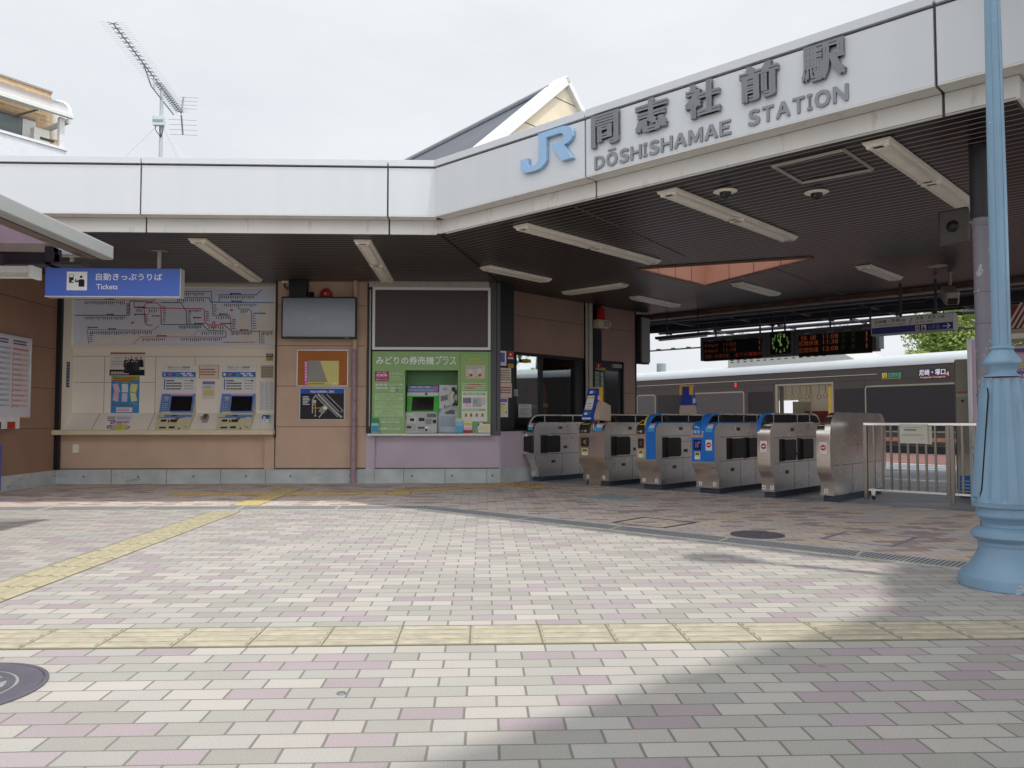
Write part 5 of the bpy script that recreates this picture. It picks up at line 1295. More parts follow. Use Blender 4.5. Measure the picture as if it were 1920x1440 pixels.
# flat dark board between the grey post and the window on which the papers hang
pA_, pB_ = Vector((.257, 11.63, 0)), Vector(UN(-8.40, 9.09))
thc = math.degrees(math.atan2(pB_.y-pA_.y, pB_.x-pA_.x))
thc = 35.0; FKc = Fr((.20, 11.615, 0), thc)
mb = MB(); Lb = FKc.loc(964, 700)[0]; mb.box(0, Lb, .0, .1, .76, ZS, m_blk); o = mb.build('corner_board', bld, None, .003, 0); o.matrix_basis = WM[bld.name].inverted() @ FKc.M
FKc = Fr(tuple(FKc.M @ Vector((0, -.001, 0))), thc)
def d1(s): s.rect(95, 752, 140, 850, ink('6a5fa8'), 1); s.rect(90, 855, 150, 862, ink('8a80b8'), 1)
colnote((82, 738, 155, 880), 'd9d8e0', 'white notice with purple print, topmost on the dark corner board', 'notice', d1)
def d2(s): s.rect(170, 738, 228, 800, ink('b8363a'), 1); s.text('!', 190, 760, 204, 785, wh, 2, .02); s.rect(170, 800, 228, 818, ink('d8d4d0'), 1); s.rect(170, 825, 228, 862, ink('2a2c50'), 1); s.rect(175, 865, 226, 905, ink('cf9f2f'), 1); s.text('防犯', 183, 873, 218, 896, ink('4a3a20'), 2)
colnote((168, 736, 230, 906), '3a3a48', 'red and yellow security sticker beside the office window', 'sticker', d2)
def d3(s): s.bars(82, 920, 195, 1035, 5, ink('7a5f58'), 1, .5, .1)
colnote((74, 910, 203, 1048), 'cfc2b4', 'pale notice with brown writing, second down on the dark corner board', 'notice', d3)
def d4(s): s.bars(82, 1090, 205, 1165, 3, ink('6a5350'), 1, .5, .1); s.rect(74, 1100, 210, 1112, ink('c9a098'), .5)
colnote((74, 1058, 210, 1200), 'd2b5aa', 'pinkish notice with large dark writing, third down on the dark corner board', 'notice', d4)
def d5(s): s.rect(80, 1212, 165, 1248, ink('6f67a8'), 1); s.bars(80, 1258, 165, 1280, 1, ink('a06a60'), 1); s.rect(85, 1285, 162, 1370, ink('d4cd9a'), 1); s.rect(148, 1340, 158, 1360, ink('3a3a3a'), 2)
colnote((72, 1205, 172, 1398), 'd8d2cc', 'notice with purple heading and yellow panel, lowest on the dark corner board', 'notice', d5)
# papers on the office window and things inside
FO = Fr(UN(-8.396, 0), 45)
def onwin(crop, col, nm, label, cat, deco=None):
    a, b, c, d = crop
    s = Sign(FO, (920+a/5.333, 520+b/5.333, 920+c/5.333, 520+d/5.333), .003); s.board(ink(col)); s.cv = c7
    if deco: deco(s)
    return s.done(nm, label, cat)
onwin((275, 1270, 407, 1400), 'd0cdca', 'notice', 'white printed notice on the office window ledge', 'notice', lambda s: (s.bars(300, 1280, 385, 1290, 1, ink('55555a'), 1), s.bars(290, 1305, 395, 1380, 6, ink('8a8a90'), 1, .4)))
onwin((228, 1122, 272, 1186), 'b9b9b4', 'notice', 'small grey paper inside the left office pane', 'notice', lambda s: s.bars(232, 1130, 268, 1180, 4, ink('77777a'), 1))
onwin((316, 822, 402, 850), 'b8a02c', 'sticker', 'yellow strip sticker at the top of the left office pane', 'sticker', lambda s: s.bars(322, 830, 396, 844, 1, ink('6a5a1a'), 1))
onwin((1052, 858, 1103, 918), '8f2f35', 'sticker', 'dark red security sticker at the top of the office door', 'sticker', lambda s: (s.rect(1052, 922-10, 1103, 930-6, ink('b0a8a4'), 1), s.text('!', 1072, 875, 1082, 900, wh, 2)))
onwin((1106, 868, 1145, 932), '2c2d48', 'sticker', 'navy and yellow sticker beside the red one on the office door', 'sticker', lambda s: s.rect(1106, 902, 1145, 932, ink('b58a2a'), 1))
onwin((1045, 945, 1085, 1112), '86a078', 'door_sign', 'pale green vertical sign on the office door', 'door sign', lambda s: s.vtext('事務室', 1053, 955, 1078, 1105, ink('3a4a34'), 1))
onwin((1098, 945, 1128, 1168), '77777c', 'door_sign', 'narrow grey vertical sign on the office door', 'door sign', lambda s: s.vtext('関係者以外', 1103, 955, 1122, 1160, ink('d2d2d2'), 1))
onwin((1046, 1118, 1104, 1288), 'b5ad98', 'poster', 'tan poster with yellow and blue patches low on the office door', 'poster', lambda s: (s.rect(1055, 1160, 1098, 1205, ink('b8a24a'), 1), s.rect(1052, 1210, 1098, 1232, ink('5f7f9f'), 1)))
# orange work vest hanging inside
p = UN(-9.2, 10.55); t = thing('safety_vest', Fr((p[0], p[1], .9), 45).M, 'orange safety vest with white reflective bands hanging inside the office window', 'vest')
m_vest = paint('vest_orange', 'a85a2e', .8, var=.2, scale=6)
mb = MB(); mb.prism([(-.2, 0), (.2, 0), (.22, .35), (.19, .62), (.1, .70), (.0, .66), (-.1, .70), (-.19, .62), (-.22, .35)], -.06, .06, 'y', m_vest); mb.build('cloth', t, None, .03)
mb = MB(); mb.box(-.215, -.06, -.066, -.06, .22, .29, ink('d5d5d0')); mb.box(.05, .215, -.066, -.06, .24, .31, ink('d5d5d0')); mb.build('reflective_band', t)
mb = MB(); mb.tube([(0, 0, .68), (0, 0, .82), (.03, 0, .86)], .006, m_blk, 6); mb.build('hanger', t)
p = UN(-8.46, 10.45); t = tag((lambda m: (m.tube([(0, 0, 0), (.01, 0, -.5), (.03, 0, -.9), (.05, 0, -.93), (.07, 0, -.88), (.075, 0, -.4), (.07, 0, 0)], .006, m_blk, 6), m.build('hanging_cord', None, Fr((p[0], p[1], 1.95), 45).M))[1])(MB()), 'thin dark cord loop hanging at the right of the office window', 'cord')
# alarm beacon
x, z = FO.loc(1122, 617); t = thing('alarm_beacon', FO.sub(x, z).M, 'red rotating beacon over a cream horn box on the brown wall', 'alarm beacon')
mb = MB(); mb.box(-.16, .13, -.14, 0, 0, .15, paint('beacon_box', 'bdae90', .5)); mb.box(-.02, .12, -.16, -.14, .025, .125, ink('8f8a80')); mb.box(.1, .17, -.16, -.03, .03, .12, ink('a9a6a0')); mb.build('horn_box', t, None, .01)
mb = MB(); mb.lathe([(.085, .15), (.085, .18), (.075, .20), (.07, .34), (.05, .365), (.001, .37)], m_red, 24, (-.03, -.075)); mb.build('lens', t)
# projecting sign seen edge-on at the end of the wall
p = UN(-8.33, 12.62); t = tW('projecting_sign', (p[0], p[1], 2.0), 'plain grey projecting sign box at the far end of the brown wall', 'sign box', th=-45)
mb = MB(); mb.box(0, .03, -.10, .16, 0, .84, paint('sign_grey', '8e8d89', .5, var=.04)); mb.box(-.12, .0, -.13, .17, -.03, .9, m_drk); mb.build('box', t, None, .006)

# =================================================================== TICKET GATES
m_st = steel('stainless', (.84, .825, .80), .27, (1, 1, 40), .05)
m_st2 = steel('stainless_polished', (.74, .69, .63), .22, (1, 1, 4), .06)
m_pli = paint('gate_plinth', '3b4250', .6, var=.1)
m_gbl = paint('gate_blue', '1f6fc4', .35, var=.02); m_gblk = glassy('gate_glass', (.012, .012, .013), .08)
m_yel = paint('gate_yellow', 'd1b24a', .45); m_flap = paint('flap_black', '242328', .4, var=.04)
PROF = [(0.0, .07), (-.02, .07), (-.02, .215), (-.035, .245), (-.07, .288), (-.098, .318), (-.114, .352), (-.12, .40), (-.12, .70), (-.118, .765), (-.108, .812), (-.088, .845), (-.055, .868), (-.01, .878)]
LG = 1.60
prof_full = PROF+[(LG-p[0], p[1]) for p in PROF[::-1]]
def gate_local(uL, uR):
    return Fr(UN((uL+uR)/2, 9.0), -45)
def half(mb, x0, x1, front=None, top=None):
    side = {}
    for i in range(len(PROF)-1):
        z = (PROF[i][1]+PROF[i+1][1])/2
        if i in (1,): side[i] = m_st2
        elif z < .40: side[i] = m_st2
        elif z < .70: side[i] = front or m_st2
        else: side[i] = top or m_st2
    side[len(PROF)-1] = m_st
    mb.prism(prof_full, x0, x1, 'x', m_st, side, m_st)
def hood_path(r=.0):
    p = [(-.118, .70), (-.115, .78), (-.10, .86), (-.06, .935), (.0, .98), (.07, .998), (.2, 1.003)]
    return p+[(LG-a, b) for a, b in p[::-1]]
def hood(t, xc, w, mats, glass=True):
    """raised fin with a dark pane between posts"""
    mb = MB(); hp = hood_path(); inner = [(a*.9+.02 if a < .8 else LG-((LG-a)*.9+.02), b-.022 if b > .9 else b) for a, b in hp]
    for (x0, x1, m) in mats:
        n = len(hp)
        vs = []
        for (a, b), (c, d) in zip(hp, inner): vs += [(x0, a, b), (x1, a, b), (x1, c, d), (x0, c, d)]
        fs = []
        for i in range(n-1):
            for k in range(4): fs.append((i*4+k, i*4+(k+1) % 4, (i+1)*4+(k+1) % 4, (i+1)*4+k))
        mb.add(vs[:7*4], fs[:6*4], m); mb.add(vs, fs[6*4:], m_st)
    mb.build('hood', t, None, .003, 30)
    mb = MB(); mb.prism([p for p in inner if p[1] > .8]+[(LG-.1, .87), (.1, .87)], xc-.012, xc+.012, 'x', m_gblk); mb.build('dark_pane', t, None, 0, 0)
    mb = MB()
    for y in (.26, .95, 1.34): mb.box(xc-.014, xc+.014, y-.008, y+.008, .87, .985, m_st)
    mb.build('pane_post', t)
def flap(t, side_x, sgn, style, y0=.13):
    """leaf of the barrier in its pocket on one flank; sgn is the side it faces"""
    mb = MB(); x = side_x+sgn*.001
    mb.box(x-.004, x+.002*sgn, y0-.10, y0+.06, .42, .69, m_mdk)
    w_ = .29
    pts = [(y0+.03, .43), (y0+.03, .68)] + [(y0+w_+.02+.03*math.cos(R(a)), .652+.03*math.sin(R(a))) for a in (90, 45, 0)]+[(y0+w_+.02+.03*math.cos(R(a)), .458+.03*math.sin(R(a))) for a in (0, -45, -90)]
    mb.prism(pts, x, x+sgn*.025, 'x', m_flap)
    mb.build('flap', t, None, .004, 30)
    mb = MB()
    mb.tube([(x+sgn*.012, y0+.05, .675), (x+sgn*.012, y0+w_+.02, .678), (x+sgn*.012, y0+w_+.05, .655)], .006, m_yel, 6)
    mb.tube([(x+sgn*.012, y0+.05, .435), (x+sgn*.012, y0+w_+.02, .432), (x+sgn*.012, y0+w_+.05, .455)], .006, m_yel, 6)
    mb.build('flap_edge', t)
def decals(mb, x, sgn, keys=True):
    j = .0025
    for z in (.705, .405): mb.box(x-j*.5, x+sgn*.0015, .0, LG, z-.0025, z+.0025, m_mdk)
    for y in (.55, .98): mb.box(x-j*.5, x+sgn*.0015, y-.002, y+.002, .07, .405, m_mdk)
    mb.box(x-j*.5, x+sgn*.0015, .40, .85, .625, .628, m_mdk)
    for y, z in (((.50, .80), (.33, .29), (.62, .50)) if keys else ()):
        mb.box(x, x+sgn*.003, y-.05, y+.05, z-.022, z+.022, ink('8a877f')); mb.box(x, x+sgn*.004, y-.035, y+.015, z-.012, z+.012, m_mdk)
def gate(uL, uR, label, left, right, num, hoodm, group='stainless ticket gates'):
    fr = gate_local(uL, uR); t = thing('ticket_gate', fr.M, label, 'ticket gate', group); WM[t.name] = fr.M
    w = (uR-uL)/2
    mb = MB()
    if left: half(mb, -w, 0 if right else w, left.get('front'), left.get('top'))
    if right: half(mb, 0.0015 if left else -w, w, right.get('front'), right.get('top'))
    mb.build('body', t, None, 0, 30)
    mb = MB(); mb.box(-w*.86, w*.86, .03, LG-.05, 0, .07, m_pli); mb.build('plinth', t, None, .003)
    mb = MB()
    for x, s_ in ((w, 1), (-w, -1)): decals(mb, x, s_, hoodm is not None)
    f = lambda y: -.122
    def fr_rect(x0, z0, x1, z1, m, y=-.1222): mb.rect(x0, z0, x1, z1, y, m)
    for hf, x0, x1 in ((left, -w, 0 if right else w), (right, 0 if left else -w, w)):
        if not hf: continue
        c = (x0+x1)/2; hw = (x1-x0)/2
        if hf.get('arrow'):
            fr_rect(c-hw*.62, .545, c+hw*.62, .672, m_mdk); a = ink('a39a5c') if hf['arrow'] == 'y' else ink('6a6a6c')
            mb.poly([(c-hw*.35, -.1235, .612), (c+hw*.3, -.1235, .648), (c+hw*.1, -.1235, .612)], a); mb.poly([(c-hw*.35, -.1235, .605), (c+hw*.1, -.1235, .605), (c+hw*.3, -.1235, .57)], a)
        if hf.get('ic'):
            fr_rect(c-hw*.68, .54, c+hw*.68, .672, ink('221f4a')); a = ink('8d7cc4')
            for i, zz in enumerate((.575, .60, .625)): fr_rect(c-hw*.4, zz, c-hw*.1, zz+.014, a, -.1235)
            mb.poly([(c, -.1235, .575), (c+hw*.18, -.1235, .575), (c+hw*.18, -.1235, .615), (c+hw*.25, -.1235, .628), (c+hw*.5, -.1235, .628), (c+hw*.5, -.1235, .648), (c+hw*.15, -.1235, .648), (c, -.1235, .63)], a)
        if hf.get('warn'):
            fr_rect(c-hw*.48, .425, c+hw*.48, .52, ink('d9d8d2')); fr_rect(c-hw*.40, .465, c+hw*.40, .515, ink('d6c22e'), -.1230); mb.poly([(c-hw*.3, -.124, .475), (c+hw*.3, -.124, .505), (c+hw*.3, -.124, .475), (c-hw*.3, -.124, .505)], ink('2a2a2a'))
        if hf.get('stop'):
            fr_rect(c-hw*.55, .54, c+hw*.55, .672, ink('dcdcdc'))
            mb.disc(c, .608, hw*.42, -.1232, ink('c02a34'), 24); fr_rect(c-hw*.27, .602, c+hw*.27, .614, wh, -.1242)
        if hf.get('reader'):
            pass
        if hf.get('sticker'):
            zz = [(-.119, .765), (-.1085, .812), (-.0885, .845), (-.0555, .869)]
            for (a, b), (c2, d2), m_ in ((zz[0], zz[1], ink('4b9fcf')), (zz[1], zz[2], ink('b8cfe0')), (zz[2], zz[3], ink('cf9fb4'))):
                mb.poly([(c-hw*.6, a-.002, b+.001), (c+hw*.6, a-.002, b+.001), (c+hw*.6, c2-.002, d2+.001), (c-hw*.6, c2-.002, d2+.001)], m_)
    nn = num.split()
    for i, ch in enumerate(nn):
        x = (-w*.62 if i == 0 and len(nn) > 1 else w*.62) if len(nn) > 1 else (-w*.2)
        fr_rect(x-.022, .095, x+.022, .145, ink('d6d8d6'), -.0215); mb.text(ch, x-.009, .105, x+.009, .135, -.0225, ink('2a5f9f'), .02)
        mb.disc(x*1.2, .19, .006, -.0215, ink('8a8178'), 10)
    mb.build('marking', t, None, 0, 0)
    if hoodm is None: pass
    elif left and right: hood(t, 0, .06, hoodm)
    elif right: hood(t, -w+.02, .04, hoodm)
    else: hood(t, -w+.03, .05, hoodm)
    # card reader pads / blue top rails
    for hf, c, hw in ((left, -w/2 if right else 0, w/2), (right, w/2 if left else 0, w/2)):
        if not hf: continue
        mb = MB()
        if hf.get('rail'): mb.box(c-hw*.8, c+hw*.8, .05, 1.2, .875, .892, m_gbl)
        else: mb.box(c-hw*.75, c+hw*.75, .10, 1.3, .876, .886, m_st)
        mb.build('top_rail', t, None, .005)
        if hf.get('reader'):
            dark = hf['reader'] == 'black'
            mb = MB(); mb.prism([(-.135, .735), (-.135, .80), (-.085, .875), (-.02, .905), (.06, .905), (.06, .735)], c-hw*.78, c+hw*.78, 'x', m_mdk if dark else m_gbl); mb.build('card_reader', t, None, .012)
            mb = MB()
            if dark:
                mb.tube([(c-hw*.5, -.105, .86), (c+hw*.5, -.105, .86), (c+hw*.5, -.02, .912), (c-hw*.5, -.02, .912), (c-hw*.5, -.105, .86)], .007, m_yel, 6)
                mb.disc(c+hw*.2, .765, .016, -.1365, ink('b9bcc0'), 14); mb.rect(c-hw*.5, .758, c-hw*.05, .772, -.1365, ink('8d9096'))
            else:
                mb.text('専用', c-hw*.55, .745, c+hw*.55, .792, -.1365, ink('a9d4ee'), .02)
                v, f_ = text_mesh('IC', .02); vx = [q[0] for q in v]; vz = [q[1] for q in v]
                mb.add([(c-hw*.45+(q[0]-min(vx))/(max(vx)-min(vx))*hw*.9, -.137+.05*(q[1]-min(vz))/(max(vz)-min(vz))+.005, .812+.056*(q[1]-min(vz))/(max(vz)-min(vz))+.003) for q in v], f_, wh)
            mb.build('reader_mark', t, None, 0, 0)
    return t, w
bl = m_gbl
g1, w1 = gate(-7.955, -7.808, 'leftmost stainless ticket gate standing against the office counter', None, dict(sticker=1), '1', [(-.075, -.035, m_st)])
g2, w2 = gate(-6.969, -6.519, 'wide stainless ticket gate with the tall blue and beige card reader post', dict(arrow='y', warn=1, reader='black'), dict(sticker=1), '1 2', [(-.02, .03, m_st), (.03, .09, m_st2)])
g3, w3 = gate(-6.002, -5.693, 'stainless ticket gate with yellow arch stripe, blue right panel and grey arrow', dict(arrow='g', warn=1, reader='black'), dict(front=bl, top=bl, sticker=1, rail=1), '2 3', [(-.045, -.015, m_yel), (-.015, .045, m_gbl)])
g4, w4 = gate(-5.165, -4.848, 'ticket gate with blue front marked IC and a red no entry sign', dict(front=bl, top=m_st2, ic=1, warn=1, reader='blue'), dict(front=bl, top=bl, stop=1, sticker=1, rail=1), '3 4', [(-.05, .05, m_gbl)])
g5, w5 = gate(-4.290, -4.131, 'slim stainless ticket gate with blue arch edge, numbered 4 and 5', None, dict(stop=1), '4 5', [(-.09, -.05, m_gbl)])
g6, w6 = gate(-3.585, -3.434, 'rightmost stainless ticket gate with solid steel hood, numbered 5', None, dict(stop=1), '5', None)
flap(g1, w1, 1, 0); flap(g2, w2, 1, 0); flap(g3, w3, 1, 0); flap(g4, w4, 1, 0, .28); flap(g5, w5, 1, 0, .22)
# far leaves seen edge-on beside gates 4 and 5
for g, w_ in ((g4, w4), (g5, w5)): flap(g, w_, 1, 0, .74)
# leftmost gate: the hanging barrier leaf in front
mb = MB(); mb.prism([(-w1-.02, .45), (-w1-.02, .67), (w1+.02, .69), (w1+.02, .42)], -.17, -.14, 'y', m_flap); mb.build('front_leaf', g1, None, .01)
mb = MB(); mb.box(-w1-.13, -w1-.0, -.12, .2, .40, .72, m_st); mb.build('counter_post', g1, None, .006)
mb = MB(); hp = [p for p in hood_path()]; mb.prism(hp, w6-.06, w6+.003, 'x', m_st, {i: m_st2 for i in range(7)}, m_st); mb.build('solid_hood', g6, None, 0, 30)
# tall card reader posts
def reader_post(t, xc, y0, face):
    mb = MB()
    m_bg = paint('post_beige', 'b7a493', .5, var=.04); m_pb = paint('post_blue', '1f3a94', .4, var=.04); m_or = paint('post_yellow', 'd9a53a', .4)
    w = .085
    mb.box(xc-w, xc+w*1.5, y0-.03, y0+.10, .0, .70, m_st2); mb.box(xc-w*1.1, xc+w*1.7, y0-.10, y0+.12, .57, .82, m_bg); mb.prism([(y0-.13, .96), (y0-.12, .92), (y0+.16, .90), (y0+.16, 1.12), (y0-.03, 1.18)], xc-w*.6, xc+w*2, 'x', m_bg)
    mb.box(xc-w*1.0, xc+w*.4, y0-.105, y0-.10, .585, .71, ink('cdcabf')); mb.build('reader_post', t, None, .006)
    mb = MB()
    mb.prism([(y0-.17, .905), (y0-.175, .96), (y0-.03, 1.36), (y0+.05, 1.36), (y0+.05, 1.17), (y0-.05, 1.16), (y0-.12, .905)], xc-w, xc+w, 'x', m_pb)
    mb.build('display_head', t, None, .004)
    mb = MB(); mb.box(xc+w, xc+w*1.02, y0-.0, y0+.04, 1.18, 1.37, m_or); mb.box(xc+w*.8, xc+w*1.3, y0+.02, y0+.06, 1.17, 1.375, m_or); mb.box(xc-w*.3, xc+w*1.3, y0-.0, y0+.05, 1.36, 1.378, m_or)
    mb.build('yellow_edge', t, None, .003)
    sl = (.145/.40)
    def fp(u0, z0, u1, z1, m, off=.004):
        yf = lambda z: y0-.175+sl*(z-.96)-off
        mb.poly([(xc+w*u0, yf(z0), z0), (xc+w*u1, yf(z0), z0), (xc+w*u1, yf(z1), z1), (xc+w*u0, yf(z1), z1)], m)
    mb = MB()
    fp(-.75, 1.06, .75, 1.26, ink('d8d8d4')); fp(-.75, 1.215, .75, 1.24, ink('cfc24a'), .006); fp(-.75, 1.065, .75, 1.08, ink('cfc24a'), .006); fp(-.4, 1.10, .5, 1.11, ink('8a8a8a'), .006); fp(-.5, 1.14, .5, 1.15, ink('b8788a'), .006)
    fp(-.5, 1.29, .2, 1.33, ink('ccd2e0')); fp(.3, 1.29, .7, 1.33, ink('5f7ac8')); fp(-.8, .985, .8, 1.04, ink('3f64b0')); fp(-.6, .99, .0, 1.02, ink('d4dae4'), .006); fp(-.9, .925, .9, .952, ink('cdd6e2'))
    mb.box(xc+w*1.001, xc+w*1.015, y0-.03, y0+.02, 1.2, 1.26, ink('cfd5df'))
    mb.build('display_print', t, None, 0, 0)
reader_post(g2, -w2*.22, .02, 1)
rear = copy_tree(g2.children[-4]) if False else None
p = UN(-5.98, 10.2)
rp_ = thing('card_reader_post', Fr((p[0], p[1], 0), 135).M, 'blue card reader head with yellow edges standing behind the third gate, seen from its back', 'card reader')
mb = MB(); mb.prism([(-.06, 1.0), (.10, 1.0), (.07, 1.13), (-.03, 1.13)], -.10, .10, 'x', paint('post_beige', 'b7a493', .5, var=.04)); mb.box(-.06, .06, -.02, .06, 0, 1.0, m_st2); mb.build('post', rp_, None, .004)
mb = MB(); mb.prism([(-.09, 1.12), (.07, 1.12), (.06, 1.4), (.0, 1.4)], -.09, .09, 'x', paint('post_blue', '1f3a94', .4, var=.04)); mb.build('display_head', rp_, None, .004)
mb = MB(); 
for s_ in (-1, 1): mb.box(s_*.062, s_*.095, .03, .085, 1.28, 1.42, paint('post_yellow', 'd9a53a', .4))
mb.box(-.095, .095, .0, .085, 1.40, 1.425, paint('post_yellow', 'd9a53a', .4)); mb.box(-.0915, -.09, -.04, .03, 1.16, 1.23, ink('cfd5df')); mb.build('yellow_edge', rp_, None, .003)

# =================================================================== FENCE beside the gates
fo = UN(-2.85, 9.6)
fn = thing('sliding_fence', Fr((fo[0], fo[1], 0), -45).M, 'stainless steel sliding fence with vertical bars to the right of the ticket gates', 'fence'); WM[fn.name] = Fr((fo[0], fo[1], 0), -45).M
mb = MB(); m_fst = steel('fence_steel', (.25, .22, .19), .3, (1, 1, 20), .08); mb.box(-.465, 1.9, -.02, .02, .855, .885, m_st); mb.box(-.42, .40, -.018, .018, .10, .125, m_st); mb.box(.44, 1.9, -.018, .018, .10, .125, m_st); mb.build('rail', fn, None, .002)
for x in (-.45, .42, .462): 
    mb = MB(); mb.box(x-.02, x+.02, -.022, .022, .0 if x != .42 else .1, .86, m_fst); mb.build('post', fn, None, .002)
xs = [-.355, -.262, -.168, -.078, .013, .108, .20, .295]
for x in xs+[.56, .68, .8, .92, 1.04, 1.16, 1.28, 1.4, 1.52]:
    mb = MB(); mb.box(x-.011, x+.011, -.011, .011, .12, .86, m_fst); mb.build('bar', fn, None, .001)
for x in (-.37, .78, 1.7):
    mb = MB(); mb.lathe([(.001, -.012), (.028, -.012), (.030, -.006), (.030, .006), (.028, .012), (.001, .012)], m_blk, 18); o = mb.build('caster', fn); o.matrix_basis = Matrix.Translation((x, 0, .03)) @ Matrix.Rotation(R(70), 4, 'Y')
    m2 = MB(); m2.box(-.02, .02, -.02, .02, -.0, .07, m_st); q = m2.build('caster_fork', o, None, .003); q.matrix_basis = Matrix.Rotation(R(-70), 4, 'Y') @ Matrix.Translation((0, 0, .012))
FF = Fr(UN(0, 9.57), -45)
s = Sign(FF, (1687.5, 795.5, 1739, 831), .003); s.board(ink('d6d2c6')); s.cv = (1620, 640, 4.5)
s.bars(325, 722, 505, 732, 1, ink('a8a49c'), 1, .5, .1); s.rect(338, 742, 442, 754, ink('77746e'), 1); s.bars(322, 780, 510, 802, 2, ink('a19d95'), 1, .5, .1); s.rect(482, 818, 508, 824, ink('a19d95'), 1)
s.done('notice', 'cream paper notice fixed to the top rail of the steel fence', 'notice')
s = Sign(Fr(UN(0, 9.592), -45), (1735, 799, 1747, 833), .002); s.board(ink('cbc6b8')); s.done('notice', 'second sheet sticking out behind the cream notice on the fence', 'notice')
# beige cabinet, notice stand, poster panels at the right edge
p = onZ(1803, 933)
cb = thing('steel_cabinet', Fr((p[0], p[1], 0), -30).M, 'tall beige steel cabinet with keyhole behind the right end of the fence', 'cabinet'); WM[cb.name] = Fr((p[0], p[1], 0), -30).M
fcb = Fr((p[0], p[1], 0), -30)
xa_, zt_ = fcb.loc(1790, 674)
m_cab = paint('cabinet_beige', 'a59f8e', .5, var=.05)
mb = MB(); mb.box(xa_, xa_+.5, 0, .4, 0.06, zt_, m_cab); mb.build('body', cb, None, .006)
mb = MB(); mb.box(xa_+.02, xa_+.48, .02, .38, 0, .06, m_drk); mb.box(xa_-.006, xa_, .005, .03, .1, zt_-.02, m_drk); mb.build('base', cb)
mb = MB(); mb.disc(xa_+.07, fcb.loc(1799, 752)[1], .018, -.002, ink('55514a'), 14); x_, z_ = fcb.loc(1797, 736); mb.rect(x_-.02, z_-.008, x_+.09, z_+.012, -.002, ink('b8705f')); mb.rect(x_-.02, z_-.05, x_+.1, z_-.015, -.002, ink('b9b9b2')); mb.box(xa_+.15, xa_+.21, -.012, 0, z_-.2, z_-.08, m_cab); x_, z_ = fcb.loc(1809, 906); mb.rect(x_-.05, z_-.09, x_+.06, z_+.09, -.002, ink('2f63a8'))
for i in range(3): mb.rect(x_-.04, z_-.06+.04*i, x_+.05, z_-.052+.04*i, -.003, ink('b9c8dc'))
mb.build('marking', cb, None, 0, 0)
FS9 = Fr(UN(0, 9.3), -62)
p = FS9.at(1822, 852); f_ = Fr((p.x, p.y, 0), 62-90+62-62)
ps = thing('poster_stand', Fr((p.x, p.y, 0), 40).M, 'white framed poster stand with lilac poster seen nearly edge-on behind the blue lamp post', 'poster stand')
z0_, z1_ = .60, 1.84
mb = MB(); mb.box(-.03, 0.65, -.03, -.005, z0_, z0_+.03, m_al); mb.box(-.03, .65, -.03, -.005, z1_-.03, z1_, m_al); mb.box(-.03, .0, -.03, -.005, z0_, z1_, m_al); mb.box(.62, .65, -.03, -.005, z0_, z1_, m_al); mb.build('frame', ps, None, .004)
mb = MB(); mb.box(0, .62, -.02, -.008, z0_+.03, z1_-.03, ink('bda9bd')); mb.box(.01, .61, -.023, -.02, z0_+.03, z0_+.12, ink('4a4a9a')); mb.box(.01, .04, -.023, -.02, z0_+.12, z1_-.1, ink('c9868f')); mb.build('poster', ps)
for x in (-.015, .635):
    mb = MB(); mb.box(x-.012, x+.012, -.012, .012, 0, z1_-.02, m_al); mb.build('leg', ps)
mb = MB(); mb.box(-.04, .66, -.05, -.005, z0_-.06, z0_, m_al); mb.build('tray', ps, None, .003)
# big lilac poster and striped hoarding further right
FR_ = Fr(UN(0, 10.2), -45)
s = Sign(FR_, (1880, 646, 1975, 800), .02); s.cv = (1880, 480, 6)
s.board(ink('c8a9b8')); s.rect(100, 875, 600, 905, ink('cfc9bd'), 1); s.text('のご', 105, 965, 235, 1010, ink('9a7f98'), 1, .01); s.rect(100, 1045, 600, 1065, ink('5a4f94'), 1); s.rect(130, 1060, 600, 1085, ink('a58fa6'), 1); s.rect(160, 1180, 600, 1240, ink('c2b068'), 1); s.rect(155, 1270, 600, 1300, ink('5a4f94'), 1); s.text('利用案内', 165, 1275, 330, 1296, wh, 2); s.rect(175, 1315, 215, 1360, ink('3a7ab0'), 1); s.rect(220, 1312, 260, 1370, ink('b83a48'), 1); s.text('1', 232, 1325, 245, 1360, wh, 2, .02)
s.done('poster_board', 'lilac poster board with yellow and blue bands at the right edge behind the lamp post', 'poster board')
s = Sign(FR_, (1885, 566, 1975, 618), .02); s.cv = (1880, 480, 6); s.board(ink('5f2126'))
for i in range(9):
    x = 40+i*58; s.poly([(x, 812), (x+28, 812), (x+28+165, 525), (x+165, 525)], ink('a9988f'), 1)
o = s.done('striped_panel', 'red and white diagonally striped panel high at the right edge', 'striped panel')
mb = MB()
for px in (1890, 1960):
    x, z = FR_.loc(px, 618); mb.box(x-.02, x+.02, .0, .03, 0, 2.35, m_dark)
xx0, zz0 = FR_.loc(1885, 640); xx1, _ = FR_.loc(1975, 640); mb.box(xx0, xx1, -.01, .02, zz0-.02, FR_.loc(1885, 619)[1], ink('8b847a'))
tag(mb.build('panel_posts', None, FR_.M, 0, 0), 'dark posts and grey crosspiece carrying the striped panel and lilac poster board', 'sign frame')

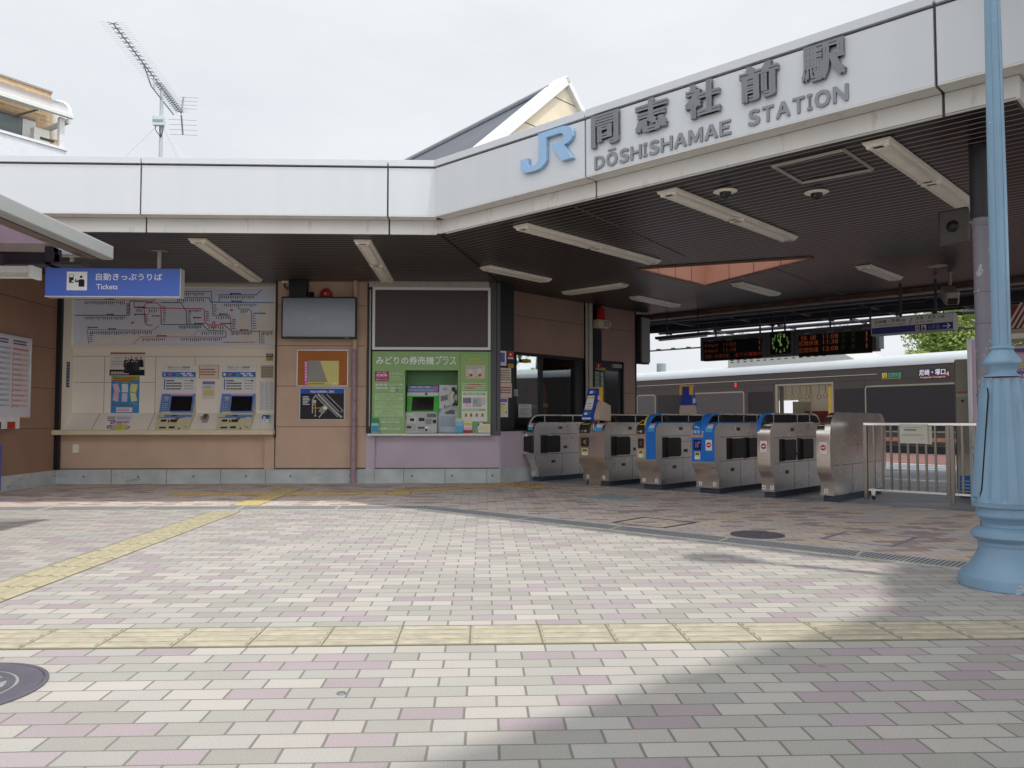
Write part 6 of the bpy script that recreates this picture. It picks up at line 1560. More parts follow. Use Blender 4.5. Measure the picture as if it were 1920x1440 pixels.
# =================================================================== DEPARTURE BOARD and guide sign
Pb = onZ(1313, 677, 2.10); FD = Fr(tuple(Pb), -47)
db = thing('departure_board', FD.M, 'long black departure board with orange LED rows and a green clock', 'departure board'); WM[db.name] = FD.M
dl = lambda px, py: FD.loc(px, py)
k5 = lambda x, y: (1160+x/4.8, 440+y/4.8)
k4 = lambda x, y: (1400+x/3.6, 560+y/3.6)
xR, _ = dl(1643, 655); zT = dl(1313, 633)[1]
mb = MB(); xs_ = [0, dl(*k4(130, 300))[0], dl(*k4(320, 280))[0], xR]
for a, b in zip(xs_, xs_[1:]): mb.box(a+.004, b-.004, 0, .22, 0.0, zT, paint('board_grey', '4a484f', .5, var=.04))
mb.build('housing', db, None, .006)
mb = MB(); mb.box(xR, xR+.05, .0, .22, .04, zT-.05, ink('9aa4a6')); mb.build('end_cap', db)
s = Sign(FD, (1313, 633, 1643, 677), .002); s.f = FD; s.cv = (1160, 440, 4.8)
lt = ink('9d9d9f'); led = glow('led_orange', 'd8622f', .13); ledl = glow('led_orange_dim', 'c85a2f', .09); ledr = glow('led_red', 'd0382c', .14); ledg = glow('led_green', '6a7a30', .05)
s.rect(765, 965, 1290, 1110, ink('0d0b0b'), .5)
# rows follow the board plane, so give their height through the left end and let the plane carry them
def row(txt, px0, pxy, px1, hgt, m, bold=.0, layer=2):
    """text with baseline through pixel px0 and the height hgt in metres"""
    x0, z = FD.loc(*px0); x1, _ = FD.loc(*px1); s.mb.text(txt, x0, z-hgt*.45, x1, z+hgt*.45, s.y(layer), m, bold*.5 if bold > .012 else 0)
row('R.Rapid', k5(778, 1003), 0, k5(890, 997), .075, ledl, .01); row('11:03', k5(945, 990), 0, k5(1055, 985), .075, ledl, .01); row('1', k5(1263, 968), 0, k5(1275, 968), .075, ledl, .015)
row('R.Rapid', k5(778, 1053), 0, k5(890, 1045), .075, ledl, .01); row('11:18', k5(945, 1038), 0, k5(1055, 1034), .075, ledl, .01); row('1', k5(1263, 1020), 0, k5(1275, 1020), .075, ledl, .015)
row('方面・木津方面、', k5(775, 1100), 0, k5(1005, 1085), .08, ledl, .0); row('全ての電車が', k5(1045, 1082), 0, k5(1292, 1070), .085, ledr, .0)
row('学研都市線', k5(850, 912), 0, k5(945, 905), .05, lt); row('四条畷・京橋', k5(970, 905), 0, k5(1128, 897), .065, lt); row('方面', k5(1132, 897), 0, k5(1175, 893), .05, lt); row('for Shijonawate, Kyobashi', k5(850, 932), 0, k5(1175, 915), .025, lt)
for a, b in ((830, 960), (995, 947), (1128, 937)): row('種別' if a < 900 else ('発車' if a < 1100 else '行先'), k5(a-25, b), 0, k5(a+28, b-3), .035, lt)
row('番線', k5(1252, 930), 0, k5(1280, 928), .035, lt)
s.cv = (1400, 560, 3.6)
s.rect(350, 250, 850, 365, ink('0d0b0b'), .3)
for y, a, b, c in ((268, '快　速', '11:08', '木　津'), (305, '区間快速', '11:38', '木　津'), (350, '区間快速', '12:08', '木　津')):
    dy = (y-268)*.0
    row(a.replace('　', ' '), k4(365 if y == 268 else 355, y), 0, k4(470 if y == 268 else 485, y-4), .095, led, .012); row(b, k4(517, y-12), 0, k4(618, y-18), .085, led, .012); row('木', k4(640, y-22), 0, k4(665, y-24), .09, ledg); row('津', k4(706, y-27), 0, k4(732, y-29), .09, ledg); row('1', k4(806, y-33), 0, k4(815, y-33), .085, led, .015)
row('学研都市線', k4(468, 193), 0, k4(555, 188), .05, lt); row('木 津', k4(580, 187), 0, k4(642, 183), .065, lt); row('方面', k4(648, 183), 0, k4(690, 180), .05, lt); row('Gakkentoshi Line for Kizu', k4(468, 208), 0, k4(640, 198), .025, lt)
for a, b, tx in ((413, 237, '種別'), (565, 224, '発車'), (682, 215, '行先'), (805, 202, '番線')): row(tx, k4(a-26, b), 0, k4(a+26, b-4), .035, lt)
s.mb.build('led_text', db, None, 0, 0)
x, z = FD.loc(*k4(228, 300)); rc = FD.loc(*k4(290, 300))[0]-x
mb = MB(); mb.rect(x-rc*1.12, z-rc*1.12, x+rc*1.12, z+rc*1.12, -.003, ink('0a0c09')); g_ = glow('clock_green', '86b85a', .28)
for i in range(12):
    a = R(90-30*i); st_ = str(i or 12); cxx, czz = x+rc*.85*math.cos(a), z+rc*.85*math.sin(a); hw = .028 if len(st_) == 1 else .045
    mb.text(st_, cxx-hw*.6, czz-.033, cxx+hw*.6, czz+.033, -.006, g_, .02)
def hand(a, l, w_):
    a = R(90-a); dx, dz = math.cos(a), math.sin(a); nx, nz = -dz*w_, dx*w_
    mb.poly([(x-dx*.06-nx, -.008, z-dz*.06-nz), (x-dx*.06+nx, -.008, z-dz*.06+nz), (x+dx*l+nx, -.008, z+dz*l+nz), (x+dx*l-nx, -.008, z+dz*l-nz)], g_)
hand(329, rc*.5, .014); hand(2, rc*.72, .009)
mb.build('clock', db, None, 0, 0)
mb = MB()
for xx in (.3, 1.25, 1.5, 1.75, 2.6, 3.3): mb.tube([(xx, .1, zT), (xx, .1, zT+.35)], .018, m_dark, 8)
mb.tube([(-.2, .1, zT+.32), (4.2, .1, zT+.32)], .03, m_dark, 8); mb.build('hanger', db)
Pg = onZ(1633, 630, 2.16); FGd = Fr(tuple(Pg), -49)
gs = thing('guide_sign', FGd.M, 'hanging guide sign, white upper half and navy lower half with an arrow', 'guide sign'); WM[gs.name] = FGd.M
xr_, zr_ = FGd.loc(1788, 605); zt_ = FGd.loc(1633, 599)[1]
mb = MB(); mb.box(0, xr_, 0, .16, 0, zt_, ink('9d9da0')); mb.build('housing', gs, None, .004)
mb = MB(); mb.rect(.015, .02, xr_-.01, zt_*.46, -.002, ink('32356f')); mb.rect(.015, zt_*.46, xr_-.01, zt_-.015, -.002, ink('c5c2be')); bk = ink('2e2c30')
hh = zt_
for tx, a, b, z0_, z1_ in (('四条畷・京橋', .05, .37, .70, .90), ('方面', .375, .44, .70, .86), ('for Shijonawate, Kyobashi', .05, .44, .52, .63), ('木津・奈良', .56, .80, .72, .92), ('方面', .82, .90, .72, .88), ('for Kizu, Nara', .56, .77, .54, .65)):
    mb.text(tx, xr_*a, hh*z0_, xr_*b, hh*z1_, -.004, bk, .008)
mb.poly([(xr_*.48, -.004, hh*.52), (xr_*.49, -.004, hh*.52), (xr_*.525, -.004, hh*.88), (xr_*.515, -.004, hh*.88)], bk)
for a, c in ((.555, 'cdb9b4'), (.63, 'd0d0d4')): mb.rect(xr_*a, hh*.10, xr_*(a+.055), hh*.40, -.004, ink(c))
mb.rect(xr_*.565, hh*.15, xr_*.58, hh*.35, -.006, ink('b0393c')); mb.rect(xr_*.59, hh*.15, xr_*.605, hh*.35, -.006, ink('33435f'))
mb.disc(xr_*.655, hh*.2, .02, -.006, ink('32356f'), 12); mb.rect(xr_*.645, hh*.2, xr_*.66, hh*.36, -.006, ink('32356f'))
mb.text('お手洗', xr_*.705, hh*.12, xr_*.84, hh*.38, -.004, ink('8f90b4'), .0)
mb.rect(xr_*.875, hh*.235, xr_*.955, hh*.265, -.004, wh); mb.poly([(xr_*.925, -.004, hh*.38), (xr_*.932, -.004, hh*.41), (xr_*.965, -.004, hh*.25), (xr_*.932, -.004, hh*.10), (xr_*.925, -.004, hh*.13), (xr_*.95, -.004, hh*.25)], wh)
mb.build('sign_print', gs, None, 0, 0)
mb = MB()
for xx in (.4, xr_-.25): mb.tube([(xx, .08, zt_), (xx, .08, zt_+.5)], .02, m_dark, 8)
mb.build('hanger', gs)
# slim platform light fixtures
def plat_light(p, q, label):
    p = Vector(tuple(p)); q = Vector(tuple(q)); d = q-p
    M = Matrix.Translation((p+q)/2) @ Matrix.Rotation(math.atan2(d.y, d.x), 4, 'Z')
    t = thing('platform_light', M, label, 'platform light', 'fluorescent lights under the platform roof')
    mb = MB(); mb.prism([(-.07, .05), (.07, .05), (.05, .0), (-.05, .0)], -d.length/2, d.length/2, 'x', m_dark); mb.build('housing', t); mb = MB(); mb.tube([(-d.length/2+.05, 0, -.02), (d.length/2-.05, 0, -.02)], .016, m_tube, 8); mb.build('tube', t)
    mb = MB()
    for x in (-d.length*.3, d.length*.3): mb.tube([(x, 0, .05), (x, 0, .5)], .012, m_dark, 6)
    mb.build('hanger', t)
plat_light(onZ(1232, 637, 2.45), onZ(1330, 627, 2.45), 'slim platform light hanging to the left of the departure board')
plat_light(onZ(1655, 606, 2.6), onZ(1800, 590, 2.6), 'slim platform light hanging just above the guide sign')

# =================================================================== TRAIN
tr = thing('commuter_train', FT.M, 'silver commuter train with an orange stripe and one open door standing at the platform', 'train'); WM[tr.name] = FT.M
m_ts = paint('train_steel', '4a4543', .5, metal=.25, var=.06, scale=2, spec=.25); m_tin = paint('train_inside', 'c5c2b8', .6, var=.03); m_tw = paint('train_roof', 'aeb3b7', .5, var=.04, scale=1.5); m_tg = glassy('train_glass', (.028, .024, .027), .16, .18); m_tdk = paint('train_dark', '201f21', .6)  # side steel darkened to stand in for the platform roof's shade
m_tor = paint('train_orange', 'c9713a', .5)
tl_ = lambda x, y: FT.loc(x, y)
xd0, xd1 = tl_(1458, 740)[0], tl_(1560, 740)[0]; zd1 = 2.0
mb = MB()
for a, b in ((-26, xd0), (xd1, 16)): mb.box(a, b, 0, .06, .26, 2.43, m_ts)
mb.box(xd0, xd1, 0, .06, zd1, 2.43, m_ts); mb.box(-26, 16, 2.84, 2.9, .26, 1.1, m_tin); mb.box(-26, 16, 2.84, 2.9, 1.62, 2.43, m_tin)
wx0, wx1 = FT.loc(1459, 760, 2.84)[0], FT.loc(1497, 760, 2.84)[0]
mb.box(-26, wx0, 2.84, 2.9, 1.1, 1.62, m_tin); mb.box(wx1, 16, 2.84, 2.9, 1.1, 1.62, m_tin)
mb.box(-26, 16, .06, 2.84, .2, .26, paint('train_floor', '6b6a66', .7)); mb.box(-26, 16, .06, 2.84, 2.36, 2.42, paint('train_ceiling', 'c9c8c0', .6))
mb.box(-26, 16, .04, 2.86, -.9, .2, m_tdk)
mb.build('body', tr, None, 0, 0)
mb = MB(); sec = [(-.01, 2.43), (.0, 2.52), (.06, 2.62), (.2, 2.70), (.7, 2.79), (1.45, 2.82), (2.2, 2.79), (2.7, 2.70), (2.9, 2.43)]
mb.loft([[(x, a, b) for a, b in sec] for x in (-26, 16)], m_tw, False, False); mb.box(-26, 16, -.02, 0, 2.43, 2.455, m_tw); mb.build('roof', tr, None, 0, 30)
mb = MB(); mb.box(-26, xd0, -.004, 0, .36, .41, m_tor); mb.box(xd1, 16, -.004, 0, .36, .41, m_tor); mb.box(-26, 16, -.003, 0, .335, .345, ink('b9b9b5')); mb.box(-26, 16, -.003, 0, .42, .44, ink('8a8782')); 
z_ = tl_(1500, 716)[1]; mb.box(-26, tl_(1645, 704)[0], -.02, 0, 2.22, 2.235, ink('b5b1a6')); mb.build('stripe', tr, None, 0, 0)
mb = MB()
for px in (1228, 1276, 1396, 1450, 1563, 1621): x = tl_(px, 740)[0]; mb.box(x-.006, x+.006, -.0025, 0, .3, 2.06, m_tdk)
mb.box(-26, 16, -.0025, 0, 2.06, 2.07, m_tdk); mb.build('door_seam', tr, None, 0, 0)
def pane(x0p, x1p, z0, z1, frame=True, rad=.06, mt=None):
    x0 = tl_(x0p, 760)[0]; x1 = tl_(x1p, 760)[0]
    def rr(g): 
        pts = []
        for cx, cz, a0 in ((x1-rad, z1-rad, 0), (x0+rad, z1-rad, 90), (x0+rad, z0+rad, 180), (x1-rad, z0+rad, 270)):
            for k in range(5): pts.append((cx+(rad+g)*math.cos(R(a0+22.5*k)), cz+(rad+g)*math.sin(R(a0+22.5*k))))
        return pts
    if frame:
        mb = MB(); mb.prism(rr(.045), -.012, -.001, 'y', ink('8d867a')); mb.build('window_frame', tr, None, .002, 30)
    mb = MB(); mb.prism(rr(0), -.017 if frame else -.008, -.0005, 'y', mt or m_tg); mb.build('window', tr, None, 0, 0)
pane(1625, 1806, .62, 1.86); pane(1279, 1394, .62, 1.84, mt=glassy('train_glass_grey', (.085, .08, .082), .16, .2)); pane(1403, 1449, .62, 1.84, False, .01); pane(1565, 1620, .62, 1.84, False, .01); pane(1233, 1275, .62, 1.84, False, .01)
pane(1196, 1228, .62, 1.84, mt=glassy('train_glass_grey', (.085, .08, .082), .16, .2))
mb = MB(); rr_ = [(tl_(1454, 740)[0], 0), (xd0, 0), (xd1, 0), (tl_(1563, 740)[0], 0)]
mb.box(rr_[0][0], xd0, -.012, .06, .26, zd1+.06, ink('8d867a')); mb.box(xd1, rr_[3][0], -.012, .06, .26, zd1+.06, ink('8d867a')); mb.box(xd0, xd1, -.012, .06, zd1, zd1+.06, ink('8d867a')); mb.build('door_frame', tr, None, .003, 0)
mb = MB(); mb.box(xd0+.02, xd0+.16, .07, .1, .28, 1.98, m_ts); mb.box(xd1-.18, xd1-.02, .07, .1, .28, 1.98, paint('door_yellow', 'b69a3c', .5)); mb.build('door_leaf', tr, None, .003)
mb = MB()  # inside: seats, straps, screens
mb.box(xd1+.1, 12, 2.2, 2.84, .26, 1.15, paint('seat_red', '6e2b2b', .8)); mb.box(FT.loc(1500, 760, 2.3)[0], FT.loc(1500, 760, 2.3)[0]+.06, 1.9, 2.84, .26, 1.55, paint('partition', '9a968c', .6)); mb.box(FT.loc(1508, 760, 2.3)[0], FT.loc(1508, 760, 2.3)[0]+1.0, 2.3, 2.84, .26, 1.22, paint('seat_red', '6e2b2b', .8)); mb.box(-12, xd0-.9, 2.3, 2.84, .26, 1.15, paint('seat_red', '6e2b2b', .8)); mb.build('seat', tr)
m_rng = paint('strap_tan', 'a5835a', .5)
for i in range(9):
    mb = MB(); x = FT.loc(1463+12*i, 740, .9 if i % 2 else 1.9)[0]+rnd.uniform(-.05, .05); y = .9 if i % 2 else 1.9
    mb.box(x-.012, x+.012, y-.005, y+.005, 1.80, 2.1, m_rng)
    mb.tube([(x+.075*math.cos(R(a)), y, 1.70+.075*math.sin(R(a))) for a in range(90, 451, 30)], .012, m_rng, 6, False); mb.build('hand_strap', tr)
mb = MB()
for y in (.9, 1.9): mb.tube([(-10, y, 2.1), (10, y, 2.1)], .014, m_ts, 6)
mb.tube([(xd0+.75, .6, .3), (xd0+.82, .6, 1.4), (xd0+.75, .6, 2.3)], .014, m_rng, 6); mb.build('hand_rail', tr)
mb = MB()
for y in (.8, 2.0): mb.box(-12, 12, y-.06, y+.06, 2.34, 2.357, glow('train_tube', 'fff6e8', 4.0))
mb.build('ceiling_lamp', tr, None, 0, 0)
# LED destination signs on the side
k5b = lambda x, y: tl_(1620+x/4.5, 640+y/4.5)
def led_sign(x0, x1, zc, h):
    mb = MB(); mb.box(x0, x1, -.006, 0, zc-h/2, zc+h/2, glassy('led_black', (.008, .008, .01), .15)); mb.build('destination_display', tr, None, .004); return mb
a0, a1 = k5b(135, 290)[0], k5b(327, 290)[0]; b0, b1 = k5b(455, 275)[0], k5b(727, 275)[0]
za = k5b(230, 285)[1]; zb_ = k5b(590, 272)[1]
led_sign(a0, a1, za, .24); led_sign(b0, b1, zb_, .30)
mb = MB(); la = a1-a0
mb.rect(a0+la*.10, za-.06, a0+la*.31, za+.07, -.008, glow('led_yellow', 'd9b83a', .5)); mb.text('G', a0+la*.15, za-.04, a0+la*.27, za+.05, -.0095, ink('15130a'), .02); mb.text('区間快速', a0+la*.36, za-.06, a0+la*.94, za+.07, -.008, glow('led_teal', '3fb089', .5), .012); mb.rect(a0+la*.06, za-.11, a0+la*.94, za-.08, -.008, glow('led_yellow2', 'a5902f', .3))
lb = b1-b0
mb.text('尼崎・塚口', b0+lb*.05, zb_-.04, b0+lb*.86, zb_+.12, -.008, glow('led_white', 'dcd0ea', .8), .014); mb.text('4', b0+lb*.88, zb_-.08, b0+lb*.97, zb_+.04, -.008, glow('led_pink', 'f0a09a', .7), .02); mb.text('Amagasaki-Tsukaguchi', b0+lb*.07, zb_-.125, b0+lb*.86, zb_-.065, -.008, glow('led_pink', 'f0a09a', .7), .01)
mb.build('destination_text', tr, None, 0, 0)
mb = MB(); x, z = tl_(1380, 721); mb.box(x-.03, x+.03, -.04, 0, z-.09, z+.06, glow('side_lamp', 'e8304a', .8)); mb.build('side_lamp', tr, None, .008)
ax0, ax1 = tl_(1352, 680)[0], tl_(1548, 675)[0]
mb = MB(); mb.prism([(ax0, 2.7), (ax1+.8, 2.7), (ax1, 3.12), (ax0, 3.12)], .35, 2.5, 'y', paint('aircon_grey', 'a9aaa6', .5, var=.05))
for r_ in range(2):
    for i in range(14):
        xx = ax0+.12+i*(ax1-ax0-.2)/14; mb.rect(xx, 2.89+r_*.07, xx+.13, 2.92+r_*.07, .347, m_tdk)
mb.build('air_conditioner', tr, None, .01, 0)

# far things beyond the train
p = onY(1240, 690, 60); pipe = tW('grey_chimney', (p[0], p[1], 0), 'short grey concrete post far beyond the train', 'concrete post')
mb = MB(); mb.lathe([(.36, 0), (.36, 5.2), (.3, 5.25), (.001, 5.25)], paint('far_grey', '8c979c', .8), 14); mb.build('shaft', pipe)
mb = MB(); a, b = onZ(1208, 659, 4.2), onZ(1320, 651, 4.2); a2 = a+(a-b)*3; b2 = b+(b-a)*6
mb.tube([tuple(a2), tuple(b2)], .035, m_blk, 6)
for i in range(40):
    q = a2+(b2-a2)*(i/40); mb.box(q[0]-.1, q[0]+.1, q[1]-.03, q[1]+.03, q[2]-.03, q[2]+.075, m_blk)
tag(mb.build('overhead_wire', None), 'dark knotted overhead cable crossing the sky left of the departure board', 'cable')

def leaf_mat(name, c1, c2):
    m, nt, b = newmat(name)
    g = nt.nodes.new('ShaderNodeNewGeometry')
    mx = nt.nodes.new('ShaderNodeMixRGB'); mx.inputs[1].default_value = lin(c1); mx.inputs[2].default_value = lin(c2); nt.links.new(g.outputs['Random Per Island'], mx.inputs[0])
    nt.links.new(mx.outputs[0], b.inputs['Base Color']); b.inputs['Roughness'].default_value = .55
    tr_ = nt.nodes.new('ShaderNodeBsdfTranslucent'); nt.links.new(mx.outputs[0], tr_.inputs[0])
    ms = nt.nodes.new('ShaderNodeMixShader'); ms.inputs[0].default_value = .35
    nt.links.new(b.outputs[0], ms.inputs[1]); nt.links.new(tr_.outputs[0], ms.inputs[2]); nt.links.new(ms.outputs[0], nt.nodes['Material Output'].inputs[0])
    return m
m_leaf = leaf_mat('leaves', '64803a', 'a9b960'); m_leaf2 = leaf_mat('leaves_deep', '57743c', '93a858'); m_bark = paint('bark', '5a4a3c', .9, var=.25, bump=.4, bscale=30)
def tree(x, y, h, r, zc, seed, n, label, mt, size=.16):
    rn = random.Random(seed); t = tW('broadleaf_tree', (x, y, 0), label, 'tree', 'trees beyond the tracks')
    mb = MB(); mb.tube([(0, 0, 0), (.05, .02, zc*.5), (.0, .1, zc*.9), (.1, .05, h*.85)], [r*.09, r*.075, r*.055, r*.015], m_bark, 10)
    cl = []
    for i in range(int(26)):
        a = rn.uniform(0, 6.28); e = rn.uniform(-.75, 1); rr = r*rn.uniform(.45, .85)
        cx, cy, cz = rr*math.cos(a)*math.sqrt(max(.05, 1-e*e*.8)), rr*math.sin(a)*math.sqrt(max(.05, 1-e*e*.8)), zc+e*(h-zc)*.82
        cl.append((cx, cy, cz, r*rn.uniform(.20, .40)))
        if i % 2 == 0: mb.tube([(0, .04, zc*rn.uniform(.6, .95)), (cx*.5, cy*.5, zc+(cz-zc)*.4), (cx, cy, cz)], [r*.03, r*.02, r*.006], m_bark, 6)
    mb.build('trunk', t)
    vs, fs = [], []
    for i in range(n):
        c = rn.choice(cl); d = Vector((rn.gauss(0, 1), rn.gauss(0, 1), rn.gauss(0, 1))).normalized()*c[3]*(rn.random()**.28)
        p = Vector(c[:3])+Vector((d.x, d.y, d.z*.72)); s_ = size*rn.uniform(.6, 1.25)
        nrm = (d.normalized()+Vector((rn.gauss(0, .6), rn.gauss(0, .6), .5+rn.gauss(0, .5)))).normalized()
        a = nrm.orthogonal().normalized(); a = Matrix.Rotation(rn.uniform(0, 6.28), 3, nrm) @ a; b = nrm.cross(a)
        k = len(vs); vs += [tuple(p+a*s_), tuple(p+b*s_*.55), tuple(p-a*s_), tuple(p-b*s_*.55)]; fs.append((k, k+1, k+2, k+3))
    m2 = MB(); m2.add(vs, fs, mt); m2.build('crown', t, None, 0, 0)
p = onY(1790, 600, 34); tree(p[0]+1.2, p[1], 6.9, 3.4, 4.2, 1, 20000, 'big bright green tree behind the train, right of the guide sign', m_leaf, .085)
p = onY(1850, 600, 37); tree(p[0]+2.5, p[1]+2, 8.0, 3.6, 4.8, 2, 14000, 'taller deep green tree behind the train near the grey column', m_leaf2, .10)
p = onY(1716, 665, 33); tree(p[0], p[1], 3.85, 1.0, 3.1, 3, 4000, 'low light green tree top just showing over the train roof', m_leaf, .07)
p = onY(1910, 640, 30); tree(p[0]+3, p[1]-2, 7.5, 3.2, 4.5, 5, 4000, 'tree behind the lilac poster board at the right edge', m_leaf2, .17)

tree(25, 14.6, 9.5, 4.2, 5.0, 8, 9000, 'broad tree far to the right beyond the tracks, outside the photo', m_leaf, .16)

# =================================================================== LAMP POST
LX, LY = 2.90, 4.33
lp_ = tW('street_lamp', (LX, LY, 0), 'ornate light blue cast iron lamp post with fluted base', 'street lamp')
m_lb = paint('lamp_blue', '7996ad', .42, var=.07, scale=3, bump=.12, bscale=60)
add_chips(m_lb, 'a9b1b5', .69, 7, .01); add_chips(m_lb, '6d7f8c', .63, 3.5, .12, (3, 3, .6))
m_worn = paint('lamp_worn', 'a5adb3', .8, var=.2, scale=12)
dep = float((np.array([LX, LY, 0])-_C)@_f)
lf = Fr((LX, LY, 0), math.degrees(math.atan2(-LX, LY)))
def pr(xc, y):   # crop pixel of the left silhouette to radius and height
    px, py = 1780+xc/2.879, 620+y/2.879
    cxp = 1876.5+.0172*(py-640)
    return ((cxp-px)/FPX*dep*.985, lf.loc(cxp, py)[1])
prof = [(60, 1385), (56, 1370), (57, 1335), (62, 1318), (68, 1312), (92, 1290), (118, 1255), (138, 1225), (152, 1195), (160, 1168), (160, 1160), (157, 1155), (157, 1136), (136, 1122), (121, 1108), (121, 1095), (124, 1080), (150, 1062), (177, 1056), (178, 1040), (168, 1020), (146, 1002), (143, 992), (146, 980), (150, 964), (150, 955), (130, 948), (126, 925)]
body = [(126, 924), (133, 860), (141, 760), (150, 640), (160, 500), (169, 380), (177, 290), (181, 262)]
topp = [(186, 250), (196, 240), (210, 233), (213, 226), (212, 215), (204, 198), (190, 186), (184, 178), (184, 168), (192, 155), (215, 122), (224, 106), (222, 102), (217, 98), (217, 90), (222, 86), (231, 84)]
P1 = [pr(*q) for q in prof]; P2 = [pr(*q) for q in body]; P3 = [pr(*q) for q in topp]
P1[0] = (P1[0][0], 0.0)
mb = MB(); mb.lathe([(P1[0][0], 0), ]+[(r_, max(z, .004)) for r_, z in P1[1:]], m_lb, 56); mb.build('base', lp_, None, 0, 28)
NS = 96
def flut(i, k, seg):
    if i in (0, len(PB)-1): return 1.0
    a = (k/seg*12) % 1.0; d = abs(a-.5)*2
    return 1.0-.085*max(0, 1-(d/.5)**2)**.5 if 1 <= i <= len(PB)-2 else 1.0
PB = [P2[0], (P2[0][0]*.997, P2[0][1]+.012), (P2[0][0]*.992, P2[0][1]+.03)]+P2[1:-1]+[(P2[-1][0]*1.02, P2[-1][1]-.03), (P2[-1][0]*1.0, P2[-1][1]-.012), P2[-1]]
mb = MB(); mb.lathe(PB, m_lb, NS, (0, 0), flut); o = mb.build('fluted_body', lp_, None, 0, 60); o.rotation_euler = (0, 0, R(9))
mb = MB(); mb.lathe(P3, m_lb, 48); mb.build('collar', lp_, None, 0, 28)
zt0 = P3[-1][1]; rp0 = P3[-1][0]*1.0
mb = MB(); mb.lathe([(rp0, zt0), (rp0*.985, 2.2), (rp0*.80, 3.55)], m_lb, 16)
mb.build('pole', lp_, None, 0, 15)
mb = MB()
for a in (-2.35, -1.45, -.6):
    mb.tube([(rp0*math.cos(a), rp0*math.sin(a), zt0+.01), (rp0*.985*math.cos(a), rp0*.985*math.sin(a), 2.2), (rp0*.80*math.cos(a), rp0*.80*math.sin(a), 3.5)], .0016, paint('lamp_seam', '5f7e95', .6), 4)
for i in range(34):
    z = rnd.uniform(2.0, 3.45); a = rnd.uniform(-2.6, -.9); rr = rp0*(1-.2*(z-1.4)/2.1)*1.006; da = rnd.uniform(.15, .6); dz = rnd.uniform(-.004, .014)
    mb.tube([(rr*math.cos(a+da*t/3), rr*math.sin(a+da*t/3), z+dz*t/3) for t in range(4)], rnd.uniform(.0004, .0011), paint('lamp_scratch', 'b9cbd6', .6), 4)
mb.build('seam', lp_)
# inspection door on the body, left of the flutes
mb = MB(); aL = math.atan2(-LY, -LX)-R(60)
def bodyr(z):
    for (r0, z0), (r1, z1) in zip(P2, P2[1:]):
        if z0 <= z <= z1: return r0+(r1-r0)*(z-z0)/(z1-z0)
    return P2[-1][0]
zz0, zz1 = P2[0][1]+.03, P2[-1][1]-.05
for (hw, off, m_) in ((.050, .002, m_drk), (.046, .006, m_lb)):
    rows = []
    for i in range(15):
        z = zz0+(zz1-zz0)*i/14; rr = bodyr(z)+off; h2 = hw if 0 < i < 14 else hw*.8
        rows.append([(rr*math.cos(aL+s_*h2/rr), rr*math.sin(aL+s_*h2/rr), z) for s_ in (-1, -.5, 0, .5, 1)])
    mb.loft(rows, m_, False, False)
mb.build('inspection_door', lp_, None, 0, 40)
mb = MB()
for i in range(70):
    a = rnd.uniform(-2.0, -.9); rr = P1[1][0]+.001; z = rnd.uniform(.006, .055); s_ = rnd.uniform(.004, .018)
    mb.poly([((rr)*math.cos(a+s_*dx/rr*1.5), (rr)*math.sin(a+s_*dx/rr*1.5), max(.003, z+s_*dz*.6)) for dx, dz in ((-1, -.6), (.2, -1), (1, -.2), (.6, .9), (-.5, .8))], m_worn)
mb.build('worn_paint', lp_, None, 0, 0)
mb = MB(); mb.lathe([(rp0*.8, 3.5), (.11, 3.56), (.11, 3.6), (.06, 3.64), (.08, 3.7)], m_lb, 24); mb.lathe([(.17, 4.12), (.2, 4.14), (.16, 4.22), (.05, 4.32), (.02, 4.42), (.001, 4.43)], m_lb, 24)
for k in range(4): a = R(45+90*k); mb.tube([(.085*math.cos(a), .085*math.sin(a), 3.7), (.165*math.cos(a), .165*math.sin(a), 4.12)], .01, m_lb, 6)
mb.build('lantern_frame', lp_)
mb = MB(); mb.lathe([(.075, 3.7), (.155, 4.12)], paint('lantern_glass', 'd5d5cc', .3, var=0), 24); mb.build('lantern_glass', lp_)

# =================================================================== COVERS IN THE PAVING
m_iron = paint('cast_iron', '625f69', .5, metal=.1, var=.12, scale=10); m_iron2 = paint('cast_iron_fill', '8d908e', .8, var=.25, scale=18)
def manhole(c, r, label, petals, fillc):
    t = tW('manhole_cover', (c[0], c[1], 0), label, 'manhole cover', th=20)
    mb = MB(); mb.lathe([(r, .0), (r, .006), (r*.955, .008), (r*.95, .0065), (r*.945, .003)], m_iron, 64, caps=False); mb.lathe([(r*.94, .0), (r*.94, .006), (r*.70, .006), (r*.695, .003)], m_iron, 64, caps=False); mb.build('ring', t, None, 0, 30)
    mb = MB(); mb.lathe([(r*.695, .0), (r*.695, .0042), (.001, .0042)], fillc, 64); mb.build('fill', t, None, 0, 0)
    mb = MB(); mb.lathe([(r*.66, .004), (r*.66, .0065), (r*.57, .0065), (r*.57, .004)], m_iron, 56, caps=False)
    for i in range(petals):
        a = 2*math.pi*i/petals
        for r0, r1, w_ in ((.12, .36, .07), (.38, .60, .10)):
            b = a+(0 if r0 < .3 else math.pi/petals); ca, sa = math.cos(b), math.sin(b)
            pts = [(r*r0, 0), (r*(r0*.6+r1*.4), r*w_), (r*r1, r*w_*.35), (r*r1, -r*w_*.35), (r*(r0*.6+r1*.4), -r*w_)]
            mb.prism([(x*ca-y*sa, x*sa+y*ca) for x, y in pts], .003, .0068, 'z', m_iron)
    mb.lathe([(r*.13, .004), (r*.13, .0066), (.001, .0066)], m_iron, 20)
    mb.box(-r*.7, -r*.55, -r*.12, r*.12, .004, .0068, m_iron)
    mb.build('relief', t, None, 0, 0)
manhole((-1.81, 2.80), .30, 'patterned iron manhole cover cut by the left edge of the photo', 9, m_iron2)
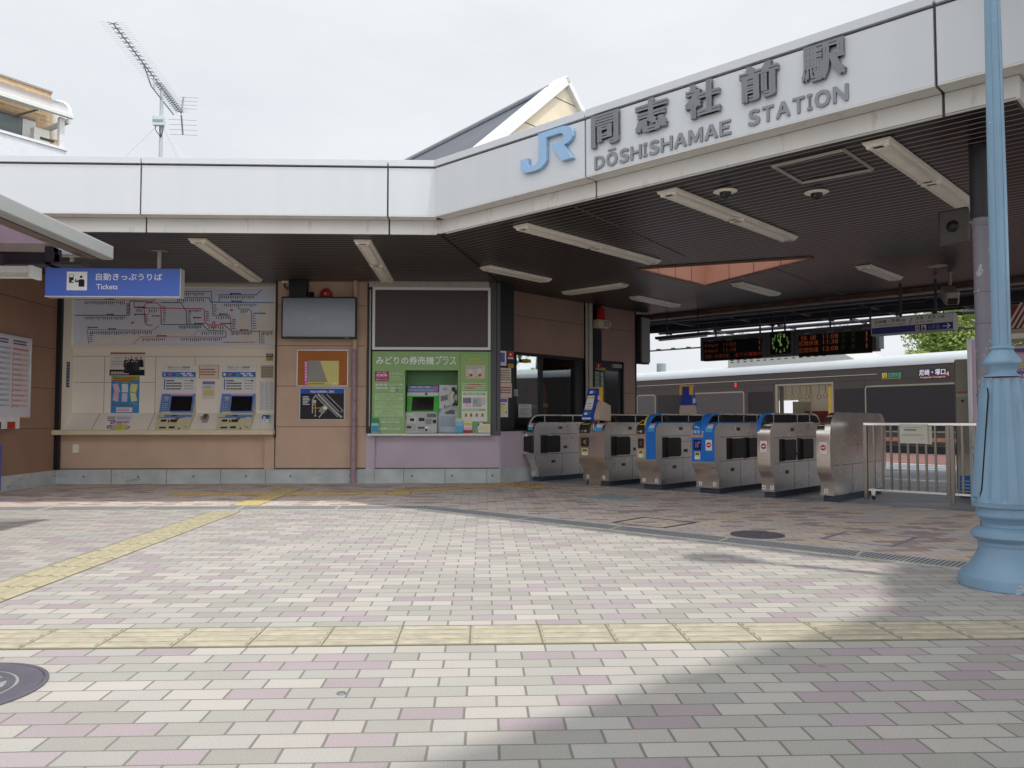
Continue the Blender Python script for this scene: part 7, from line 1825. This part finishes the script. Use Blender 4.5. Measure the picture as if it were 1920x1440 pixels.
manhole((2.19, 6.31), .21, 'small round iron manhole cover beside the slanting drain grate', 8, paint('cast_iron_fill_dark', '6e665f', .8, var=.2, scale=20))
def frame_cover(pts, label, c):
    mb = MB(); pts = [Vector(tuple(onZ(*p))) for p in pts]; m_ = paint('cover_'+c, c, .5, var=.15)
    for i in range(4):
        a, b = pts[i], pts[(i+1) % 4]; strip(mb, a, b, .014 if i % 2 else .03, -.02, .003, m_)
    return tag(mb.build('inspection_cover', None, None, 0, 0), label, 'inspection cover')
frame_cover([(1150, 980), (1208, 970), (1305, 980), (1242, 990)], 'square paver filled inspection cover with dark metal rim, left of the round one', '4a4046')
frame_cover([(1540, 1011), (1588, 997), (1718, 1008), (1672, 1025)], 'square paver filled inspection cover with grey rim, near the lamp post', '7d8288')
mb = MB(); mb.lathe([(.016, -.002), (.016, .003), (.012, .005), (.001, .006)], paint('bolt_steel', '9a9ea5', .35, metal=.8), 16); p = onZ(640, 1301); o = mb.build('survey_stud', None, Matrix.Translation((p[0], p[1], 0))); tag(o, 'small round metal survey stud set in one paver', 'stud')
p = onZ(1148, 933); M_ = Matrix.Translation((p[0], p[1], 0)) @ Matrix.Rotation(R(-45), 4, 'Z')
mb = MB(); mb.box(-.30, .30, -.28, .28, -.01, .003, paint('floor_decal', 'a3adb0', .6, var=.25, scale=10)); mb.box(-.22, .22, -.12, .12, .003, .0036, paint('floor_decal2', '93a5ac', .6, var=.2, scale=14))
o = mb.build('floor_sticker', None, M_, 0, 0); tag(o, 'worn pale blue square sticker on the paving in front of the gates', 'floor sticker')

# =================================================================== SHELTER at the left
SXX = -3.22
sh = tW('walkway_shelter', (SXX, 7.0, 0), 'grey walkway shelter roof edge with smoky panels at the upper left', 'shelter')
m_shl = paint('shelter_grey', 'a9acab', .4, metal=.3, var=.04, scale=2); m_shd = paint('shelter_dark', '34323b', .5); m_smk, nt_, b_ = newmat('smoke_panel'); b_.inputs['Base Color'].default_value = lin('9a8f98'); b_.inputs['Roughness'].default_value = .3
tl__ = nt_.nodes.new('ShaderNodeBsdfTranslucent'); tl__.inputs[0].default_value = lin('b5a8b2'); ms_ = nt_.nodes.new('ShaderNodeMixShader'); ms_.inputs[0].default_value = .6
nt_.links.new(b_.outputs[0], ms_.inputs[1]); nt_.links.new(tl__.outputs[0], ms_.inputs[2]); nt_.links.new(ms_.outputs[0], nt_.nodes['Material Output'].inputs[0])
mb = MB(); mb.box(SXX-.10, SXX, -2, 7.0, 2.31, 2.43, m_shl); mb.box(SXX-.9, SXX-.10, 6.93, 7.0, 2.33, 2.42, m_shl); inW(mb, 'edge_beam', sh, .012)
mb = MB(); mb.box(SXX-.20, SXX-.10, -2, 6.9, 2.30, 2.345, paint('shelter_brown', '6f6159', .5)); inW(mb, 'inner_rail', sh, .004)
mb = MB(); mb.box(-6.2, SXX-.12, -2, 6.85, 2.415, 2.425, m_smk); inW(mb, 'roof_panel', sh, 0, 0)
q0, q1 = onY(0, 458, 6.75), onY(0, 474, 6.75)
zA, zB = q0[2], q1[2]
mb = MB(); mb.box(-6.2, SXX-.36, 6.70, 6.78, zB, zA, paint('shelter_cream', 'b5aca1', .5)); mb.box(-6.2, SXX-.36, 6.72, 6.80, onY(0, 491, 6.72)[2], zB, m_shd); mb.box(-6.2, SXX-.12, 6.68, 6.84, onY(0, 496, 6.7)[2], onY(0, 491, 6.7)[2], m_shd)
mb.box(SXX-.42, SXX-.36, 6.68, 6.84, onY(0, 496, 6.7)[2], 2.36, m_shd); inW(mb, 'cross_beam', sh, .003)
mb = MB()
for y in (1.0, 3.9): mb.box(-6.2, SXX-.12, y, y+.08, 2.26, 2.40, m_shd)
for y in (0.5, 6.75): mb.tube([(-6.0, y, 0), (-6.0, y, 2.4)], .05, m_shd, 12)
inW(mb, 'frame', sh, .003)
a = onY(66, 514, 6.6)
t = tW('shelter_light', (a[0]-.62, 6.6, a[2]), 'white fluorescent light fixture under the shelter roof at the left edge', 'light fixture')
mb = MB(); mb.box(-.62, .60, -.07, .07, .0, .055, ink('d5d5d2')); mb.box(.60, .635, -.075, .075, -.04, .06, ink('d8d8d5')); mb.box(-.62, .60, -.06, -.05, -.02, .0, ink('c9c5b5')); mb.build('housing', t, None, .006)
mb = MB(); mb.tube([(-.6, 0, -.022), (.6, 0, -.022)], .016, m_tube, 10); mb.build('tube', t)
mb = MB(); mb.tube([(-.2, 0, .05), (-.2, 0, .16)], .02, m_shd, 8); mb.tube([(.35, 0, .05), (.35, 0, .16)], .02, m_shd, 8); mb.build('hanger', t)

# =================================================================== ANTENNA on the roof
za = 5.70
def at_z(px, py, z): return Vector(tuple(onZ(px, py, z)))
A_, B_ = at_z(212, 44, za), at_z(340, 213, za)
mastx = A_+(B_-A_)*.66
an = tW('tv_antenna', (mastx.x, mastx.y, 3.7), 'grey multi element television antenna on a mast above the flat roof', 'antenna')
m_an = paint('antenna_grey', 'a3a8ad', .45, metal=.2, var=.1); m_an2 = paint('antenna_dark', '7d8288', .5, metal=.2)
m_bx = paint('antenna_box', 'b5c0c4', .5)
mb = MB(); mb.tube([(mastx.x, mastx.y, 3.5), (mastx.x, mastx.y, za-.03)], .025, m_an, 10); inW(mb, 'mast', an)
mb = MB(); mb.tube([tuple(A_), tuple(B_)], .009, m_an2, 6); s0 = A_+(B_-A_)*.38; s1 = A_+(B_-A_)*.50; s2_ = A_+(B_-A_)*.86
mb.tube([tuple(s0), tuple(s1+Vector((0, 0, -.17))), tuple(s2_+Vector((0, 0, -.17)))], .009, m_an2, 6); mb.tube([tuple(s1+(B_-A_)*.04), tuple(s1+(B_-A_)*.04+Vector((0, 0, -.17)))], .012, m_an, 6); inW(mb, 'boom', an)
bd = (B_-A_).normalized(); bn = Vector((-bd.y, bd.x, 0)); bn = -bn if bn.x < 0 else bn
mb = MB()
tpos = [i/14*.60 for i in range(15)]+[.62+.025*i for i in range(15)]
for i, tt in enumerate(tpos):
    p = A_+(B_-A_)*tt; L1 = .15 if tt < .6 else .14; L2 = .055 if tt < .6 else .06
    for s_ in (-.018, .018): mb.tube([tuple(p-bn*L1+bd*s_*2.2), tuple(p+bd*s_*.3), tuple(p+bn*L1+bd*s_*2.2)], .0013, m_an, 5)
    for s_ in (-1, 1): mb.tube([tuple(p-bn*L2+bd*s_*.03), tuple(p+bn*L2-bd*s_*.03)], .005, m_an2, 5)
inW(mb, 'element', an)
mb = MB()
for sg_ in (1, -1):
    e = B_+bd*.10+Vector((0, 0, sg_*.30)); st_ = B_+Vector((0, 0, sg_*.02)); mb.tube([tuple(st_), tuple(e)], .014, m_an2, 6)
    for k_ in range(4):
        q = st_+(e-st_)*(.25+.25*k_); mb.tube([tuple(q-bn*(.20 if sg_ < 0 else .05)), tuple(q+bn*.22)], .004, m_an, 5)
inW(mb, 'reflector', an)
pb_ = onY(303, 228, mastx.y-.05)
mb = MB(); mb.box(mastx.x-.09, mastx.x+.07, mastx.y-.09, mastx.y-.02, pb_[2]-.06, pb_[2]+.07, m_bx); mb.box(mastx.x-.085, mastx.x+.065, mastx.y-.093, mastx.y-.09, pb_[2]-.02, pb_[2]+.02, ink('7f9094'))
for dx in (-.06, .0, .05): mb.tube([(mastx.x+dx, mastx.y-.05, pb_[2]-.06), (mastx.x+dx, mastx.y-.05, pb_[2]-.12), (mastx.x+.01, mastx.y-.03, pb_[2]-.22)], .006, m_blk, 6)
inW(mb, 'amplifier_box', an, .006)
mb = MB()
for q in ((-1.3, -.4), (1.1, -.3), (.4, 1.5)): mb.tube([(mastx.x, mastx.y, za-.5), (mastx.x+q[0], mastx.y+q[1], 3.55)], .002, m_an, 4)
inW(mb, 'guy_wire', an)

# =================================================================== APARTMENT BLOCK at the upper left
FA = Fr(tuple(onY(97, 240, 30)), 55.5); FA = Fr((FA.M.translation.x, FA.M.translation.y, 0), 55.5)
ap = thing('apartment_block', FA.M, 'tan brick apartment block with white balcony and curved translucent canopy, upper left', 'apartment building'); WM[ap.name] = FA.M
m_br, nt_, b_ = newmat('tan_brick')
bt_ = nt_.nodes.new('ShaderNodeTexBrick'); bt_.inputs['Scale'].default_value = 1.0; bt_.inputs['Color1'].default_value = lin('b89a78'); bt_.inputs['Color2'].default_value = lin('a98a68'); bt_.inputs['Mortar'].default_value = lin('c2b39c'); bt_.inputs['Brick Width'].default_value = .46; bt_.inputs['Row Height'].default_value = .15; bt_.inputs['Mortar Size'].default_value = .012
tcn = nt_.nodes.new('ShaderNodeTexCoord'); mpn = nt_.nodes.new('ShaderNodeMapping'); mpn.inputs['Rotation'].default_value = (R(90), 0, 0)
nt_.links.new(tcn.outputs['Object'], mpn.inputs[0]); nt_.links.new(mpn.outputs[0], bt_.inputs['Vector']); nt_.links.new(bt_.outputs['Color'], b_.inputs['Base Color']); b_.inputs['Roughness'].default_value = .8
al = lambda x, y, d=0.0: FA.loc(x, y, d)
c8 = lambda x, y: (x/8.473, 130+y/8.473)
ztop = al(*c8(818, 380))[1]; xR_ = al(*c8(818, 380))[0]
mb = MB(); mb.box(-14, xR_, 0, 9, 0, ztop, m_br); mb.build('wall', ap, None, 0, 0)
mb = MB(); mb.box(-14, xR_+.03, -.04, 9, ztop, ztop+.07, ink('8f8a84')); mb.build('parapet_cap', ap)
xw, zw1 = al(*c8(350, 780)); _, zw0 = al(*c8(340, 1060))
zsill = al(*c8(700, 1150))[1]-.3; z_w1 = al(*c8(380, 790))[1]
mb = MB(); mb.box(xw-4, xw, -.03, 0, zsill-.6, z_w1, glassy('apartment_glass', (.16, .19, .2), .1)); mb.box(xw, xw+.45, -.06, 0, zsill-.6, z_w1+.05, ink('d5d5d5')); mb.box(xw-4, xw+.45, -.07, 0, z_w1, z_w1+.1, ink('8a7a6c')); mb.build('window', ap, None, 0, 0)
BD = -1.6
xh0, zh1 = al(*c8(480, 870), -.5); xh1, zh0 = al(*c8(715, 1170), -.5)
mb = MB(); mb.box(xh0, xh1, -.8, -.5, zh0-.4, zh1-.15, ink('d9d8d0')); mb.box(xh0+.2, xh0+.7, -.805, -.8, zh1-.55, zh1-.45, ink('4a4540')); mb.build('water_heater', ap, None, .02)
xb1, zb1 = al(*c8(1050, 1300), BD)
mb = MB(); mb.box(-14, xb1, BD, BD+.1, 0, zb1, ink('c8cbcf')); mb.box(xb1-.1, xb1, BD+.1, 0, 0, zb1, ink('c8cbcf')); mb.box(-14, xb1+.03, BD-.05, BD+.12, zb1, zb1+.09, ink('cfd1d3')); mb.box(-14, xb1, BD+.1, 0, zb1-1.3, zb1-1.15, ink('c9c9c9')); mb.build('balcony', ap, None, 0, 0)
xe, ze = al(*c8(1150, 790), BD-.1)
mb = MB(); mb.box(-14, xe, BD-.2, BD-.05, ze-.02, ze+.14, ink('ccd0ca')); mb.build('canopy_gutter', ap, None, .02)
m_poly = clearglass('polycarbonate', (.62, .58, .58), .72)
cs = [(BD-.12+1.55*(1-math.cos(R(a)))*1.0, ze+.12+.75*math.sin(R(a))) for a in range(0, 91, 15)]
mb = MB(); mb.loft([[(x, a, b) for a, b in cs] for x in (-14, xe-.05)], m_poly, False, False); mb.build('canopy_sheet', ap, None, 0, 60)
x = xe-.08
while x > -12:
    mb = MB(); mb.tube([(x, a, b+.02) for a, b in cs], .05, ink('e6e6e4'), 6); mb.build('canopy_rib', ap); x -= 3.3
xpo = al(*c8(1000, 900), BD)[0]; xwb, zwb = al(*c8(740, 960))
for x in (xpo, xpo-9):
    mb = MB(); mb.box(x-.09, x+.09, BD+.05, BD+.2, zb1, ze, ink('c9c9c6')); mb.tube([(x+.25, BD+.1, ze-.05), (x-xpo+xwb, 0, zwb)], .10, ink('c9c9c6'), 8); mb.build('canopy_post', ap)
mb = MB(); mb.tube([(-14, BD+.5, z_w1+.1), (xe-.9, BD+.5, z_w1+.1)], .03, ink('c9c6bc'), 8); mb.tube([(xe-.9, BD+.5, z_w1+.1), (xe-1.1, 0, z_w1+.05)], .04, ink('77736c'), 8); mb.build('laundry_rail', ap)
mb = MB(); mb.tube([(xR_+.25, .3, 0), (xR_+.25, .3, ztop-.4)], .2, ink('c2ab83'), 12); mb.tube([(xR_+.28, .3, ztop-1.7), (xR_+.28, .3, ztop-.35)], .24, ink('c9c7c2'), 12); mb.build('downpipe', ap)

# =================================================================== UNSEEN ROOF right of the plaza: added and outlined to shade the near paving
nbp = []
hz = 4.6
shx, shy = -.97/2.943*hz, .68/2.943*hz
for u_, n_ in ((-1.75, -6.0), (-1.66, 1.2), (-1.55, 2.4), (-1.36, 3.6), (-1.34, 4.2), (-1.62, 4.9), (-1.80, 6.6), (-1.96, 8.6), (-2.3, 12.2)):
    x, y, _ = UN(u_, n_); nbp.append((x-shx, y-shy))
e1, e2 = nbp[-1], nbp[0]
nbp2 = nbp+[(e1[0]+7, e1[1]-7), (e2[0]+7, e2[1]-7)]
nb = tW('shade_roof', (nbp[0][0]+3, nbp[0][1]-3, 0), 'pale open roof right of the plaza, outside the frame, added to shade the near paving', 'canopy roof')
m_pt = paint('pale_roof', 'd5d2ca', .6, var=.05, scale=2)
mb = MB(); mb.prism(nbp2, hz, hz+.03, 'z', m_pt); inW(mb, 'roof_slab', nb, 0, 0)
for i, (u_, n_) in enumerate(((2.6, -5), (2.6, 0), (2.6, 5), (2.6, 10), (8, -5), (8, 0), (8, 5), (8, 10))):
    x, y, _ = UN(u_, n_); x -= shx; y -= shy
    mb = MB(); mb.tube([(x, y, 0), (x, y, hz)], .09, m_pt, 14); inW(mb, 'post', nb)
